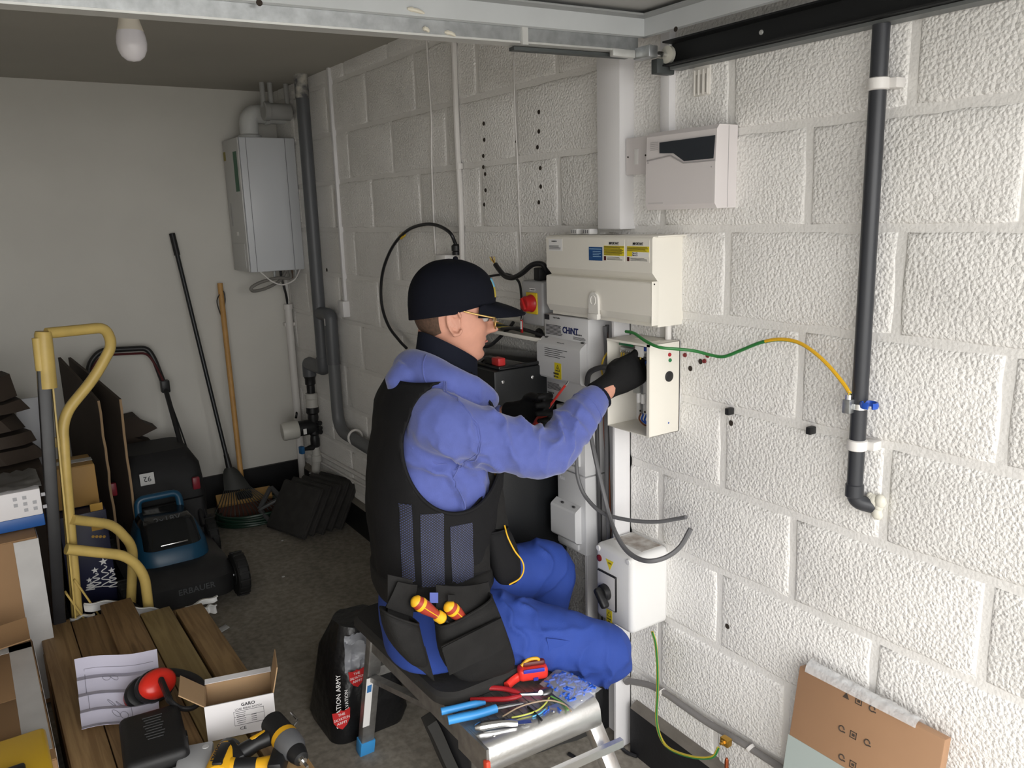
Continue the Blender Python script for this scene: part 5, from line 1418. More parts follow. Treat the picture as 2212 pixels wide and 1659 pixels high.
boards = [(-1.505, -1.407, -1.44, TZ, w1, 'wide brown timber plank at the outer side of the stack, next to the taped box'),
          (-1.404, -1.300, -1.47, TZ, w2, 'brown timber plank with the paper leaflet on it'),
          (-1.303, -1.198, -1.42, TZ + .012, w2, 'brown timber plank with a knot, lying slightly proud of its neighbours'),
          (-1.192, -1.090, -1.56, TZ, w3, 'greenish brown timber plank in the stack under the white switch box'),
          (-1.078, -.985, -1.60, TZ - .004, w1, 'knotty brown timber plank at the edge of the stack facing the man')]
for x0, x1, ye_, zt_, m, lbl in boards:
    obj('timber_plank', MB().box((x0, ye_, zt_ - .045), (x1, -2.85, zt_), .003), m, None, lbl, 'plank', 'timber planks in the stack')
for lay in range(1, 5):
    for x0, x1, nm in ((-1.507, -1.409, 'beside the taped box'), (-1.080, -.987, 'facing the man')):
        zt_ = TZ - .049 - .0488 * (lay - 1)
        za_ = zt_ - .045 if lay < 4 else fz(-2.85)
        obj('timber_plank', MB().box((x0, -1.50, za_), (x1, -2.85, zt_), .003), w2, None, 'timber plank, number %s down in the pile on the side %s' % (('two', 'three', 'four', 'five')[lay - 1], nm), 'plank', 'timber planks in the stack')
# white foam wraps at the far plank ends
m_foamw = M('white_foam_wrap', (.74, .74, .73, 1), .6)
def wrap(lbl, px0, py0, px1, py1, y, h, dy=.05):
    a, b = P(px0, py0, 1, y), P(px1, py1, 1, y)
    t = thing('foam_wrap', lbl, 'packing foam', ((a.x + b.x) / 2, y, min(a.z, b.z) - h), 'white foam wraps')
    def fn(s_, t_):
        p = a.lerp(b, s_)
        th = t_ * math.pi * .75
        return Vector((p.x, p.y + dy * math.sin(th) * .6 - .01 * math.sin(s_ * 9), p.z - h * (1 - math.cos(th)) / 2))
    obj('foam_sheet', MB().sheet(fn, 14, 8, .003), m_foamw, t)
wrap('white foam strip behind the plank with the leaflet', 182, 1303, 268, 1296, -1.40, .05)
wrap('white foam strip behind the greenish plank', 288, 1310, 366, 1318, -1.50, .05)
wrap('white foam strip sticking out over the floor from the edge plank', 402, 1312, 470, 1286, -1.56, .035)
wrap('short white foam scrap under the strip at the edge plank', 440, 1312, 468, 1305, -1.58, .05)
wrap('small white foam scrap by the taped box and outer plank', 46, 1362, 80, 1356, -1.47, .05)
wrap('thin white foam edge poking out behind the outer planks', 152, 1338, 205, 1326, -1.435, .02)
q = fl(478, 1362, .004)
obj('plastic_scrap', MB().obox(q + Vector((0, 0, .004)), (.9, .3, .1), (-.3, .9, .1), Z, .06, .03, .004, .001), M('grey_scrap', (.5, .5, .5, 1), .5), None, 'small pale plastic scrap on the floor by the edge plank', 'scrap')
for i, (px, py) in enumerate(((612, 1246), (610, 1168), (705, 1560))):
    q = fl(px, py, .003)
    obj('debris_chip', MB().ball(q + Vector((0, 0, .001)), .007 if i != 1 else .005, 8, 5, (1.2, .8, .5)), M('pale_chip', (.5, .5, .48, 1), .6), None, ('flat pale chip on the floor between the mower and the man', 'round white pellet on the floor by the paving tiles', 'small yellowish chip on the floor by the carrier bag')[i], 'debris')

# ================================================================== THINGS ON THE TIMBER
# paper leaflet, folded into panels
lf = thing('paper_leaflet', 'folded white instruction leaflet lying on the planks under the ear defenders', 'leaflet', (-1.32, -2.05, TZ))
c00, c10, c11, c01 = zp(163, 1441, .34), zp(341, 1417, .345), zp(345, 1560, .302), zp(178, 1587, .302)
def leaf(s_, t_):
    p = c00.lerp(c10, s_).lerp(c01.lerp(c11, s_), t_)
    zig = abs(((t_ * 4) % 1) - .5) * 2
    return Vector((p.x, p.y, TZ + .016 + .016 * zig * (1 if t_ > .1 else 2.2) + .03 * (1 - t_) ** 2 + .004 * math.sin(s_ * 7)))
m_leaf = M('leaflet_paper', (.66, .64, .78, 1), .6)
obj('sheet', MB().sheet(leaf, 14, 32, .0008), m_leaf, lf)
m_lline = M('leaflet_print', (.30, .29, .36, 1), .6)
def leafline(s0, t0, s1, t1, r=.0009):
    return MB().tube([leaf(s0 + (s1 - s0) * i / 12, t0 + (t1 - t0) * i / 12) + Vector((0, 0, .0012)) for i in range(13)], r, 5)
for (a, b, c_, d) in ((.10, .08, .94, .08), (.10, .08, .10, .42), (.12, .50, .75, .50), (.12, .50, .12, .66), (.14, .74, .62, .74), (.14, .92, .6, .92), (.62, .5, .66, .92)):
    obj('printed_line', leafline(a, b, c_, d), m_lline, lf)
for k_i, (a, b) in enumerate(((.36, .25), (.45, .25), (.4, .6), (.5, .62), (.45, .80), (.55, .82))):
    obj('printed_sketch', MB().tube([leaf(a + .05 * math.cos(q_), b + .035 * math.sin(q_ + .6 * k_i)) + Vector((0, 0, .0014)) for q_ in [2 * math.pi * i / 14 for i in range(14)]], .0009, 5, closed=True), m_lline, lf)
# ear defenders
e0 = zp(342, 1488, .345)
ed_ = thing('ear_defenders', 'red and black ear defenders lying on the leaflet', 'ear defenders', (e0.x, e0.y, TZ + .02))
m_er = M('defender_red', C(208, 46, 34), .28)
m_eb = M('defender_black', (.014, .014, .015, 1), .45)
cupn = Vector((.30, -.72, .62)).normalized()
uu, vv, nn_ = frame_of(cupn)
def cup(c, n_sign, m_out, nm):
    n_ = cupn * n_sign
    rings = []
    for r_, h_ in ((.90, 0), (1.0, .008), (.97, .018), (.80, .028), (.5, .034), (.08, .036)):
        rings.append([c + n_ * h_ + (uu * .056 * math.cos(a) * r_ + vv * .042 * math.sin(a) * r_) for a in [2 * math.pi * i / 24 for i in range(24)]])
    o = obj(nm, MB().loft(rings), m_out, ed_)
    rings = []
    for r_, h_ in ((.8, -.024), (1.0, -.020), (1.08, -.010), (1.04, .0)):
        rings.append([c + n_ * h_ + (uu * .057 * math.cos(a) * r_ + vv * .044 * math.sin(a) * r_) for a in [2 * math.pi * i / 24 for i in range(24)]])
    obj('ear_cushion', MB().loft(rings), m_eb, o)
    return o
e0 = Vector((e0.x - .004, e0.y, TZ + .075))
cup(e0, 1, m_er, 'ear_cup')
cup(e0 - cupn * .056 + Vector((-.012, .012, -.006)), -1, m_er, 'ear_cup')
arm = [e0 + cupn * .036, zp(366, 1512, TZ + .085), zp(392, 1530, TZ + .055), zp(418, 1528, TZ + .045), zp(436, 1508, TZ + .05), zp(436, 1480, TZ + .055), zp(415, 1462, TZ + .06), zp(375, 1452, TZ + .06), zp(330, 1456, TZ + .055)]
obj('headband', MB().tube(spline(arm, 8), .0075, 10, flat=1.6), m_eb, ed_)
obj('band_slot', MB().tube(spline(arm[:2], 4), .0095, 8, flat=1.3), m_eb, ed_)
# white switch box carton, open
bl_, br_ = zp(450, 1604, TZ), zp(598, 1571, TZ)
ud = (br_ - bl_); wd = ud.length; ud.normalize(); vd = Z.cross(ud).normalized()
hb_, db_ = .105, .115
gb_ = thing('switch_carton', 'open white and brown carton labelled load break switch on the planks', 'box', ((bl_ + br_) / 2 + vd * db_ / 2))
def face(name, o, u, v, su, sv, n, mats, par=gb_):
    c = o + u * su / 2 + v * sv / 2
    ob = obj(name, MB().obox(c, u, v, n, su, sv, .003), mats, par)
    return ob
bl_.z = TZ + .002
f1 = face('front_panel', bl_, ud, Z, wd, hb_, ud.cross(Z), m_cardw)
face('back_panel', bl_ + vd * db_, ud, Z, wd, hb_, ud.cross(Z), m_card_in)
face('side_panel', bl_ + ud * .002, vd, Z, db_, hb_, vd.cross(Z), m_card_in)
face('side_panel', bl_ + ud * (wd - .002), vd, Z, db_, hb_, vd.cross(Z), m_card_in)
face('base_panel', bl_ + Z * .001, ud, vd, wd, db_, Z, m_card_in)
v1 = (-ud * .75 + Z * .55 + vd * .1).normalized()
face('side_flap', bl_ + Z * hb_, vd, v1, db_ * .9, .075, vd.cross(v1), m_card_in)
v2 = (ud * .22 + Z * .97).normalized()
face('side_flap', bl_ + ud * wd + Z * hb_, vd, v2, db_ * .9, .075, vd.cross(v2), m_card_in)
v3 = (vd * .9 + Z * .12).normalized()
face('back_flap', bl_ + vd * db_ + Z * hb_, ud, v3, wd, .022, ud.cross(v3), m_cardw)
nf = -vd
lo0 = bl_ + nf * .0016
mb = MB().text('GARO', lo0 + ud * (wd * .62) + Z * .086, ud, Z, .013, align='CENTER', bold=.0003)
mb.text('LOAD BREAK SWITCH', lo0 + ud * (wd * .62) + Z * .076, ud, Z, .0078, align='CENTER', squash=.9)
x0_, x1_ = wd * .40, wd * .84
for (a, b, c_, d) in ((x0_, .072, x1_, .073), (x0_, .030, x1_, .031), (x0_, .030, x0_ + .0008, .073), (x1_ - .0008, .030, x1_, .073), (x0_, .056, x1_, .0566)):
    mb.obox(lo0 + ud * ((a + c_) / 2) + Z * ((b + d) / 2), ud, Z, nf, c_ - a, d - b, .0006)
for i in range(6):
    zz = .067 - i * .006
    mb.obox(lo0 + ud * (x0_ + .018) + Z * zz, ud, Z, nf, .026 - .003 * (i % 3), .0012, .0006)
    if i > 1: mb.obox(lo0 + ud * (x0_ + .052) + Z * zz, ud, Z, nf, .014, .0012, .0006)
mb.text('CE', lo0 + ud * (x0_ + .012) + Z * .016, ud, Z, .012, squash=1.2)
obj('print', mb, m_ink, f1)
# black tool case on the planks
q0, q1 = zp(240, 1600, TZ), zp(392, 1545, TZ)
bk_ = thing('black_case', 'black moulded tool box lid lying on the planks', 'tool box', (-1.30, -2.45, TZ))
Mc = Vector((-1.315, -2.47, TZ + .04))
ur = Vector((.97, -.10, 0)).normalized(); vr_ = Vector((.10, .97, 0)).normalized()
obj('case', MB().obox(Mc, ur, vr_, Z, .155, .24, .078, .02, 4), M('case_black', (.009, .009, .0095, 1), .55, bump=.2, bscale=200), bk_)
for i in range(9):
    obj('rib', MB().obox(Mc + vr_ * (.075 - .013 * i) + ur * .005 + Z * .0395, ur, vr_, Z, .05 - .006 * (i % 3), .003, .002), M('case_rib', (.05, .05, .052, 1), .5), bk_)
obj('latch', MB().obox(Mc + ur * .078 + vr_ * -.02, ur, vr_, Z, .006, .03, .04, .002), m_black, bk_)
# grey enclosure lid with white rim at the front
ge = thing('grey_enclosure', 'light grey plastic enclosure lying beside the black tool box', 'enclosure', (-1.23, -2.62, TZ))
gc = zp(420, 1645, TZ + .045) - Vector((0, 0, .012))
ug = Vector((.93, -.30, 0)).normalized(); vg = Vector((.30, .93, 0)).normalized()
obj('lid', MB().obox(gc, ug, vg, Z, .085, .13, .042, .006), M('enclosure_grey', (.42, .43, .45, 1), .4), ge)
obj('base_rim', MB().obox(gc + Vector((.004, -.012, -.020)), ug, vg, Z, .09, .132, .024, .003), m_white, ge)
obj('screw_boss', MB().lathe([(.009, 0), (.008, .002), (0, .0025)], gc + ug * .025 + vg * .04 + Z * .021, Z, 14), M('boss_grey', (.55, .55, .56, 1), .4), ge)
obj('spout', MB().tube(round_path([gc - ug * .04 + Vector((0, -.01, -.004)), gc - ug * .085 + Vector((0, -.025, -.004)), gc - ug * .095 + Vector((0, -.10, -.004))], .03, 5), .017, 14), M('enclosure_grey', None), ge)
# cordless drills
m_dy = M('drill_yellow', C(222, 166, 32), .4)
m_dg = M('drill_grey', (.11, .112, .118, 1), .45)
d1 = zp(528, 1634, TZ + .05)
dr1 = thing('cordless_drill', 'yellow and black cordless drill lying on its side across the planks', 'drill', (d1.x, d1.y, TZ))
au = Vector((.85, -.50, 0)).normalized(); av = Vector((.50, .85, 0)).normalized()
b0 = Vector((d1.x - .052, d1.y + .012, TZ + .042))
obj('motor_body', MB().tube([b0 - av * .045, b0 - av * .03, b0 + av * .02, b0 + av * .055], [.030, .036, .036, .032], 18), m_dy, dr1)
obj('rear_cap', MB().tube([b0 + av * .052, b0 + av * .068, b0 + av * .074], [.033, .030, .018], 18), m_black, dr1)
obj('side_grip', MB().obox(b0 + Z * .031, au, av, Z, .026, .085, .012, .005), m_black, dr1)
g0 = b0 - av * .015 + au * .025
obj('handle', MB().loft([[g0 + au * d + av * (w_ * c_) + Z * (h_ * s__) for c_, s__ in [(math.cos(a), math.sin(a)) for a in [2 * math.pi * i / 14 for i in range(14)]]] for d, w_, h_ in ((0, .030, .026), (.03, .022, .022), (.07, .020, .021), (.10, .026, .024))]), m_dy, dr1)
obj('grip_pad', MB().loft([[g0 + au * d - Z * .0 + av * (w_ * c_) + Z * (h_ * s__) for c_, s__ in [(math.cos(a), math.sin(a)) for a in [2 * math.pi * i / 14 for i in range(14)]]] for d, w_, h_ in ((.012, .0275, .0245), (.035, .0225, .0225), (.065, .0210, .0220))]), m_black, dr1)
obj('battery', MB().obox(g0 + au * .115 + av * .006, au, av, Z, .036, .085, .055, .008), m_black, dr1)
obj('lettering', MB().text('DEWALT', b0 + av * .034 + Z * .0345 - au * .018, -av, au, .017, depth=.0012, bold=.0003), m_ink, dr1)
obj('hand_strap', MB().box((d1.x - .03, d1.y + .05, TZ + .001), (d1.x - .012, d1.y + .12, TZ + .006), .002), m_black, dr1)
d2 = zp(622, 1612, TZ + .06)
dr2 = thing('impact_driver', 'yellow and grey impact driver with its chuck turned to the stool', 'drill', (d2.x, d2.y, TZ))
fw = Vector((.10, -.93, -.12)).normalized()
c2_ = Vector((d2.x, d2.y + .02, TZ + .072))
obj('motor_body', MB().tube([c2_ - fw * .085, c2_ - fw * .075, c2_ - fw * .03, c2_], [.022, .031, .033, .034], 20), m_black, dr2)
obj('yellow_band', MB().tube([c2_ - fw * .006, c2_ + fw * .012], [.0350, .0355], 20), m_dy, dr2)
obj('gear_case', MB().tube([c2_ + fw * .012, c2_ + fw * .045, c2_ + fw * .062], [.036, .034, .026], 20), m_dg, dr2)
obj('chuck', MB().tube([c2_ + fw * .060, c2_ + fw * .072, c2_ + fw * .092, c2_ + fw * .094], [.026, .025, .019, .013], 20), m_black, dr2)
obj('collet', MB().tube([c2_ + fw * .092, c2_ + fw * .104], [.012, .010], 16), m_steel, dr2)
obj('bit', MB().tube([c2_ + fw * .10, c2_ + fw * .125], [.0045, .004], 8), m_steel, dr2)
gw = Vector((-.86, .08, -.22)).normalized()
obj('handle', MB().tube([c2_ - fw * .03 + gw * .02, c2_ - fw * .035 + gw * .06, c2_ - fw * .03 + gw * .105], [.022, .019, .023], 14), m_black, dr2)
obj('yellow_inlay', MB().obox(c2_ - fw * .035 + gw * .055 + Z * .018, gw, fw, Z, .04, .012, .006, .002), m_dy, dr2)
obj('belt_hook', MB().tube(round_path([c2_ - fw * .02 + Vector((.033, 0, .01)), c2_ - fw * .03 + Vector((.05, 0, .012)), c2_ - fw * .07 + Vector((.05, 0, .012))], .008, 3), .003, 6), m_steel, dr2)
obj('battery', MB().obox(c2_ - fw * .03 + gw * .125, gw, fw, Z, .036, .075, .05, .006), m_black, dr2)
# ================================================================== CARRIER BAG
cbg = thing('carrier_bag', 'black charity carrier bag with red shield logos standing behind the stool', 'carrier bag', (-.66, -2.28, fz(-2.28)))
zfb = fz(-2.3)
rings = []
for (z, x0, x1, ya, yb, j) in ((zfb + .002, -.785, -.53, -2.355, -2.12, .0), (zfb + .04, -.790, -.52, -2.365, -2.11, .010), (zfb + .15, -.765, -.52, -2.350, -2.11, .016), (zfb + .25, -.735, -.53, -2.335, -2.11, .018), (zfb + .31, -.715, -.55, -2.315, -2.12, .020), (zfb + .35, -.700, -.56, -2.29, -2.14, .022)):
    ring = rrect((x0 + x1) / 2, (ya + yb) / 2, z, (x1 - x0) / 2, (yb - ya) / 2, min(.05, (yb - ya) * .3), 6)
    rings.append([p + Vector((j * noise.noise(p * 16), j * noise.noise(p * 16 + Vector((5, 0, 0))), .9 * j * noise.noise(p * 13))) for p in ring])
obj('bag', MB().loft(rings), M('bag_film_black', (.010, .010, .011, 1), .32, bump=.5, bscale=22, bdist=.01), cbg)
def lin(s_, t_):
    x_ = -.735 + .155 * s_ + .03 * t_
    z_ = zfb + .245 + .095 * t_ + .012 * noise.noise(Vector((s_ * 5, t_ * 4, 3)))
    yy_ = -2.352 + .055 * t_ - .030 * math.sin(math.pi * s_) * math.sin(math.pi * (.15 + .8 * t_)) + .018 * noise.noise(Vector((s_ * 7, t_ * 5, 8)))
    return Vector((x_, yy_, z_))
obj('crumpled_lining', MB().sheet(lin, 22, 14, .003), M('grey_lining', (.30, .31, .34, 1), .35, bump=.5, bscale=30, bdist=.008), cbg, 'grey plastic bulging from the bag top')
def shield(px, py, w_):
    q = P(px, py, 1, -2.382)
    poly = [(-.5, .5), (-.15, .42), (0, .5), (.15, .42), (.5, .5), (.45, -.1), (.25, -.42), (0, -.6), (-.25, -.42), (-.45, -.1)]
    o = obj('red_shield', MB().prism([(a * w_, b * w_) for a, b in poly], q, X, Z, .0015), M('shield_red', C(190, 42, 44), .4), cbg)
    mb = MB().text('THE', q + Vector((0, -.0018, w_ * .20)), X, Z, w_ * .22, align='CENTER')
    mb.text('SALVATION', q + Vector((0, -.0018, -w_ * .05)), X, Z, w_ * .22, align='CENTER', squash=.75)
    mb.text('ARMY', q + Vector((0, -.0018, -w_ * .28)), X, Z, w_ * .22, align='CENTER')
    obj('print', mb, m_paper, o)
shield(771, 1463, .055)
shield(738, 1553, .06)
q = P(732, 1510, 1, -2.382)
obj('lettering', MB().text('SALVATION ARMY', q + Vector((0, 0, -.10)), Vector((.06, 0, 1)), Vector((-1, 0, .06)), .022, depth=.001), m_paper, cbg)
q = P(752, 1530, 1, -2.382)
obj('lettering', MB().text('SALVATION', q + Vector((.0, 0, -.02)), Vector((.04, 0, 1)), Vector((-1, 0, .04)), .016, depth=.001), m_paper, cbg)

# ================================================================== PACKAGE LEANING AT THE RIGHT
pk = thing('flat_package', 'flat brown cardboard package in clear wrap leaning against the wall', 'package', (-.13, -3.72, fz(-3.72)))
pt0, pt1 = wl(1742, 1432, .02), wl(2047, 1582, .02)
uw = Vector((0, -1, 0)); lean = Vector((.16, 0, .987)).normalized(); npk = uw.cross(lean)
if npk.x > 0: npk = -npk
wpk = abs(pt1.y - pt0.y) + .01
hpk = (pt0.z - fz(-3.7)) / lean.z
topc = Vector((-.034, pt0.y - wpk / 2, pt0.z))
cpk = topc - lean * (hpk / 2)
obj('board', MB().obox(cpk, uw, lean, npk, wpk, hpk, .026, .003), M('package_card', C(160, 124, 94), .55, var=.06, vscale=6), pk)
hs_ = (.42 - fz(-3.7)) / lean.z
obj('grey_sleeve', MB().obox(cpk - lean * (hpk / 2 - hs_ / 2) + npk * .0135, uw, lean, npk, wpk + .003, hs_, .0015), M('package_grey', C(165, 175, 172), .45), pk)
obj('address_label', MB().obox(cpk - lean * (hpk / 2 - .285) + npk * .0150 - uw * (wpk / 2 - .075), uw, lean, npk, .12, .16, .0008), m_paper, pk)
m_pi = M('package_print', (.06, .045, .035, 1), .6)
for (px, py, kind_) in ((1828, 1503, 0), (1855, 1515, 1), (1884, 1531, 2), (1818, 1574, 2), (1843, 1588, 1), (1873, 1604, 2), (1818, 1636, 2), (1842, 1652, 1)):
    d = ray(px, py); o_pl = cpk + npk * .0136
    tt_ = (o_pl - CAM).dot(npk) / d.dot(npk)
    q = CAM + d * tt_
    mb = MB()
    if kind_ == 1:
        for (a, b, w2, h2) in ((0, .007, .016, .002), (0, -.007, .016, .002), (.007, 0, .002, .016), (-.007, 0, .002, .016), (0, 0, .007, .006)):
            mb.obox(q + uw * a + lean * b, uw, lean, npk, w2, h2, .0005)
    elif kind_ == 2:
        mb.tube([q + uw * (.0065 * math.cos(a)) + lean * (.0065 * math.sin(a)) for a in [5.2 * i / 14 for i in range(15)]], .0014, 5)
        mb.obox(q + uw * .006 - lean * .005, uw, lean, npk, .007, .003, .0005)
    else:
        mb.prism([(-.008, -.006), (.008, -.006), (0, .008)], q, uw, lean, .0005)
    obj('handling_mark', mb, m_pi, pk)
# bubble wrap folded over the top edge
def bw_fn(s_, t_):
    y_ = pt0.y - .02 - (wpk - .08) * s_
    th = t_ * math.pi
    r_ = .016 + .004 * noise.noise(Vector((s_ * 14, t_ * 4, 1.0)))
    p = topc + Vector((0, y_ - topc.y, 0)) + lean * (-.004 + (r_ + .012 * (1 - s_)) * math.sin(th)) + npk * (-math.cos(th) * -.019) 
    if t_ > .8: p = p - lean * (.06 * (t_ - .8) / .2 * (1 - s_ * .6))
    return p + Vector((.0, 0, .003 * noise.noise(Vector((s_ * 40, t_ * 12, 0)))))
m_film = M('clear_film', (.85, .86, .87, 1), .18, alpha=.38, bump=.6, bscale=70, bdist=.006)
obj('clear_wrap', MB().sheet(bw_fn, 40, 14, .0008), m_film, pk, 'crinkled clear plastic wrap over the top edge')
# ================================================================== STEP STOOL
m_alu = M('brushed_aluminium', (.70, .70, .70, 1), .30, 0.95, bump=.15, bscale=150)
m_alud = M('worn_aluminium', (.40, .395, .385, 1), .42, 0.8, var=.3, vscale=30)
SZ = .485
sx0, sx1, sy0, sy1 = -.722, -.412, -3.195, -2.555
sk_ = -.045                                     # small skew of the platform in plan
def sp(x, y, z): return Vector((x + (y + 2.9) * .012, y + (x + .565) * sk_, z))
ss = thing('step_stool', 'aluminium folding work platform the man sits on', 'step stool', (-.565, -2.87, fz(-2.87)))
def quadbox(x0, x1, y0, y1, z0, z1):
    return MB().loft([[sp(x0, y0, z), sp(x1, y0, z), sp(x1, y1, z), sp(x0, y1, z)] for z in (z0, z1)])
obj('deck', quadbox(sx0, sx1, sy0 + .02, sy1, SZ - .012, SZ), m_alud, ss)
for i in range(15):
    xx = sx0 + .02 + (sx1 - sx0 - .04) * i / 14
    obj('tread_rib', quadbox(xx - .0035, xx + .0035, sy0 + .03, sy1 - .01, SZ - .001, SZ + .0018), m_alud, ss)
obj('side_beam', quadbox(sx0 - .004, sx0 + .018, sy0 + .01, sy1, SZ - .062, SZ - .001), m_alud, ss)
obj('side_beam', quadbox(sx1 - .018, sx1 + .004, sy0 + .01, sy1, SZ - .062, SZ - .001), m_alud, ss)
# rounded front nosing
prof = [(.0, 0), (-.012, -.002), (-.024, -.010), (-.031, -.024), (-.036, -.060), (-.030, -.070), (-.012, -.070), (.02, -.060), (.02, 0)]
ring0 = [sp(sx0 - .004, sy0 + .022 + a, SZ + .002 + b) for a, b in prof]
ring1 = [sp(sx1 + .006, sy0 + .022 + a, SZ + .002 + b) for a, b in prof]
obj('front_nosing', MB().loft([ring0, ring1]), m_alu, ss, angle=40)
for k in range(4):
    xx = sx0 + .03 + (sx1 - sx0 - .06) * k / 3
    obj('rivet', MB().lathe([(.005, 0), (.004, .0015), (0, .002)], sp(xx, sy0 + .020, SZ + .0015), Z, 10), m_steel, ss)
obj('end_cap', quadbox(sx0 - .010, sx0 - .003, sy0 - .012, sy0 + .12, SZ - .075, SZ - .002), m_alud, ss)
obj('red_latch', MB().bar(sp(sx0 - .010, sy0 - .012, SZ - .028), sp(sx0 - .012, sy0 - .018, SZ - .105), .012, .016, bev=.003), M('latch_red', C(205, 70, 45), .4), ss)
def leg(top, bot, w=.045, d=.024, foot=None):
    l_ = obj('leg', MB().bar(top, bot, w, d, (1, 0, 0), .003), m_alud if foot else m_alu, ss)
    n_ = (bot - top).normalized()
    if foot:
        obj('foot', MB().bar(bot - n_ * .055, bot + n_ * .002, w + .007, d + .007, (1, 0, 0), .003), foot, l_)
    return l_
m_bf = M('foot_blue', C(58, 140, 200), .4)
lt = sp(sx0 + .012, sy1 + .005, SZ - .02)
lf_ = leg(lt, P(790, 1612, 1, -2.44) * 1 if False else Vector((-.712, -2.415, fz(-2.415) + .001)), .030, .042, m_bf)
la = Vector((-.712, -2.415, fz(-2.415)))
mid = lt.lerp(la, .55)
obj('leg_sticker', MB().bar(lt.lerp(la, .30) + Vector((-.0165, -.024, 0)), lt.lerp(la, .72) + Vector((-.0165, -.024, 0)), .022, .001, (0, 1, 0)), m_paper, lf_)
obj('sticker_print', MB().bar(lt.lerp(la, .36) + Vector((-.0165, -.0248, 0)), lt.lerp(la, .42) + Vector((-.0165, -.0248, 0)), .014, .001, (0, 1, 0)), M('sticker_blue', C(60, 120, 180), .5), lf_)
leg(sp(sx1 - .012, sy1 + .005, SZ - .02), Vector((-.40, -2.43, fz(-2.43) + .001)), .030, .042, m_bf)
leg(sp(sx0 + .02, sy0 + .04, SZ - .05), Vector((-.735, -3.44, fz(-3.44) + .001)), .030, .040)
leg(sp(sx1 - .004, sy0 + .03, SZ - .045), Vector((-.352, -3.40, fz(-3.40) + .001)), .030, .040)
obj('cross_bar', MB().bar(sp(sx0 + .02, sy1 + .04, SZ - .15), sp(sx1 - .02, sy1 + .04, SZ - .15), .022, .03), m_alud, ss)
obj('brace', MB().bar(Vector((-.712, -2.50, SZ - .17)), sp(sx0 + .02, -2.95, SZ - .055), .016, .024, (1, 0, 0)), m_alud, ss)
obj('brace', MB().bar(Vector((-.402, -2.50, SZ - .17)), sp(sx1 - .02, -2.95, SZ - .055), .016, .024, (1, 0, 0)), m_alud, ss)
obj('front_stretcher', MB().bar(Vector((-.728, -3.245, SZ - .095)), Vector((-.385, -3.262, SZ - .095)), .014, .020), m_alu, ss)
# ---- black seat pad
pad = thing('seat_pad', 'worn black foam kneeling pad on the aluminium platform under the man', 'pad', (-.565, -2.75, SZ + .002))
rp = []
for (z, e) in ((SZ + .0025, -.006), (SZ + .010, 0), (SZ + .030, 0), (SZ + .038, -.008)):
    ring = rrect(-.575, -2.74, z, .175 + e, .285 + e, .06, 6)
    rp.append([p + Vector((.004 * noise.noise(p * 9), .006 * noise.noise(p * 8), 0)) for p in ring])
obj('foam', MB().loft(rp), M('pad_foam', (.022, .021, .020, 1), .8, bump=.3, bscale=90), pad)

# ================================================================== TOOLS ON THE PLATFORM
def on(px, py, h=.006): return zp(px, py, SZ + .002 + h)
m_rgrip = M('grip_red', C(170, 38, 44), .32)
m_bgrip = M('grip_blue', C(62, 146, 214), .35)
m_toolsteel = M('tool_steel', (.16, .16, .165, 1), .35, .9)
# red handled cutters
rp_ = thing('red_cutters', 'red handled side cutters lying on the platform', 'pliers', on(1100, 1500, 0))
obj('handle', MB().tube(spline([on(1012, 1490, .012), on(1050, 1486, .014), on(1090, 1488, .013), on(1124, 1498, .010)], 5), [.0065] * 14 + [.005, .004], 10), m_rgrip, rp_)
obj('handle', MB().tube(spline([on(1016, 1512, .008), on(1055, 1511, .009), on(1095, 1510, .009), on(1126, 1503, .009)], 5), [.0065] * 14 + [.005, .004], 10), m_rgrip, rp_)
obj('shank', MB().tube([on(1122, 1500, .010), on(1148, 1499, .010), on(1168, 1498, .010)], [.004, .005, .006], 8), m_steel, rp_)
obj('jaws', MB().ball(on(1180, 1494, .012), .017, 14, 8, (1.2, .8, .5)), m_toolsteel, rp_)
obj('pivot', MB().cyl(on(1168, 1496, .014), on(1168, 1496, .022), .006, 12), m_steel, rp_)
# blue handled pliers
bp_ = thing('blue_pliers', 'light blue handled wire strippers hanging over the platform edge', 'pliers', on(1000, 1545, 0))
obj('handle', MB().tube(spline([on(953, 1537, .018), on(985, 1530, .019), on(1020, 1522, .018), on(1048, 1518, .014)], 5), [.009] * 12 + [.008, .007, .006, .005], 12), m_bgrip, bp_)
obj('handle', MB().tube(spline([on(968, 1556, .012), on(1000, 1549, .014), on(1035, 1542, .015), on(1072, 1530, .015)], 5), [.0105] * 16, 12), m_bgrip, bp_)
obj('nose', MB().tube([on(1070, 1530, .012), on(1100, 1524, .010), on(1130, 1519, .008)], [.007, .006, .003], 10), m_toolsteel, bp_)
obj('spring', MB().tube([on(990, 1540, .012), on(1022, 1534, .012)], .003, 6), m_black, bp_)
# utility knife
uk = thing('utility_knife', 'silver folding utility knife on the front of the platform', 'knife', on(1080, 1565, 0))
a_, b_ = on(1026, 1572, .009), on(1118, 1562, .009)
obj('handle', MB().tube(spline([a_, a_.lerp(b_, .3) + Vector((0, 0, .003)), a_.lerp(b_, .7) + Vector((0, .002, .003)), b_], 5), [.006, .009, .0105, .011, .011, .011, .011, .0105, .010, .0095, .009, .009, .009, .0085, .008, .007], 10), m_steel, uk)
obj('blade', MB().obox(on(1132, 1560, .007), (b_ - a_).normalized(), Z.cross((b_ - a_).normalized()), Z, .034, .014, .001), m_steel, uk)
for f_ in (.35, .62):
    obj('grip_inlay', MB().obox(a_.lerp(b_, f_) + Vector((0, .004, .0105)), (b_ - a_).normalized(), Z.cross((b_ - a_).normalized()), Z, .022, .007, .003, .001), m_black, uk)
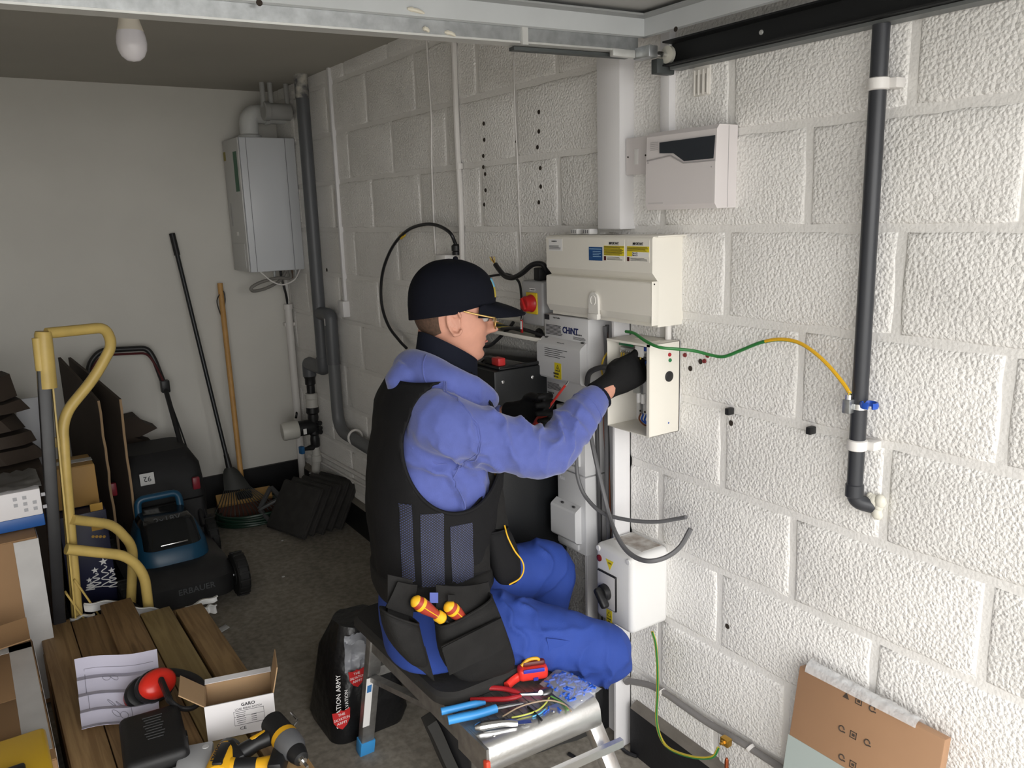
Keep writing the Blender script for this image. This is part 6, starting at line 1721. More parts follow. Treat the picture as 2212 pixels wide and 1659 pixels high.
# red cable stripper pistol
cs = thing('cable_stripper', 'red and blue pistol shaped cable stripper on the platform', 'stripper', on(1140, 1460, 0))
m_cr = M('stripper_red', C(225, 56, 46), .3)
h0 = on(1150, 1450, .028)
ux = (on(1185, 1440, .03) - on(1115, 1450, .03)).normalized()
obj('body', MB().obox(h0, ux, Z.cross(ux), Z, .078, .040, .036, .011, 3), m_cr, cs)
obj('handle', MB().tube(spline([h0 - ux * .03 + Vector((0, 0, -.006)), on(1108, 1470, .016), on(1095, 1482, .012)], 5), .0095, 12, flat=1.3), m_cr, cs)
vx_ = Z.cross(ux)
obj('blue_plate', MB().obox(h0 + Z * .014 - vx_ * .0215, ux, vx_, Z, .055, .003, .010, .001), M('stripper_blue', C(60, 60, 170), .35), cs)
obj('blue_mark', MB().obox(h0 - vx_ * .0215 - Z * .010 + ux * .004, ux, vx_, Z, .012, .003, .008), M('stripper_blue', None), cs)
hook = [h0 - ux * .028 + Z * .020 , h0 - ux * .01 + Z * .034, h0 + ux * .014 + Z * .034, h0 + ux * .018 + Z * .022]
obj('yellow_hook', MB().tube(spline(hook, 4), .0045, 8), m_dy, cs)
obj('jaw_cover', MB().obox(h0 + Z * .022 + ux * .004 + vx_ * .006, ux, vx_, Z, .060, .026, .018, .007), M('stripper_brown', C(92, 30, 28), .4), cs)
# pointed red screwdriver lying flat
rs = thing('red_probe', 'short red insulated screwdriver lying on the platform by the pouch', 'screwdriver', on(1045, 1470, 0))
obj('shaft', MB().tube([on(1032, 1472, .010), on(1066, 1460, .012)], .0042, 10), M('probe_red', C(200, 52, 46), .35), rs)
obj('tip', MB().tube([on(1014, 1478, .008), on(1032, 1472, .010)], [.001, .003], 8), m_steel, rs)
gs = thing('grey_tube', 'grey rubber tube end lying beside the red screwdriver', 'tube', on(1070, 1470, 0))
obj('tube', MB().tube([on(1048, 1480, .010), on(1085, 1461, .012)], [.006, .009], 12), M('tube_grey', (.10, .105, .11, 1), .5), gs)
# bag of blue ferrules
fbg = thing('ferrule_bag', 'clear plastic bag of blue crimp ferrules on the platform', 'plastic bag', on(1230, 1490, 0))
A_, B_, C_, D_ = on(1165, 1478, .010), on(1205, 1443, .016), on(1300, 1488, .006), on(1240, 1532, .004)
def bagf(s_, t_, top=True):
    p = A_.lerp(B_, t_).lerp(D_.lerp(C_, t_), s_)
    e = math.sin(math.pi * s_) * math.sin(math.pi * t_)
    return p + Vector((0, 0, (.020 * e ** .6 + .003 * noise.noise(Vector((s_ * 9, t_ * 9, 0)))) if top else .001))
obj('film', MB().sheet(lambda a, b: bagf(a, b, True), 18, 18), M('bag_clear', (.80, .83, .88, 1), .12, alpha=.22), fbg)
obj('film_base', MB().sheet(lambda a, b: bagf(a, b, False), 4, 4), M('bag_clear', None), fbg)
rr = random.Random(5)
m_fer = M('ferrule_blue', C(44, 96, 205), .4)
for i in range(90):
    s_, t_ = rr.uniform(.12, .90), rr.uniform(.10, .90)
    p = bagf(s_, t_, False) + Vector((0, 0, .004 + rr.random() * .013 * math.sin(math.pi * s_) * math.sin(math.pi * t_)))
    a = rr.uniform(0, math.pi); d = Vector((math.cos(a), math.sin(a), rr.uniform(-.2, .2))) * .008
    obj('ferrule', MB().tube([p - d, p + d * .3, p + d], [.0030, .0030, .002], 6), m_fer, fbg)
for i, (px, py) in enumerate(((1185, 1530), (1208, 1532), (1178, 1538))):
    p = on(px, py, .003); a = (.9, 1.5, .4)[i]; d = Vector((math.cos(a), math.sin(a), 0)) * .007
    obj('ferrule', MB().tube([p - d, p + d], .0023, 6), m_fer, None, 'loose blue ferrule lying on the platform beside the wires', 'ferrule', 'loose ferrules')
# wire offcuts
def lie(lst): return [on(a, b, h_) for a, b, h_ in lst]
cable('wire_offcut', lie([(1105, 1550, .003), (1130, 1545, .004), (1160, 1535, .005), (1178, 1520, .006), (1186, 1507, .006)]), .0022, M('wire_greenyellow', C(190, 195, 90), .4), 'green and yellow wire offcut curving under the red cutters')
cable('wire_offcut', lie([(1085, 1548, .003), (1120, 1528, .005), (1155, 1517, .010), (1190, 1513, .012), (1220, 1522, .008), (1234, 1537, .003)]), .0020, M('wire_beige', C(170, 148, 125), .4), 'beige wire offcut arching over the platform')
cable('wire_offcut', lie([(1190, 1504, .004), (1206, 1512, .004), (1220, 1522, .004), (1227, 1534, .003)]), .0022, M('wire_green', C(110, 170, 90), .4), 'short green wire offcut beside the bag of ferrules')
cable('wire_offcut', lie([(1140, 1527, .003), (1150, 1535, .004), (1160, 1545, .003), (1170, 1556, .003)]), .0030, m_blackcable, 'thick black wire offcut lying across the platform')
cable('wire_offcut', lie([(1150, 1548, .003), (1165, 1542, .004), (1178, 1532, .004)]), .0020, M('wire_lightblue', C(90, 170, 215), .4), 'light blue wire offcut on the platform')
# cable offcuts on the floor
def floorp(lst, h_=.006): return [fl(a, b, h_) for a, b in lst]
cable('cable_offcut', floorp([(1228, 1628), (1240, 1635), (1253, 1645)]), .006, m_blackcable, 'short black cable offcut on the floor behind the platform')
cable('cable_offcut', floorp([(1333, 1588), (1340, 1608), (1352, 1624), (1376, 1634)]), .006, m_blackcable, 'curved black cable offcut on the floor at the foot of the open trunking')
# ================================================================== THE ELECTRICIAN
CY = -2.80
H = Vector((-.540, CY, 1.422))
yaw_, pit_ = math.radians(-23), math.radians(-7)
HF = Vector((math.cos(yaw_) * math.cos(pit_), math.sin(yaw_) * math.cos(pit_), math.sin(pit_)))
HL = Z.cross(HF).normalized()              # his left
HU = HF.cross(HL).normalized()
def hd(f, l, u): return H + HF * f + HL * l + HU * u
man = thing('person', 'person in navy cap, blue hoodie and black tool vest wiring the open enclosure', 'person', (-.62, CY, fz(CY)))
m_skin = M('skin', C(206, 150, 128), .5, var=.10, vscale=30, bump=.08, bscale=300)
m_hood = M('hoodie_blue', C(84, 96, 164), .85, var=.10, vscale=40, bump=.25, bscale=260, bdist=.002, sheen=.3)
m_trs = M('trouser_blue', C(42, 70, 152), .8, var=.12, vscale=14, bump=.3, bscale=320, bdist=.0015)
m_vest = M('vest_black', (.0075, .0075, .0085, 1), .8, spec=.25, bump=.3, bscale=260, bdist=.0015)
m_pouch = M('pouch_black', (.0135, .013, .0128, 1), .8, spec=.3, var=.3, vscale=25, bump=.35, bscale=220, bdist=.002)
m_cap = M('cap_navy', (.0040, .0048, .0095, 1), .85, spec=.2, bump=.2, bscale=400, bdist=.001)
m_glove = M('glove_black', (.006, .006, .0065, 1), .65, spec=.3, bump=.25, bscale=300, bdist=.0015)
m_navy = M('collar_navy', (.006, .0075, .015, 1), .85, spec=.2)
def ell(c, u, v, ru, rv, n=20):
    return [c + u * (ru * math.cos(2 * math.pi * k / n)) + v * (rv * math.sin(2 * math.pi * k / n)) for k in range(n)]
def limb(mb, pts, radii, n=18, flat=1.0, sub=5):
    k = len(pts)
    path = spline(pts, sub)
    rr = []
    for i in range(k - 1):
        for j in range(sub):
            t = j / sub; t = t * t * (3 - 2 * t)
            rr.append(radii[i] * (1 - t) + radii[i + 1] * t)
    rr.append(radii[-1])
    mb.tube(path, rr, n, True, flat=flat)
def lerp_rows(rows, z):
    if z <= rows[0][0]: return list(rows[0])
    if z >= rows[-1][0]: return list(rows[-1])
    for i in range(len(rows) - 1):
        if rows[i][0] <= z <= rows[i + 1][0]: break
    p1, p2 = rows[i], rows[i + 1]
    p0 = rows[i - 1] if i > 0 else p1
    p3 = rows[i + 2] if i + 2 < len(rows) else p2
    h = p2[0] - p1[0]; t = (z - p1[0]) / h
    out = []
    for k in range(len(p1)):
        m1 = (p2[k] - p0[k]) / (p2[0] - p0[0]) * h
        m2 = (p3[k] - p1[k]) / (p3[0] - p1[0]) * h
        out.append((2 * t ** 3 - 3 * t * t + 1) * p1[k] + (t ** 3 - 2 * t * t + t) * m1 + (3 * t * t - 2 * t ** 3) * p2[k] + (t ** 3 - t * t) * m2)
    return out
TYAW = math.radians(-15)
TC = Vector((-.625, -2.80, 0))
def RT(p):
    d = p - TC
    return Vector((TC.x + d.x * math.cos(TYAW) - d.y * math.sin(TYAW), TC.y + d.x * math.sin(TYAW) + d.y * math.cos(TYAW), p.z))
def RTM(m_):
    m_.V = [RT(v) for v in m_.V]; return m_
# torso: z, back x, front x, half width
TOR = [(.535, -.775, -.50, .175), (.62, -.785, -.50, .180), (.74, -.772, -.508, .166), (.86, -.778, -.488, .162), (.96, -.778, -.470, .172),
       (1.06, -.766, -.464, .182), (1.14, -.748, -.476, .188), (1.20, -.728, -.502, .180), (1.245, -.705, -.528, .140), (1.285, -.685, -.548, .095), (1.31, -.672, -.560, .080)]
def tring(z, grow=0.0, n=40):
    _, xb_, xf_, hw = lerp_rows(TOR, z)
    cx, hx = (xb_ + xf_) / 2, (xf_ - xb_) / 2 + grow
    hw += grow
    pts = []
    for k in range(n):
        a = 2 * math.pi * k / n
        c_, s_ = math.cos(a), math.sin(a)
        e = .82
        pts.append(Vector((cx + hx * math.copysign(abs(c_) ** e, c_), CY + hw * math.copysign(abs(s_) ** e, s_), z)))
    return pts
# joints
shR, elR, wrR = Vector((-.682, -2.950, 1.190)), Vector((-.432, -3.030, 1.092)), Vector((-.232, -3.004, 1.192))
shL, elL, wrL = Vector((-.585, -2.660, 1.190)), Vector((-.420, -2.545, 1.02)), Vector((-.300, -2.690, 1.103))
hipR, knR, anR = Vector((-.60, -2.885, .615)), Vector((-.265, -3.045, .500)), Vector((-.525, -2.735, .215))
hipL, knL, anL = Vector((-.60, -2.715, .615)), Vector((-.235, -2.765, .640)), Vector((-.245, -2.725, .130))

# ---- body (head, neck and the rest as one surface)
mb = MB()
HR = [(-.121, .046, .022, .012), (-.116, .070, .008, .030), (-.100, .082, -.018, .046), (-.080, .084, -.050, .057), (-.060, .086, -.070, .065), (-.040, .087, -.086, .071),
      (-.020, .087, -.095, .074), (0, .088, -.099, .076), (.020, .095, -.101, .077), (.05, .092, -.099, .076), (.085, .078, -.086, .066), (.110, .050, -.060, .045), (.121, .012, -.025, .012)]
def face_disp(l, u):
    g = lambda x, s: math.exp(-(x / s) ** 2)
    d = 0.0
    # nose
    if -.052 < u < .02:
        prof_ = [(-.052, 0), (-.046, .006), (-.041, .027), (-.034, .036), (-.026, .030), (-.012, .019), (.004, .011), (.02, 0)]
        for (a, pa), (b, pb) in zip(prof_, prof_[1:]):
            if a <= u <= b:
                d += (pa + (pb - pa) * (u - a) / (b - a)) * g(l, .0105 + .004 * g(u + .038, .012))
    d += .0055 * g(l, .022) * (g(u + .060, .0055) + .95 * g(u + .073, .0060)) - .004 * g(l, .02) * g(u + .0665, .003)
    d -= .004 * g(l, .03) * g(u + .083, .007)
    d += .007 * g(l, .022) * g(u + .102, .014)
    d += .004 * g(u - .018, .010) * g(abs(l) - .028, .03)
    d -= .011 * g(u - .001, .013) * g(abs(l) - .034, .017)
    d += .003 * g(u + .025, .016) * g(abs(l) - .045, .018)
    return d
rings = []
n_ = 72
lev = []
for a, b in zip(HR, HR[1:]):
    for j in range(5):
        lev.append(a[0] + (b[0] - a[0]) * j / 5)
lev.append(HR[-1][0])
for u in lev:
    _, ff, bb, w = lerp_rows(HR, u)
    cx, hx = (ff + bb) / 2, (ff - bb) / 2
    ring = []
    for k in range(n_):
        a = 2 * math.pi * k / n_
        c_, s_ = math.cos(a), math.sin(a)
        e = .88
        f = cx + hx * math.copysign(abs(c_) ** e, c_); l = w * math.copysign(abs(s_) ** e, s_)
        if c_ > 0: f += face_disp(l, u)
        ring.append(hd(f, l, u))
    rings.append(ring)
mb.loft(rings)
# neck
limb(mb, [hd(-.030, 0, -.02), hd(-.032, 0, -.09), Vector((-.590, CY, 1.26)), Vector((-.610, CY, 1.18))], [.055, .055, .058, .065], 22)
# ears
for sgn in (-1, 1):
    def er(a, rad=1.0): return hd(-.006 + .017 * rad * math.cos(a) - .006 * math.sin(a), sgn * (.0775 + .011 * (.5 - .5 * math.cos(a - 2.6)) * rad), -.012 + .032 * rad * math.sin(a))
    mb.tube([er(a) for a in [.35 + 5.4 * i / 26 for i in range(27)]], .0042, 8)
    mb.tube([er(a, .5) for a in [.8 + 3.6 * i / 12 for i in range(13)]], .0035, 6)
    mb.loft([[er(a, r) - HL * sgn * d for a in [2 * math.pi * i / 20 for i in range(20)]] for r, d in ((.95, .004), (.9, .0085), (.3, .0095))])
    mb.ball(er(4.5), .007, 8, 6)
# rest of the body, inside the clothes
zz = [.60, .66, .76, .88, 1.0, 1.1, 1.16, 1.20]
mb.loft([[RT(p) for p in tring(z, -.045, 28)] for z in zz])
limb(mb, [shR, elR, wrR, wrR + (wrR - elR).normalized() * .05], [.045, .036, .027, .026], 16)
limb(mb, [shL, elL, wrL, wrL + (wrL - elL).normalized() * .02], [.045, .036, .027, .026], 16)
limb(mb, [hipR, knR + Vector((-.03, .01, -.01)), anR], [.055, .036, .028], 14)
limb(mb, [hipL, knL + Vector((-.03, 0, -.02)), anL], [.055, .036, .028], 14)
body = obj('body', mb, m_skin, man)
baked(body, [('REMESH', dict(mode='VOXEL', voxel_size=.003)), ('SMOOTH', dict(factor=.5, iterations=2))])
# eyes and brows
for sgn in (-1, 1):
    obj('eye', MB().ball(hd(.0755, sgn * .033, -.001), .0115, 14, 8), M('eye_white', (.50, .47, .45, 1), .2), body)
    obj('eyelid', MB().ball(hd(.0752, sgn * .033, .0042), .0125, 14, 8), m_skin, body)
    obj('iris', MB().lathe([(.0055, 0), (.0045, .0022), (0, .0026)], hd(.0848, sgn * .033, -.0055), (HF - HU * .35).normalized(), 14), M('iris_dark', (.06, .05, .045, 1), .15), body)
    obj('eyebrow', MB().tube([hd(.093, sgn * .016, .018), hd(.090, sgn * .036, .021), hd(.078, sgn * .056, .016)], [.0025, .003, .0015], 6), M('brow_brown', C(110, 84, 64), .8), body)
obj('lips', MB().tube([hd(.082, -.020, -.067), hd(.0925, 0, -.0655), hd(.082, .020, -.067)], [.001, .0032, .001], 8), M('lip', C(186, 118, 104), .45), body)
# hair under the cap
mb = MB()
def hairp(s_, t_):
    a = math.radians(112 + 136 * s_)
    u = -.066 + .105 * t_ + .022 * abs(2 * s_ - 1) ** 2
    _, ff, bb, w = lerp_rows(HR, u)
    cx, hx = (ff + bb) / 2, (ff - bb) / 2 + .0026 + .003 * t_
    return hd(cx + hx * math.copysign(abs(math.cos(a)) ** .88, math.cos(a)), (w + .0026 + .002 * t_) * math.copysign(abs(math.sin(a)) ** .88, math.sin(a)), u)
mb.sheet(hairp, 34, 14, .002)
obj('hair', mb, M('hair_brown', C(92, 70, 56), .75, var=.4, vscale=160, bump=.8, bscale=500, bdist=.002), man)
# ---- cap
CR = [(.000, .100, -.112, .087), (.03, .104, -.117, .090), (.06, .103, -.115, .089), (.09, .092, -.103, .081), (.113, .072, -.083, .066), (.129, .044, -.056, .043), (.137, .012, -.022, .012)]
rings = []
for i in range(31):
    u = CR[0][0] + (CR[-1][0] - CR[0][0]) * (i / 30) ** .8
    _, ff, bb, w = lerp_rows(CR, u)
    cx, hx = (ff + bb) / 2, (ff - bb) / 2
    ring = []
    for k in range(60):
        a = 2 * math.pi * k / 60
        c_, s_ = math.cos(a), math.sin(a)
        uu_ = u
        if u < .04: uu_ = u + (.04 - u) / .036 * (.032 * max(c_, 0) ** .7 - .022 * max(-c_, 0) + .006 * abs(s_))
        seam = .0012 * abs(math.sin(3 * a)) if u > .02 else 0
        ring.append(hd(cx + (hx + seam) * math.copysign(abs(c_) ** .92, c_), (w + seam) * math.copysign(abs(s_) ** .92, s_), uu_))
    rings.append(ring)
cap = obj('cap', MB().loft(rings, True), m_cap, man)
obj('button', MB().ball(hd(-.005, 0, .138), .007, 10, 6), m_cap, cap)
def brim(s_, t_):
    v = (s_ - .5) * 2
    ll = v * .079
    f0 = .098 * math.sqrt(max(0, 1 - (ll / .092) ** 2)) + .002
    ext = .088 * (1 - abs(v) ** 2.6) ** .55
    return hd(f0 + ext * t_ * .98, ll * (1 - .05 * t_), .035 - .010 * t_ - .011 * v * v * (.4 + .6 * t_) - .013 * t_ * t_)
obj('brim', MB().sheet(brim, 28, 10, .004), m_cap, cap)
def capfront(a, u, off=.0015):
    _, ff, bb, w = lerp_rows(CR, u)
    cx, hx = (ff + bb) / 2, (ff - bb) / 2 + off
    return hd(cx + hx * abs(math.cos(a)) ** .92, (w + off) * math.copysign(abs(math.sin(a)) ** .92, math.sin(a)), u)
bd = obj('badge', MB().sheet(lambda a, b: capfront(-.42 + .84 * a, .052 + .044 * b), 12, 8, .0012), M('badge_yellow', C(190, 170, 60), .5), cap, 'small coloured embroidered badge')
obj('badge_stripe', MB().sheet(lambda a, b: capfront(-.42 + .84 * a, .078 + .020 * b, .0028), 12, 4, .0008), M('badge_blue', C(95, 175, 215), .5), bd)
# ---- glasses
gl = thing('glasses', 'thin gold framed glasses worn under the navy cap', 'glasses', hd(.10, 0, 0))
m_gold = M('gold_frame', C(214, 182, 120), .25, .9)
m_lens = M('lens', (.85, .78, .62, 1), .03, alpha=.28)
for sgn in (-1, 1):
    lens = [hd(.106 - .006 * (math.cos(a)) * 0 - .010 * max(0, (math.cos(a) + .2)) * .5, sgn * (.034 + .026 * math.copysign(abs(math.cos(a)) ** .7, math.cos(a))), -.008 + .019 * math.copysign(abs(math.sin(a)) ** .7, math.sin(a))) for a in [2 * math.pi * i / 28 for i in range(28)]]
    rim = obj('rim', MB().tube(lens, .0019, 6, closed=True), m_gold, gl)
    ce = sum((p for p in lens), Vector()) / len(lens)
    obj('lens', MB().loft([lens, [p + HF * .001 for p in lens]]), m_lens, rim)
    obj('temple', MB().tube(spline([hd(.100, sgn * .062, .004), hd(.088, sgn * .0795, .005), hd(.05, sgn * .0815, .010), hd(.014, sgn * .0815, .016)], 5), .0024, 8), m_gold, gl)
    obj('nose_pad', MB().ball(hd(.103, sgn * .0105, -.010), .003, 8, 5), m_lens, rim)
obj('bridge', MB().tube(spline([hd(.106, -.009, -.001), hd(.111, 0, .003), hd(.106, .009, -.001)], 4), .0014, 6), m_gold, gl)

# ---- hoodie
def wrinkle(o, amp, spots, fine=.0016, freq=16):
    me = o.data
    me.calc_loop_triangles()
    off = OFF[o] if o in OFF else Vector()
    nr = [v.normal.copy() for v in me.vertices]
    for v, n in zip(me.vertices, nr):
        p = v.co + off
        d = fine * noise.noise(p * 28) + amp * noise.noise(p * freq * .6 + Vector((3, 1, 7)))
        for (c, r, a, axis, f) in spots:
            k = math.exp(-((p - c).length / r) ** 2)
            if k > .02:
                ph = (p - c).dot(axis) * f + 1.8 * noise.noise(p * 11) + 1.1 * noise.noise(p * 23)
                w = 1 - abs(math.sin(ph))
                d += a * k * (w * w * 1.6 - .5)
        v.co += n * d
    me.update()
mb = MB()
zz = [.66, .74, .80, .88, .95, 1.02, 1.09, 1.14, 1.18, 1.21, 1.245, 1.28]
mb.loft([[RT(p) for p in tring(z, -.004)] for z in zz])
limb(mb, [Vector((-.655, -2.90, 1.185)), shR + Vector((.012, -.004, -.008)), shR.lerp(elR, .5) + Vector((.0, -.006, -.004)), elR + Vector((-.004, -.006, -.006)), elR.lerp(wrR, .45) + Vector((0, -.004, -.004)), elR.lerp(wrR, .80), wrR, wrR + (wrR - elR).normalized() * .004],
     [.074, .077, .072, .064, .056, .047, .038, .037], 26, 1.0, 6)
limb(mb, [Vector((-.600, -2.71, 1.185)), shL, shL.lerp(elL, .5), elL, elL.lerp(wrL, .5), wrL - (wrL - elL).normalized() * .02], [.088, .078, .068, .060, .052, .037], 22, 1.0, 5)
# hood lying round the neck
hp_ = [(-.655, CY, 1.296, .046), (-.645, CY - .055, 1.290, .046), (-.618, CY - .098, 1.268, .042), (-.555, CY - .112, 1.238, .036), (-.500, CY - .088, 1.208, .030), (-.468, CY - .034, 1.195, .026),
       (-.468, CY + .030, 1.195, .026), (-.500, CY + .078, 1.212, .030), (-.555, CY + .105, 1.242, .036), (-.615, CY + .098, 1.270, .042), (-.645, CY + .055, 1.290, .046)]
pth = spline([p[:3] for p in hp_], 5, True)
rad = []
for i in range(len(hp_)):
    for j in range(5):
        rad.append(hp_[i][3] * (1 - j / 5) + hp_[(i + 1) % len(hp_)][3] * j / 5)
mb.tube(pth, rad, 18, closed=True)
mb.tube([(-.675, CY - .02, 1.295), (-.700, CY - .01, 1.262), (-.706, CY, 1.215)], [.044, .046, .022], 14)
hoodie = obj('hoodie', mb, m_hood, man)
baked(hoodie, [('REMESH', dict(mode='VOXEL', voxel_size=.006)), ('SMOOTH', dict(factor=.6, iterations=5))])
armd = (elR - shR).normalized(); fard = (wrR - elR).normalized()
wrinkle(hoodie, .006, [(elR + Vector((.02, -.02, .045)), .085, .012, (armd - fard * .2).normalized(), 62), (elR + fard * .09 + Vector((0, -.03, .03)), .065, .008, fard, 75), (shR + armd * .13 + Vector((0, -.05, .02)), .11, .009, (armd + Z * .6).normalized(), 48),
                        (shR + Vector((.05, -.02, -.10)), .10, .010, Vector((.7, 0, .7)), 50), (Vector((-.65, -2.96, .99)), .10, .013, Vector((.8, 0, .55)), 48), (Vector((-.72, -2.93, 1.08)), .09, .008, Vector((.3, 0, .95)), 45), (wrR - fard * .06, .05, .002, fard, 90)])
baked(hoodie, [('SMOOTH', dict(factor=.4, iterations=1))])
# seams and cuffs
from mathutils.bvhtree import BVHTree
def on_surface(o, pts, lift=.0006):
    me = o.data; off = OFF[o]
    bvh = BVHTree.FromPolygons([v.co + off for v in me.vertices], [tuple(f.vertices) for f in me.polygons])
    out = []
    for p in pts:
        q, n, i, d = bvh.find_nearest(Vector(p))
        out.append(q + n * lift)
    return out
def ring_on(o, c, ax, r, n=48, a0=0.0, a1=2 * math.pi):
    u, v, nn2 = frame_of(ax)
    return on_surface(o, [Vector(c) + (u * math.cos(a0 + (a1 - a0) * i / n) + v * math.sin(a0 + (a1 - a0) * i / n)) * r for i in range(n + 1)])
obj('shoulder_seam', MB().tube(ring_on(hoodie, shR + armd * .035, (armd + Vector((.15, .55, .35))).normalized(), .105), .0018, 6), m_hood, hoodie)
obj('shoulder_seam', MB().tube(ring_on(hoodie, shR + armd * .030, (armd + Vector((.15, .55, .35))).normalized(), .105), .0012, 6), m_hood, hoodie)
obj('cuff_seam', MB().tube(ring_on(hoodie, wrR - fard * .052, fard, .06), .0018, 6), m_hood, hoodie)
obj('hood_seam', MB().tube(on_surface(hoodie, spline([(-.655, CY - .06, 1.345), (-.675, CY - .08, 1.31), (-.672, CY - .10, 1.27), (-.64, CY - .135, 1.245)], 8)), .0018, 6), m_hood, hoodie)
obj('side_seam', MB().tube(on_surface(hoodie, spline([(-.66, -3.02, 1.06), (-.655, -3.0, 1.02), (-.66, -3.0, .97)], 6)), .0016, 6), m_hood, hoodie)
cuff = MB()
for t_, r_ in ((.02, .0375),):
    c = wrR + fard * .002; u, v, n = frame_of(fard)
    cuff.tube([c + (u * math.cos(a) + v * math.sin(a)) * .034 for a in [2 * math.pi * i / 24 for i in range(24)]], .0045, 8, closed=True)
obj('cuff_edge', cuff, m_navy, hoodie)
hem = [Vector((p.x, p.y, p.z)) for p in spline([p[:3] for p in [(-.655, CY - .128, 1.262), (-.700, CY - .085, 1.275), (-.738, CY - .03, 1.285)]], 5)]
# navy collar inside the hood
def colr(s_, t_):
    a = 2 * math.pi * s_
    c_, s2 = math.cos(a), math.sin(a)
    x = -.574 + .084 * c_ * (1 - .10 * t_) + .012 * t_; y = CY - .004 + .076 * s2 * (1 - .10 * t_)
    zb_ = 1.285 - .065 * (c_ + 1) / 2; zt_ = 1.386 - .092 * (c_ + 1) / 2
    return Vector((x, y, zb_ + (zt_ - zb_) * t_))
obj('collar', MB().sheet(colr, 40, 8, .005), m_navy, man)
obj('zip', MB().tube([colr(0.985, 0) + Vector((.004, 0, 0)), colr(.985, .95) + Vector((.004, 0, 0))], .0022, 6), m_steel, man)

# ---- trousers
mb = MB()
mb.loft([[RT(p) for p in tring(z, -.002)] for z in (.545, .57, .62, .68, .75)])
limb(mb, [Vector((-.66, -2.86, .615)), hipR, hipR.lerp(knR, .5) + Vector((0, 0, .004)), knR.lerp(hipR, .12), knR + Vector((.012, -.004, -.022)), knR.lerp(anR, .22) + Vector((.0, -.0, -.012)), knR.lerp(anR, .6), knR.lerp(anR, .97)],
     [.100, .104, .092, .082, .078, .073, .062, .050], 26, 1.0, 5)
limb(mb, [Vector((-.66, -2.74, .615)), hipL, hipL.lerp(knL, .5), knL.lerp(hipL, .10), knL + Vector((.010, 0, -.02)), knL.lerp(anL, .22), knL.lerp(anL, .6), knL.lerp(anL, .98)],
     [.100, .104, .090, .080, .076, .072, .062, .054], 24, 1.0, 5)
trs = obj('trousers', mb, m_trs, man)
baked(trs, [('REMESH', dict(mode='VOXEL', voxel_size=.0065)), ('SMOOTH', dict(factor=.6, iterations=6))])
th = (knR - hipR).normalized(); shn = (anR - knR).normalized()
wrinkle(trs, .007, [(knR + Vector((-.06, -.01, -.06)), .10, .013, (th * .8 - shn * .5).normalized(), 58), (hipR + th * .10 + Vector((0, -.06, .05)), .10, .010, (th + Z * .5).normalized(), 50), (hipR + th * .2 + Vector((0, -.05, -.03)), .11, .009, (Z + th * .3).normalized(), 45), (knL + Vector((-.05, -.03, .04)), .09, .009, Vector((.8, 0, -.5)), 55)])
baked(trs, [('SMOOTH', dict(factor=.4, iterations=1))])
obj('leg_pocket', MB().sheet(lambda a, b: hipR + th * (.17 + .11 * a) + Vector((.012 * b, -.098 + .018 * a + .012 * (b - .5) ** 2, .035 - .085 * b)), 8, 8, .004), m_trs, trs)

# ---- vest
def clip_sheet(P_, fn):
    """quads of grid P_ (closed in the 2nd index) clipped to fn(p) >= 0"""
    vs, fs, idx = [], [], {}
    def vid(p):
        k = (round(p.x, 5), round(p.y, 5), round(p.z, 5))
        if k not in idx: idx[k] = len(vs); vs.append(p)
        return idx[k]
    for i in range(len(P_) - 1):
        n = len(P_[0])
        for j in range(n):
            q = [P_[i][j], P_[i][(j + 1) % n], P_[i + 1][(j + 1) % n], P_[i + 1][j]]
            f = [fn(p) for p in q]
            out = []
            for a in range(4):
                b = (a + 1) % 4
                if f[a] >= 0: out.append(q[a])
                if (f[a] >= 0) != (f[b] >= 0):
                    t = f[a] / (f[a] - f[b]); out.append(q[a].lerp(q[b], t))
            ids = []
            for p in out:
                k = vid(p)
                if not ids or ids[-1] != k: ids.append(k)
            if len(ids) > 2 and ids[0] == ids[-1]: ids.pop()
            if len(ids) >= 3: fs.append(tuple(ids))
    m_ = MB(); m_.add(vs, fs); return m_
def armhole(p):
    return ((p.x + .600) / .130) ** 2 + ((p.z - 1.122) / .157) ** 2 - 1
def vz(p, n_=1.0): return .004 * noise.noise(p * 12)
grid = []
for i in range(58):
    z = .735 + (1.278 - .735) * i / 57
    grid.append([p + (p - Vector((-.62, CY, p.z))).normalized() * (.004 * noise.noise(p * 10) + .0025 * noise.noise(p * 24)) for p in tring(z, .014 + .012 * max(0, min(1, (z - 1.12) / .08)), 96)])
vest = obj('tool_vest', RTM(clip_sheet(grid, lambda p: min(armhole(p), 1.30 - p.z))), m_vest, man, flip=True)
baked(vest, [('SOLIDIFY', dict(thickness=.006, offset=0.0))])
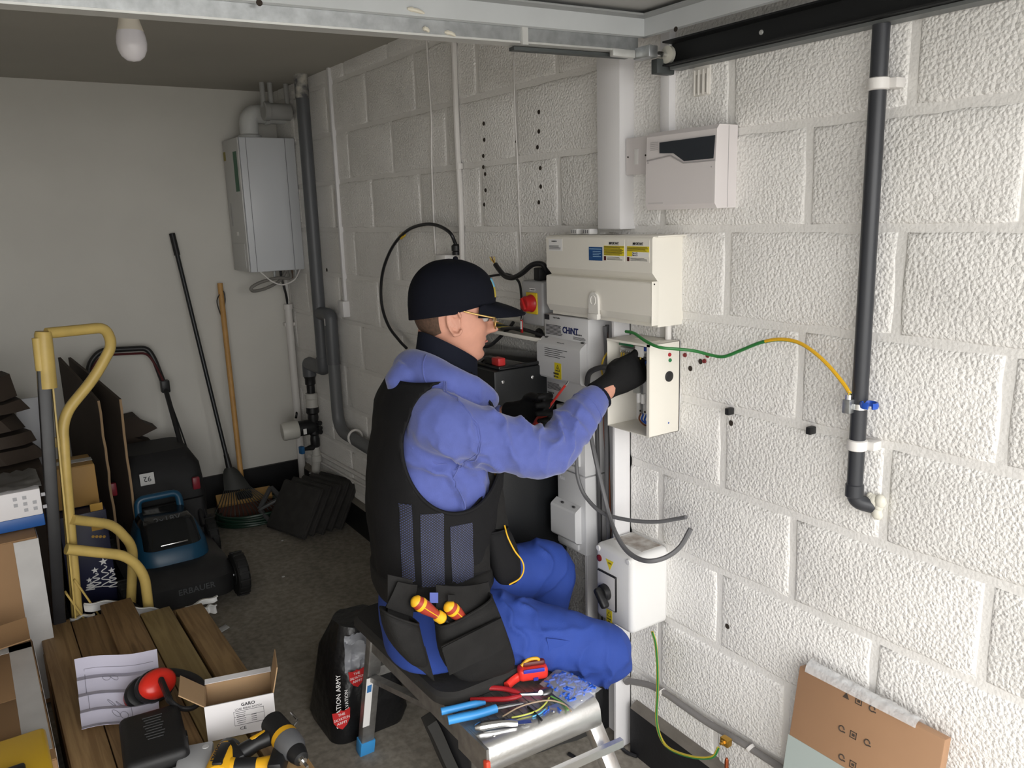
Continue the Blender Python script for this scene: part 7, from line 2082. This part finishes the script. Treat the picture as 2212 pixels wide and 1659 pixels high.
def mesh_mat():
    m = bpy.data.materials.new('vest_mesh'); m.use_nodes = True
    nt = m.node_tree; N = nt.nodes; L = nt.links; b = N['Principled BSDF']; b.inputs['Roughness'].default_value = .7
    geo = N.new('ShaderNodeNewGeometry')
    sx_ = N.new('ShaderNodeSeparateXYZ'); L.new(geo.outputs['Position'], sx_.inputs[0])
    cb_ = N.new('ShaderNodeCombineXYZ'); L.new(sx_.outputs['X'], cb_.inputs['X']); L.new(sx_.outputs['Z'], cb_.inputs['Y'])
    mp = N.new('ShaderNodeMapping'); mp.inputs['Rotation'].default_value = (0, 0, .78)
    L.new(cb_.outputs['Vector'], mp.inputs['Vector'])
    vo = N.new('ShaderNodeTexVoronoi'); vo.voronoi_dimensions = '2D'; vo.inputs['Scale'].default_value = 210; vo.inputs['Randomness'].default_value = 0
    L.new(mp.outputs['Vector'], vo.inputs['Vector'])
    r = N.new('ShaderNodeValToRGB'); r.color_ramp.elements[0].color = C(66, 76, 124); r.color_ramp.elements[1].color = (.014, .014, .017, 1)
    r.color_ramp.elements[0].position = .20; r.color_ramp.elements[1].position = .34
    L.new(vo.outputs['Distance'], r.inputs['Fac']); L.new(r.outputs['Color'], b.inputs['Base Color'])
    return m
m_mesh = mesh_mat()
def side_patch(x0, x1, z0, z1, slant=0.0):
    g_ = []
    for i in range(15):
        z = z0 + (z1 - z0) * i / 14
        full = tring(z, .0185, 160)
        seg = sorted([p for p in full if p.y < CY and x0 + slant * (z1 - z) <= p.x <= x1 + slant * (z1 - z)], key=lambda p: p.x)
        g_.append((z, seg))
    def f_(s_, t_):
        z = z0 + (z1 - z0) * t_
        xx = x0 + (x1 - x0) * s_ + slant * (z1 - z)
        _, xb_, xf_, hw = lerp_rows(TOR, z)
        cx, hx = (xb_ + xf_) / 2, (xf_ - xb_) / 2 + .0185
        c_ = max(-1, min(1, (xx - cx) / hx)); cc = abs(c_) ** (1 / .82)
        s2 = math.sqrt(max(0, 1 - cc * cc)) ** .82
        p = Vector((xx, CY - (hw + .0185) * s2, z))
        return p + (p - Vector((-.62, CY, p.z))).normalized() * (.004 * noise.noise(p * 10) + .0025 * noise.noise(p * 24))
    return RTM(MB().sheet(f_, 10, 14, .002))
vest_m = obj('mesh_panel', side_patch(-.700, -.645, .785, .975, -.02), m_mesh, vest)
obj('mesh_panel', side_patch(-.630, -.572, .775, .935, .0), m_mesh, vest)
obj('mesh_panel', side_patch(-.745, -.718, .80, 1.00, .0), m_mesh, vest)
# armhole binding
edge = []
for i in range(80):
    a = math.pi * (-.22 + 1.30 * i / 79) + math.pi
    xx, z = -.600 + .130 * math.cos(a), 1.122 + .157 * math.sin(a)
    _, xb_, xf_, hw = lerp_rows(TOR, z)
    cx, hx = (xb_ + xf_) / 2, (xf_ - xb_) / 2 + .015
    c_ = max(-1, min(1, (xx - cx) / hx)); cc = abs(c_) ** (1 / .82)
    s2 = math.sqrt(max(0, 1 - cc * cc)) ** .82
    edge.append(RT(Vector((xx, CY - (hw + .015) * s2, z))))
obj('armhole_binding', MB().tube(edge, .0055, 8), m_vest, vest)
# belt
bel = []
for z in (.722, .735, .775, .788):
    bel.append([RT(p) for p in tring(z, .024 if .73 < z < .78 else .018, 64)])
belt = obj('belt', MB().loft(bel, False), m_pouch, man)
baked(belt, [('SOLIDIFY', dict(thickness=.004, offset=-1.0))])
def beltp(px, py, y): return P(px, py, 1, y)
obj('belt_panel', side_patch(-.705, -.585, .722, .790), m_pouch, belt)
# pouches: rows of (left px, right px) from the rim down
def pouch(name, rows, y, th_, mat, bulge=.0, open_=True, lbl=None, back=0.0):
    rings = []
    for i, (l_, r_, k_) in enumerate(rows):
        a, b = P(l_[0], l_[1], 1, y + back * i), P(r_[0], r_[1], 1, y + back * i)
        c = (a + b) / 2; u = (b - a) / 2; n = Vector((0, 1, 0))
        rings.append([c + u * math.copysign(abs(math.cos(q)) ** .6, math.cos(q)) + n * (th_ * k_ * math.copysign(abs(math.sin(q)) ** .8, math.sin(q))) for q in [2 * math.pi * j / 28 for j in range(28)]])
    m_ = MB(); m_.loft(rings, False)
    m_.F.append(tuple(range(len(m_.V) - 28, len(m_.V)))); m_.I.append(0)
    o = obj(name, m_, mat, man, lbl)
    baked(o, [('SUBSURF', dict(levels=1, render_levels=1)), ('SOLIDIFY', dict(thickness=.004, offset=0.0))])
    rim = rings[0]
    obj('rim_binding', MB().tube(rim, .0032, 6, closed=True), mat, o)
    return o
YP = -3.035
p2 = pouch('holster_pouch', [((944, 1350), (1058, 1283), 1.0), ((946, 1385), (1078, 1330), 1.1), ((952, 1420), (1098, 1385), 1.0), ((975, 1455), (1112, 1430), .8), ((1010, 1478), (1108, 1448), .35)], YP, .030, m_pouch)
obj('front_pocket', MB().sheet(lambda a, b: P(952 + 128 * a + 18 * b, 1395 - 62 * a + 62 * b, 1, YP - .036 - .010 * math.sin(math.pi * a)), 10, 8, .004), m_pouch, p2)
obj('pocket_strip', MB().sheet(lambda a, b: P(955 + 126 * a, 1398 - 64 * a + 10 * b, 1, YP - .040 - .011 * math.sin(math.pi * a)), 10, 2, .003), m_pouch, p2)
p1 = pouch('holster_pouch', [((826, 1318), (898, 1342), 1.0), ((830, 1350), (904, 1372), 1.1), ((842, 1385), (912, 1400), 1.0), ((868, 1415), (918, 1425), .8), ((892, 1438), (920, 1440), .35)], YP + .005, .034, m_pouch)
obj('back_panel', MB().sheet(lambda a, b: P(836 + 54 * a, 1240 + 105 * b + 12 * a, 1, YP + .030), 6, 8, .004), m_pouch, p1)
# apron panels hanging from the belt
def apron(pts4, y, name='holster_apron', bul=.02):
    (a, b, c, d) = pts4
    def f_(s_, t_):
        px = (a[0] * (1 - s_) + b[0] * s_) * (1 - t_) + (d[0] * (1 - s_) + c[0] * s_) * t_
        py = (a[1] * (1 - s_) + b[1] * s_) * (1 - t_) + (d[1] * (1 - s_) + c[1] * s_) * t_
        q = P(px, py, 1, y)
        return q + Vector((0, -bul * math.sin(math.pi * s_) - .004 * noise.noise(q * 18), 0))
    return obj(name, MB().sheet(f_, 12, 14, .005), m_pouch, man)
apron([(942, 1262), (1052, 1256), (1060, 1300), (942, 1352)], YP + .012)
apron([(858, 1255), (898, 1262), (888, 1330), (832, 1310)], YP + .02, bul=.005)
apron([(840, 1370), (915, 1395), (935, 1470), (880, 1420)], YP + .004, bul=.008)
obj('belt_loop', MB().sheet(lambda a, b: P(966 + 15 * a, 1284 + 14 * b, 1, YP - .020), 3, 3, .004), m_pouch, man)
obj('hoodie_patch', MB().sheet(lambda a, b: P(928 + 18 * a, 1280 + 22 * b, 1, YP - .002), 3, 3, .001), M('patch_blue', C(84, 96, 164), .7), man)  # small blue sheet added to stand for hoodie cloth between the pouches
# chest pocket hanging at the front
p3 = pouch('chest_pouch', [((1052, 1150), (1094, 1138), .8), ((1054, 1180), (1112, 1172), 1.0), ((1060, 1215), (1120, 1212), 1.1), ((1068, 1245), (1122, 1240), 1.0), ((1080, 1264), (1112, 1262), .4)], -2.955, .022, m_vest)
apron([(1040, 1010), (1075, 1012), (1096, 1140), (1046, 1140)], -2.945, 'vest_front_flap', .01)
apron([(985, 1120), (1046, 1060), (1056, 1230), (975, 1235)], -2.962, 'vest_front_flap', .012)
obj('press_stud', MB().lathe([(.006, 0), (.005, .003), (0, .004)], P(1069, 1022, 1, -2.956), NY, 12), m_brass, man)

# ---- gloves
def glove(name, W, F, N, T, curl, spread=1.0, s=1.0, tc=0.5):
    F, N, T = F.normalized(), N.normalized(), T.normalized()
    mb = MB()
    rr = []
    for d, w, t, o in ((-.055, .030, .028, 0), (-.03, .029, .027, 0), (-.005, .031, .025, 0), (.025, .040, .021, .002), (.055, .043, .019, .002), (.080, .042, .016, 0), (.092, .036, .011, 0)):
        rr.append(ell(W + F * (d * s) + T * (o * s), T, N, w * s, t * s, 22))
    mb.loft(rr)
    tips = []
    for i, (off, ln, r, cu) in enumerate(((.031, .078, .0098, curl[0]), (.0105, .087, .0102, curl[1]), (-.0105, .081, .0098, curl[2]), (-.030, .066, .0088, curl[3]))):
        b = W + F * (.080 * s) + T * (off * s)
        dirv = (F + T * (off * 2.2 * spread)).normalized()
        pts = [b - F * .015]
        ang = 0
        p = b
        pts.append(p)
        for seg, k in ((.42, .8), (.33, 1.1), (.25, .9)):
            ang += cu * k
            d = dirv * math.cos(ang) + N * math.sin(ang)
            p = p + d * (ln * seg * s)
            pts.append(p)
        limb(mb, pts, [r * 1.05 * s, r * 1.08 * s, r * s, r * .95 * s, r * .75 * s], 12, 1.0, 3)
        mb.ball(pts[-1], r * .78 * s, 10, 6)
        tips.append(pts[-1])
    tb = W + F * (.018 * s) + T * (.030 * s)
    c = curl[4]
    tp = [tb - T * .012, tb, tb + (F * .75 + T * (.50 - .42 * tc) + N * .55 * c).normalized() * (.036 * s)]
    tp.append(tp[-1] + (F * .85 + T * (.10 - .3 * tc) + N * .6 * c).normalized() * (.032 * s))
    tp.append(tp[-1] + (F * .85 - T * .2 + N * .75 * c).normalized() * (.024 * s))
    limb(mb, tp, [.014 * s, .0145 * s, .0125 * s, .0112 * s, .0088 * s], 12, 1.0, 3)
    mb.ball(tp[-1], .009 * s, 10, 6)
    o = obj(name, mb, m_glove, man)
    baked(o, [('REMESH', dict(mode='VOXEL', voxel_size=.0028)), ('SMOOTH', dict(factor=.5, iterations=2))])
    return o, tips, tp
FR = Vector((.93, -.06, .36)).normalized()
NR = Vector((.05, .88, -.30)); NR = (NR - FR * NR.dot(FR)).normalized(); TR = FR.cross(NR)
wgR = wrR + fard * .058
glove('glove', wgR, FR, NR, TR, (.42, .50, .55, .60, .9), .6, 1.10, 1.0)
FL = Vector((.34, -.90, .20)).normalized()
TL = Vector((.10, .10, 1)); TL = (TL - FL * TL.dot(FL)).normalized(); NL = FL.cross(TL)
wgL = wrL + FL * .045
glove('glove', wgL, FL, NL, TL, (.75, .80, .85, .9, .9), .6, 1.04, .8)

# ---- shoes
def shoe(ank, toe_dir, up_dir, nm='shoe'):
    F = toe_dir.normalized(); U = (up_dir - F * up_dir.dot(F)).normalized(); S = F.cross(U)
    o0 = ank - U * .075
    rows = [(-.078, .024, .050), (-.064, .037, .082), (-.03, .041, .100), (.02, .041, .094), (.06, .044, .072), (.10, .048, .058), (.14, .047, .052), (.17, .038, .042), (.188, .016, .024)]
    rings = []
    for d, w, h in rows:
        rings.append([o0 + F * d + S * (w * math.cos(a)) + U * (.012 + h * (.5 + .5 * math.sin(a))) for a in [2 * math.pi * k / 20 for k in range(20)]])
    sh_ = obj(nm, MB().loft(rings), M('shoe_leather', (.012, .012, .013, 1), .35, bump=.15, bscale=120), man)
    rs_ = []
    for d, w, h in ((-.082, .020, 0), (-.066, .037, 0), (-.02, .042, 0), (.04, .040, 0), (.10, .049, 0), (.15, .046, 0), (.182, .032, 0), (.198, .012, 0)):
        rs_.append((d, w))
    top_ = [o0 + F * d + S * w + U * .016 for d, w in rs_] + [o0 + F * d - S * w + U * .016 for d, w in reversed(rs_)]
    bot_ = [p - U * .030 for p in top_]
    obj('sole', MB().loft([bot_, top_]), M('shoe_sole', (.030, .029, .027, 1), .75, bump=.3, bscale=80), sh_)
    obj('ankle_collar', MB().tube([ank - U * .02, ank + U * .035], [.045, .042], 16), M('shoe_leather', None), sh_)
    for k in range(4):
        obj('lace', MB().tube([o0 + F * (.035 + .018 * k) + S * .022 + U * (.085 - .009 * k), o0 + F * (.035 + .018 * k) - S * .022 + U * (.085 - .009 * k)], .002, 5), m_black, sh_)
    return sh_
# near foot tucked back on its toes, far foot flat
ankR = anR + Vector((-.012, .015, -.008))
shoe(ankR, Vector((.33, .10, -.93)), Vector((.90, -.12, .35)))
shoe(Vector((-.245, -2.725, fz(-2.72) + .108)), Vector((.98, -.1, 0)), Z)

# ---- things he carries
m_drd = M('driver_red', C(165, 58, 44), .4)
m_dye = M('driver_yellow', C(235, 180, 40), .4)
def driver(lbl, a, b, ln, r=.0165):
    t = thing('screwdriver', lbl, 'screwdriver', b)
    d = (a - b).normalized()
    base = b
    obj('handle', MB().lathe([(.009, 0), (.0135, .006), (.0135, .018), (.010, .026), (.0130, .040), (r, .062), (r, .080), (.014, .094), (.006, .101), (0, .102)], base, d, 20), m_drd, t)
    obj('collar', MB().lathe([(.0095, -.001), (.0142, .005), (.0142, .020), (.0108, .024)], base, d, 20), m_dye, t)
    obj('band', MB().lathe([(r + .0004, .072), (r + .0006, .074), (r + .0006, .079), (r + .0002, .081)], base, d, 20, cap=False), m_dye, t)
    obj('end_cap', MB().lathe([(.0152, .092), (.0143, .0945), (.0066, .1018), (0, .1030)], base, d, 20), m_dye, t)
    for q in (0, 2.1, 4.2):
        u, v, n = frame_of(d)
        w_ = u * math.cos(q) + v * math.sin(q)
        obj('ridge', MB().tube([base + d * h + w_ * rr for h, rr in ((.024, .0108), (.040, .0132), (.062, r - .0002), (.074, r - .0001))], .0012, 6), m_dye, t)
    obj('shaft', MB().cyl(base, base - d * ln, .0038, 10), m_black, t)
    return t
driver('red and yellow insulated screwdriver sticking far out of the holster pouch', P(886, 1291, 1, YP - .005), P(958, 1338, 1, YP - .012), .06)
driver('red and yellow insulated screwdriver sunk deep in the holster pouch', P(957, 1298, 1, YP - .016), P(1016, 1352, 1, YP - .010), .05)
tip = P(1228, 823, 0, -.262); low = P(1176, 893, 0, -.285)
td = thing('screwdriver', 'slim red screwdriver held upright in the far gloved hand', 'screwdriver', low)
dd = (tip - low).normalized(); LL = (tip - low).length
obj('red_shaft', MB().cyl(low - dd * .02, tip - dd * .016, .0034, 10), M('shaft_red', C(205, 60, 52), .35), td)
obj('blade', MB().tube([tip - dd * .018, tip - dd * .004, tip], [.0026, .0026, .0016], 8), m_steel, td)
obj('handle', MB().lathe([(.008, 0), (.012, .01), (.012, .05), (.008, .07), (0, .075)], low + dd * .01, -dd, 14), m_drd, td)
pts = [P(a, b, 1, y) for a, b, y in ((1090, 1135, -2.965), (1097, 1160, -2.985), (1112, 1190, -2.995), (1128, 1212, -3.0), (1131, 1232, -3.0), (1122, 1250, -2.995), (1100, 1263, -2.985))]
cable('yellow_wire', pts, .0020, M('earth_yellow', None), 'yellow wire loop poking out of the chest pouch', 'wire')
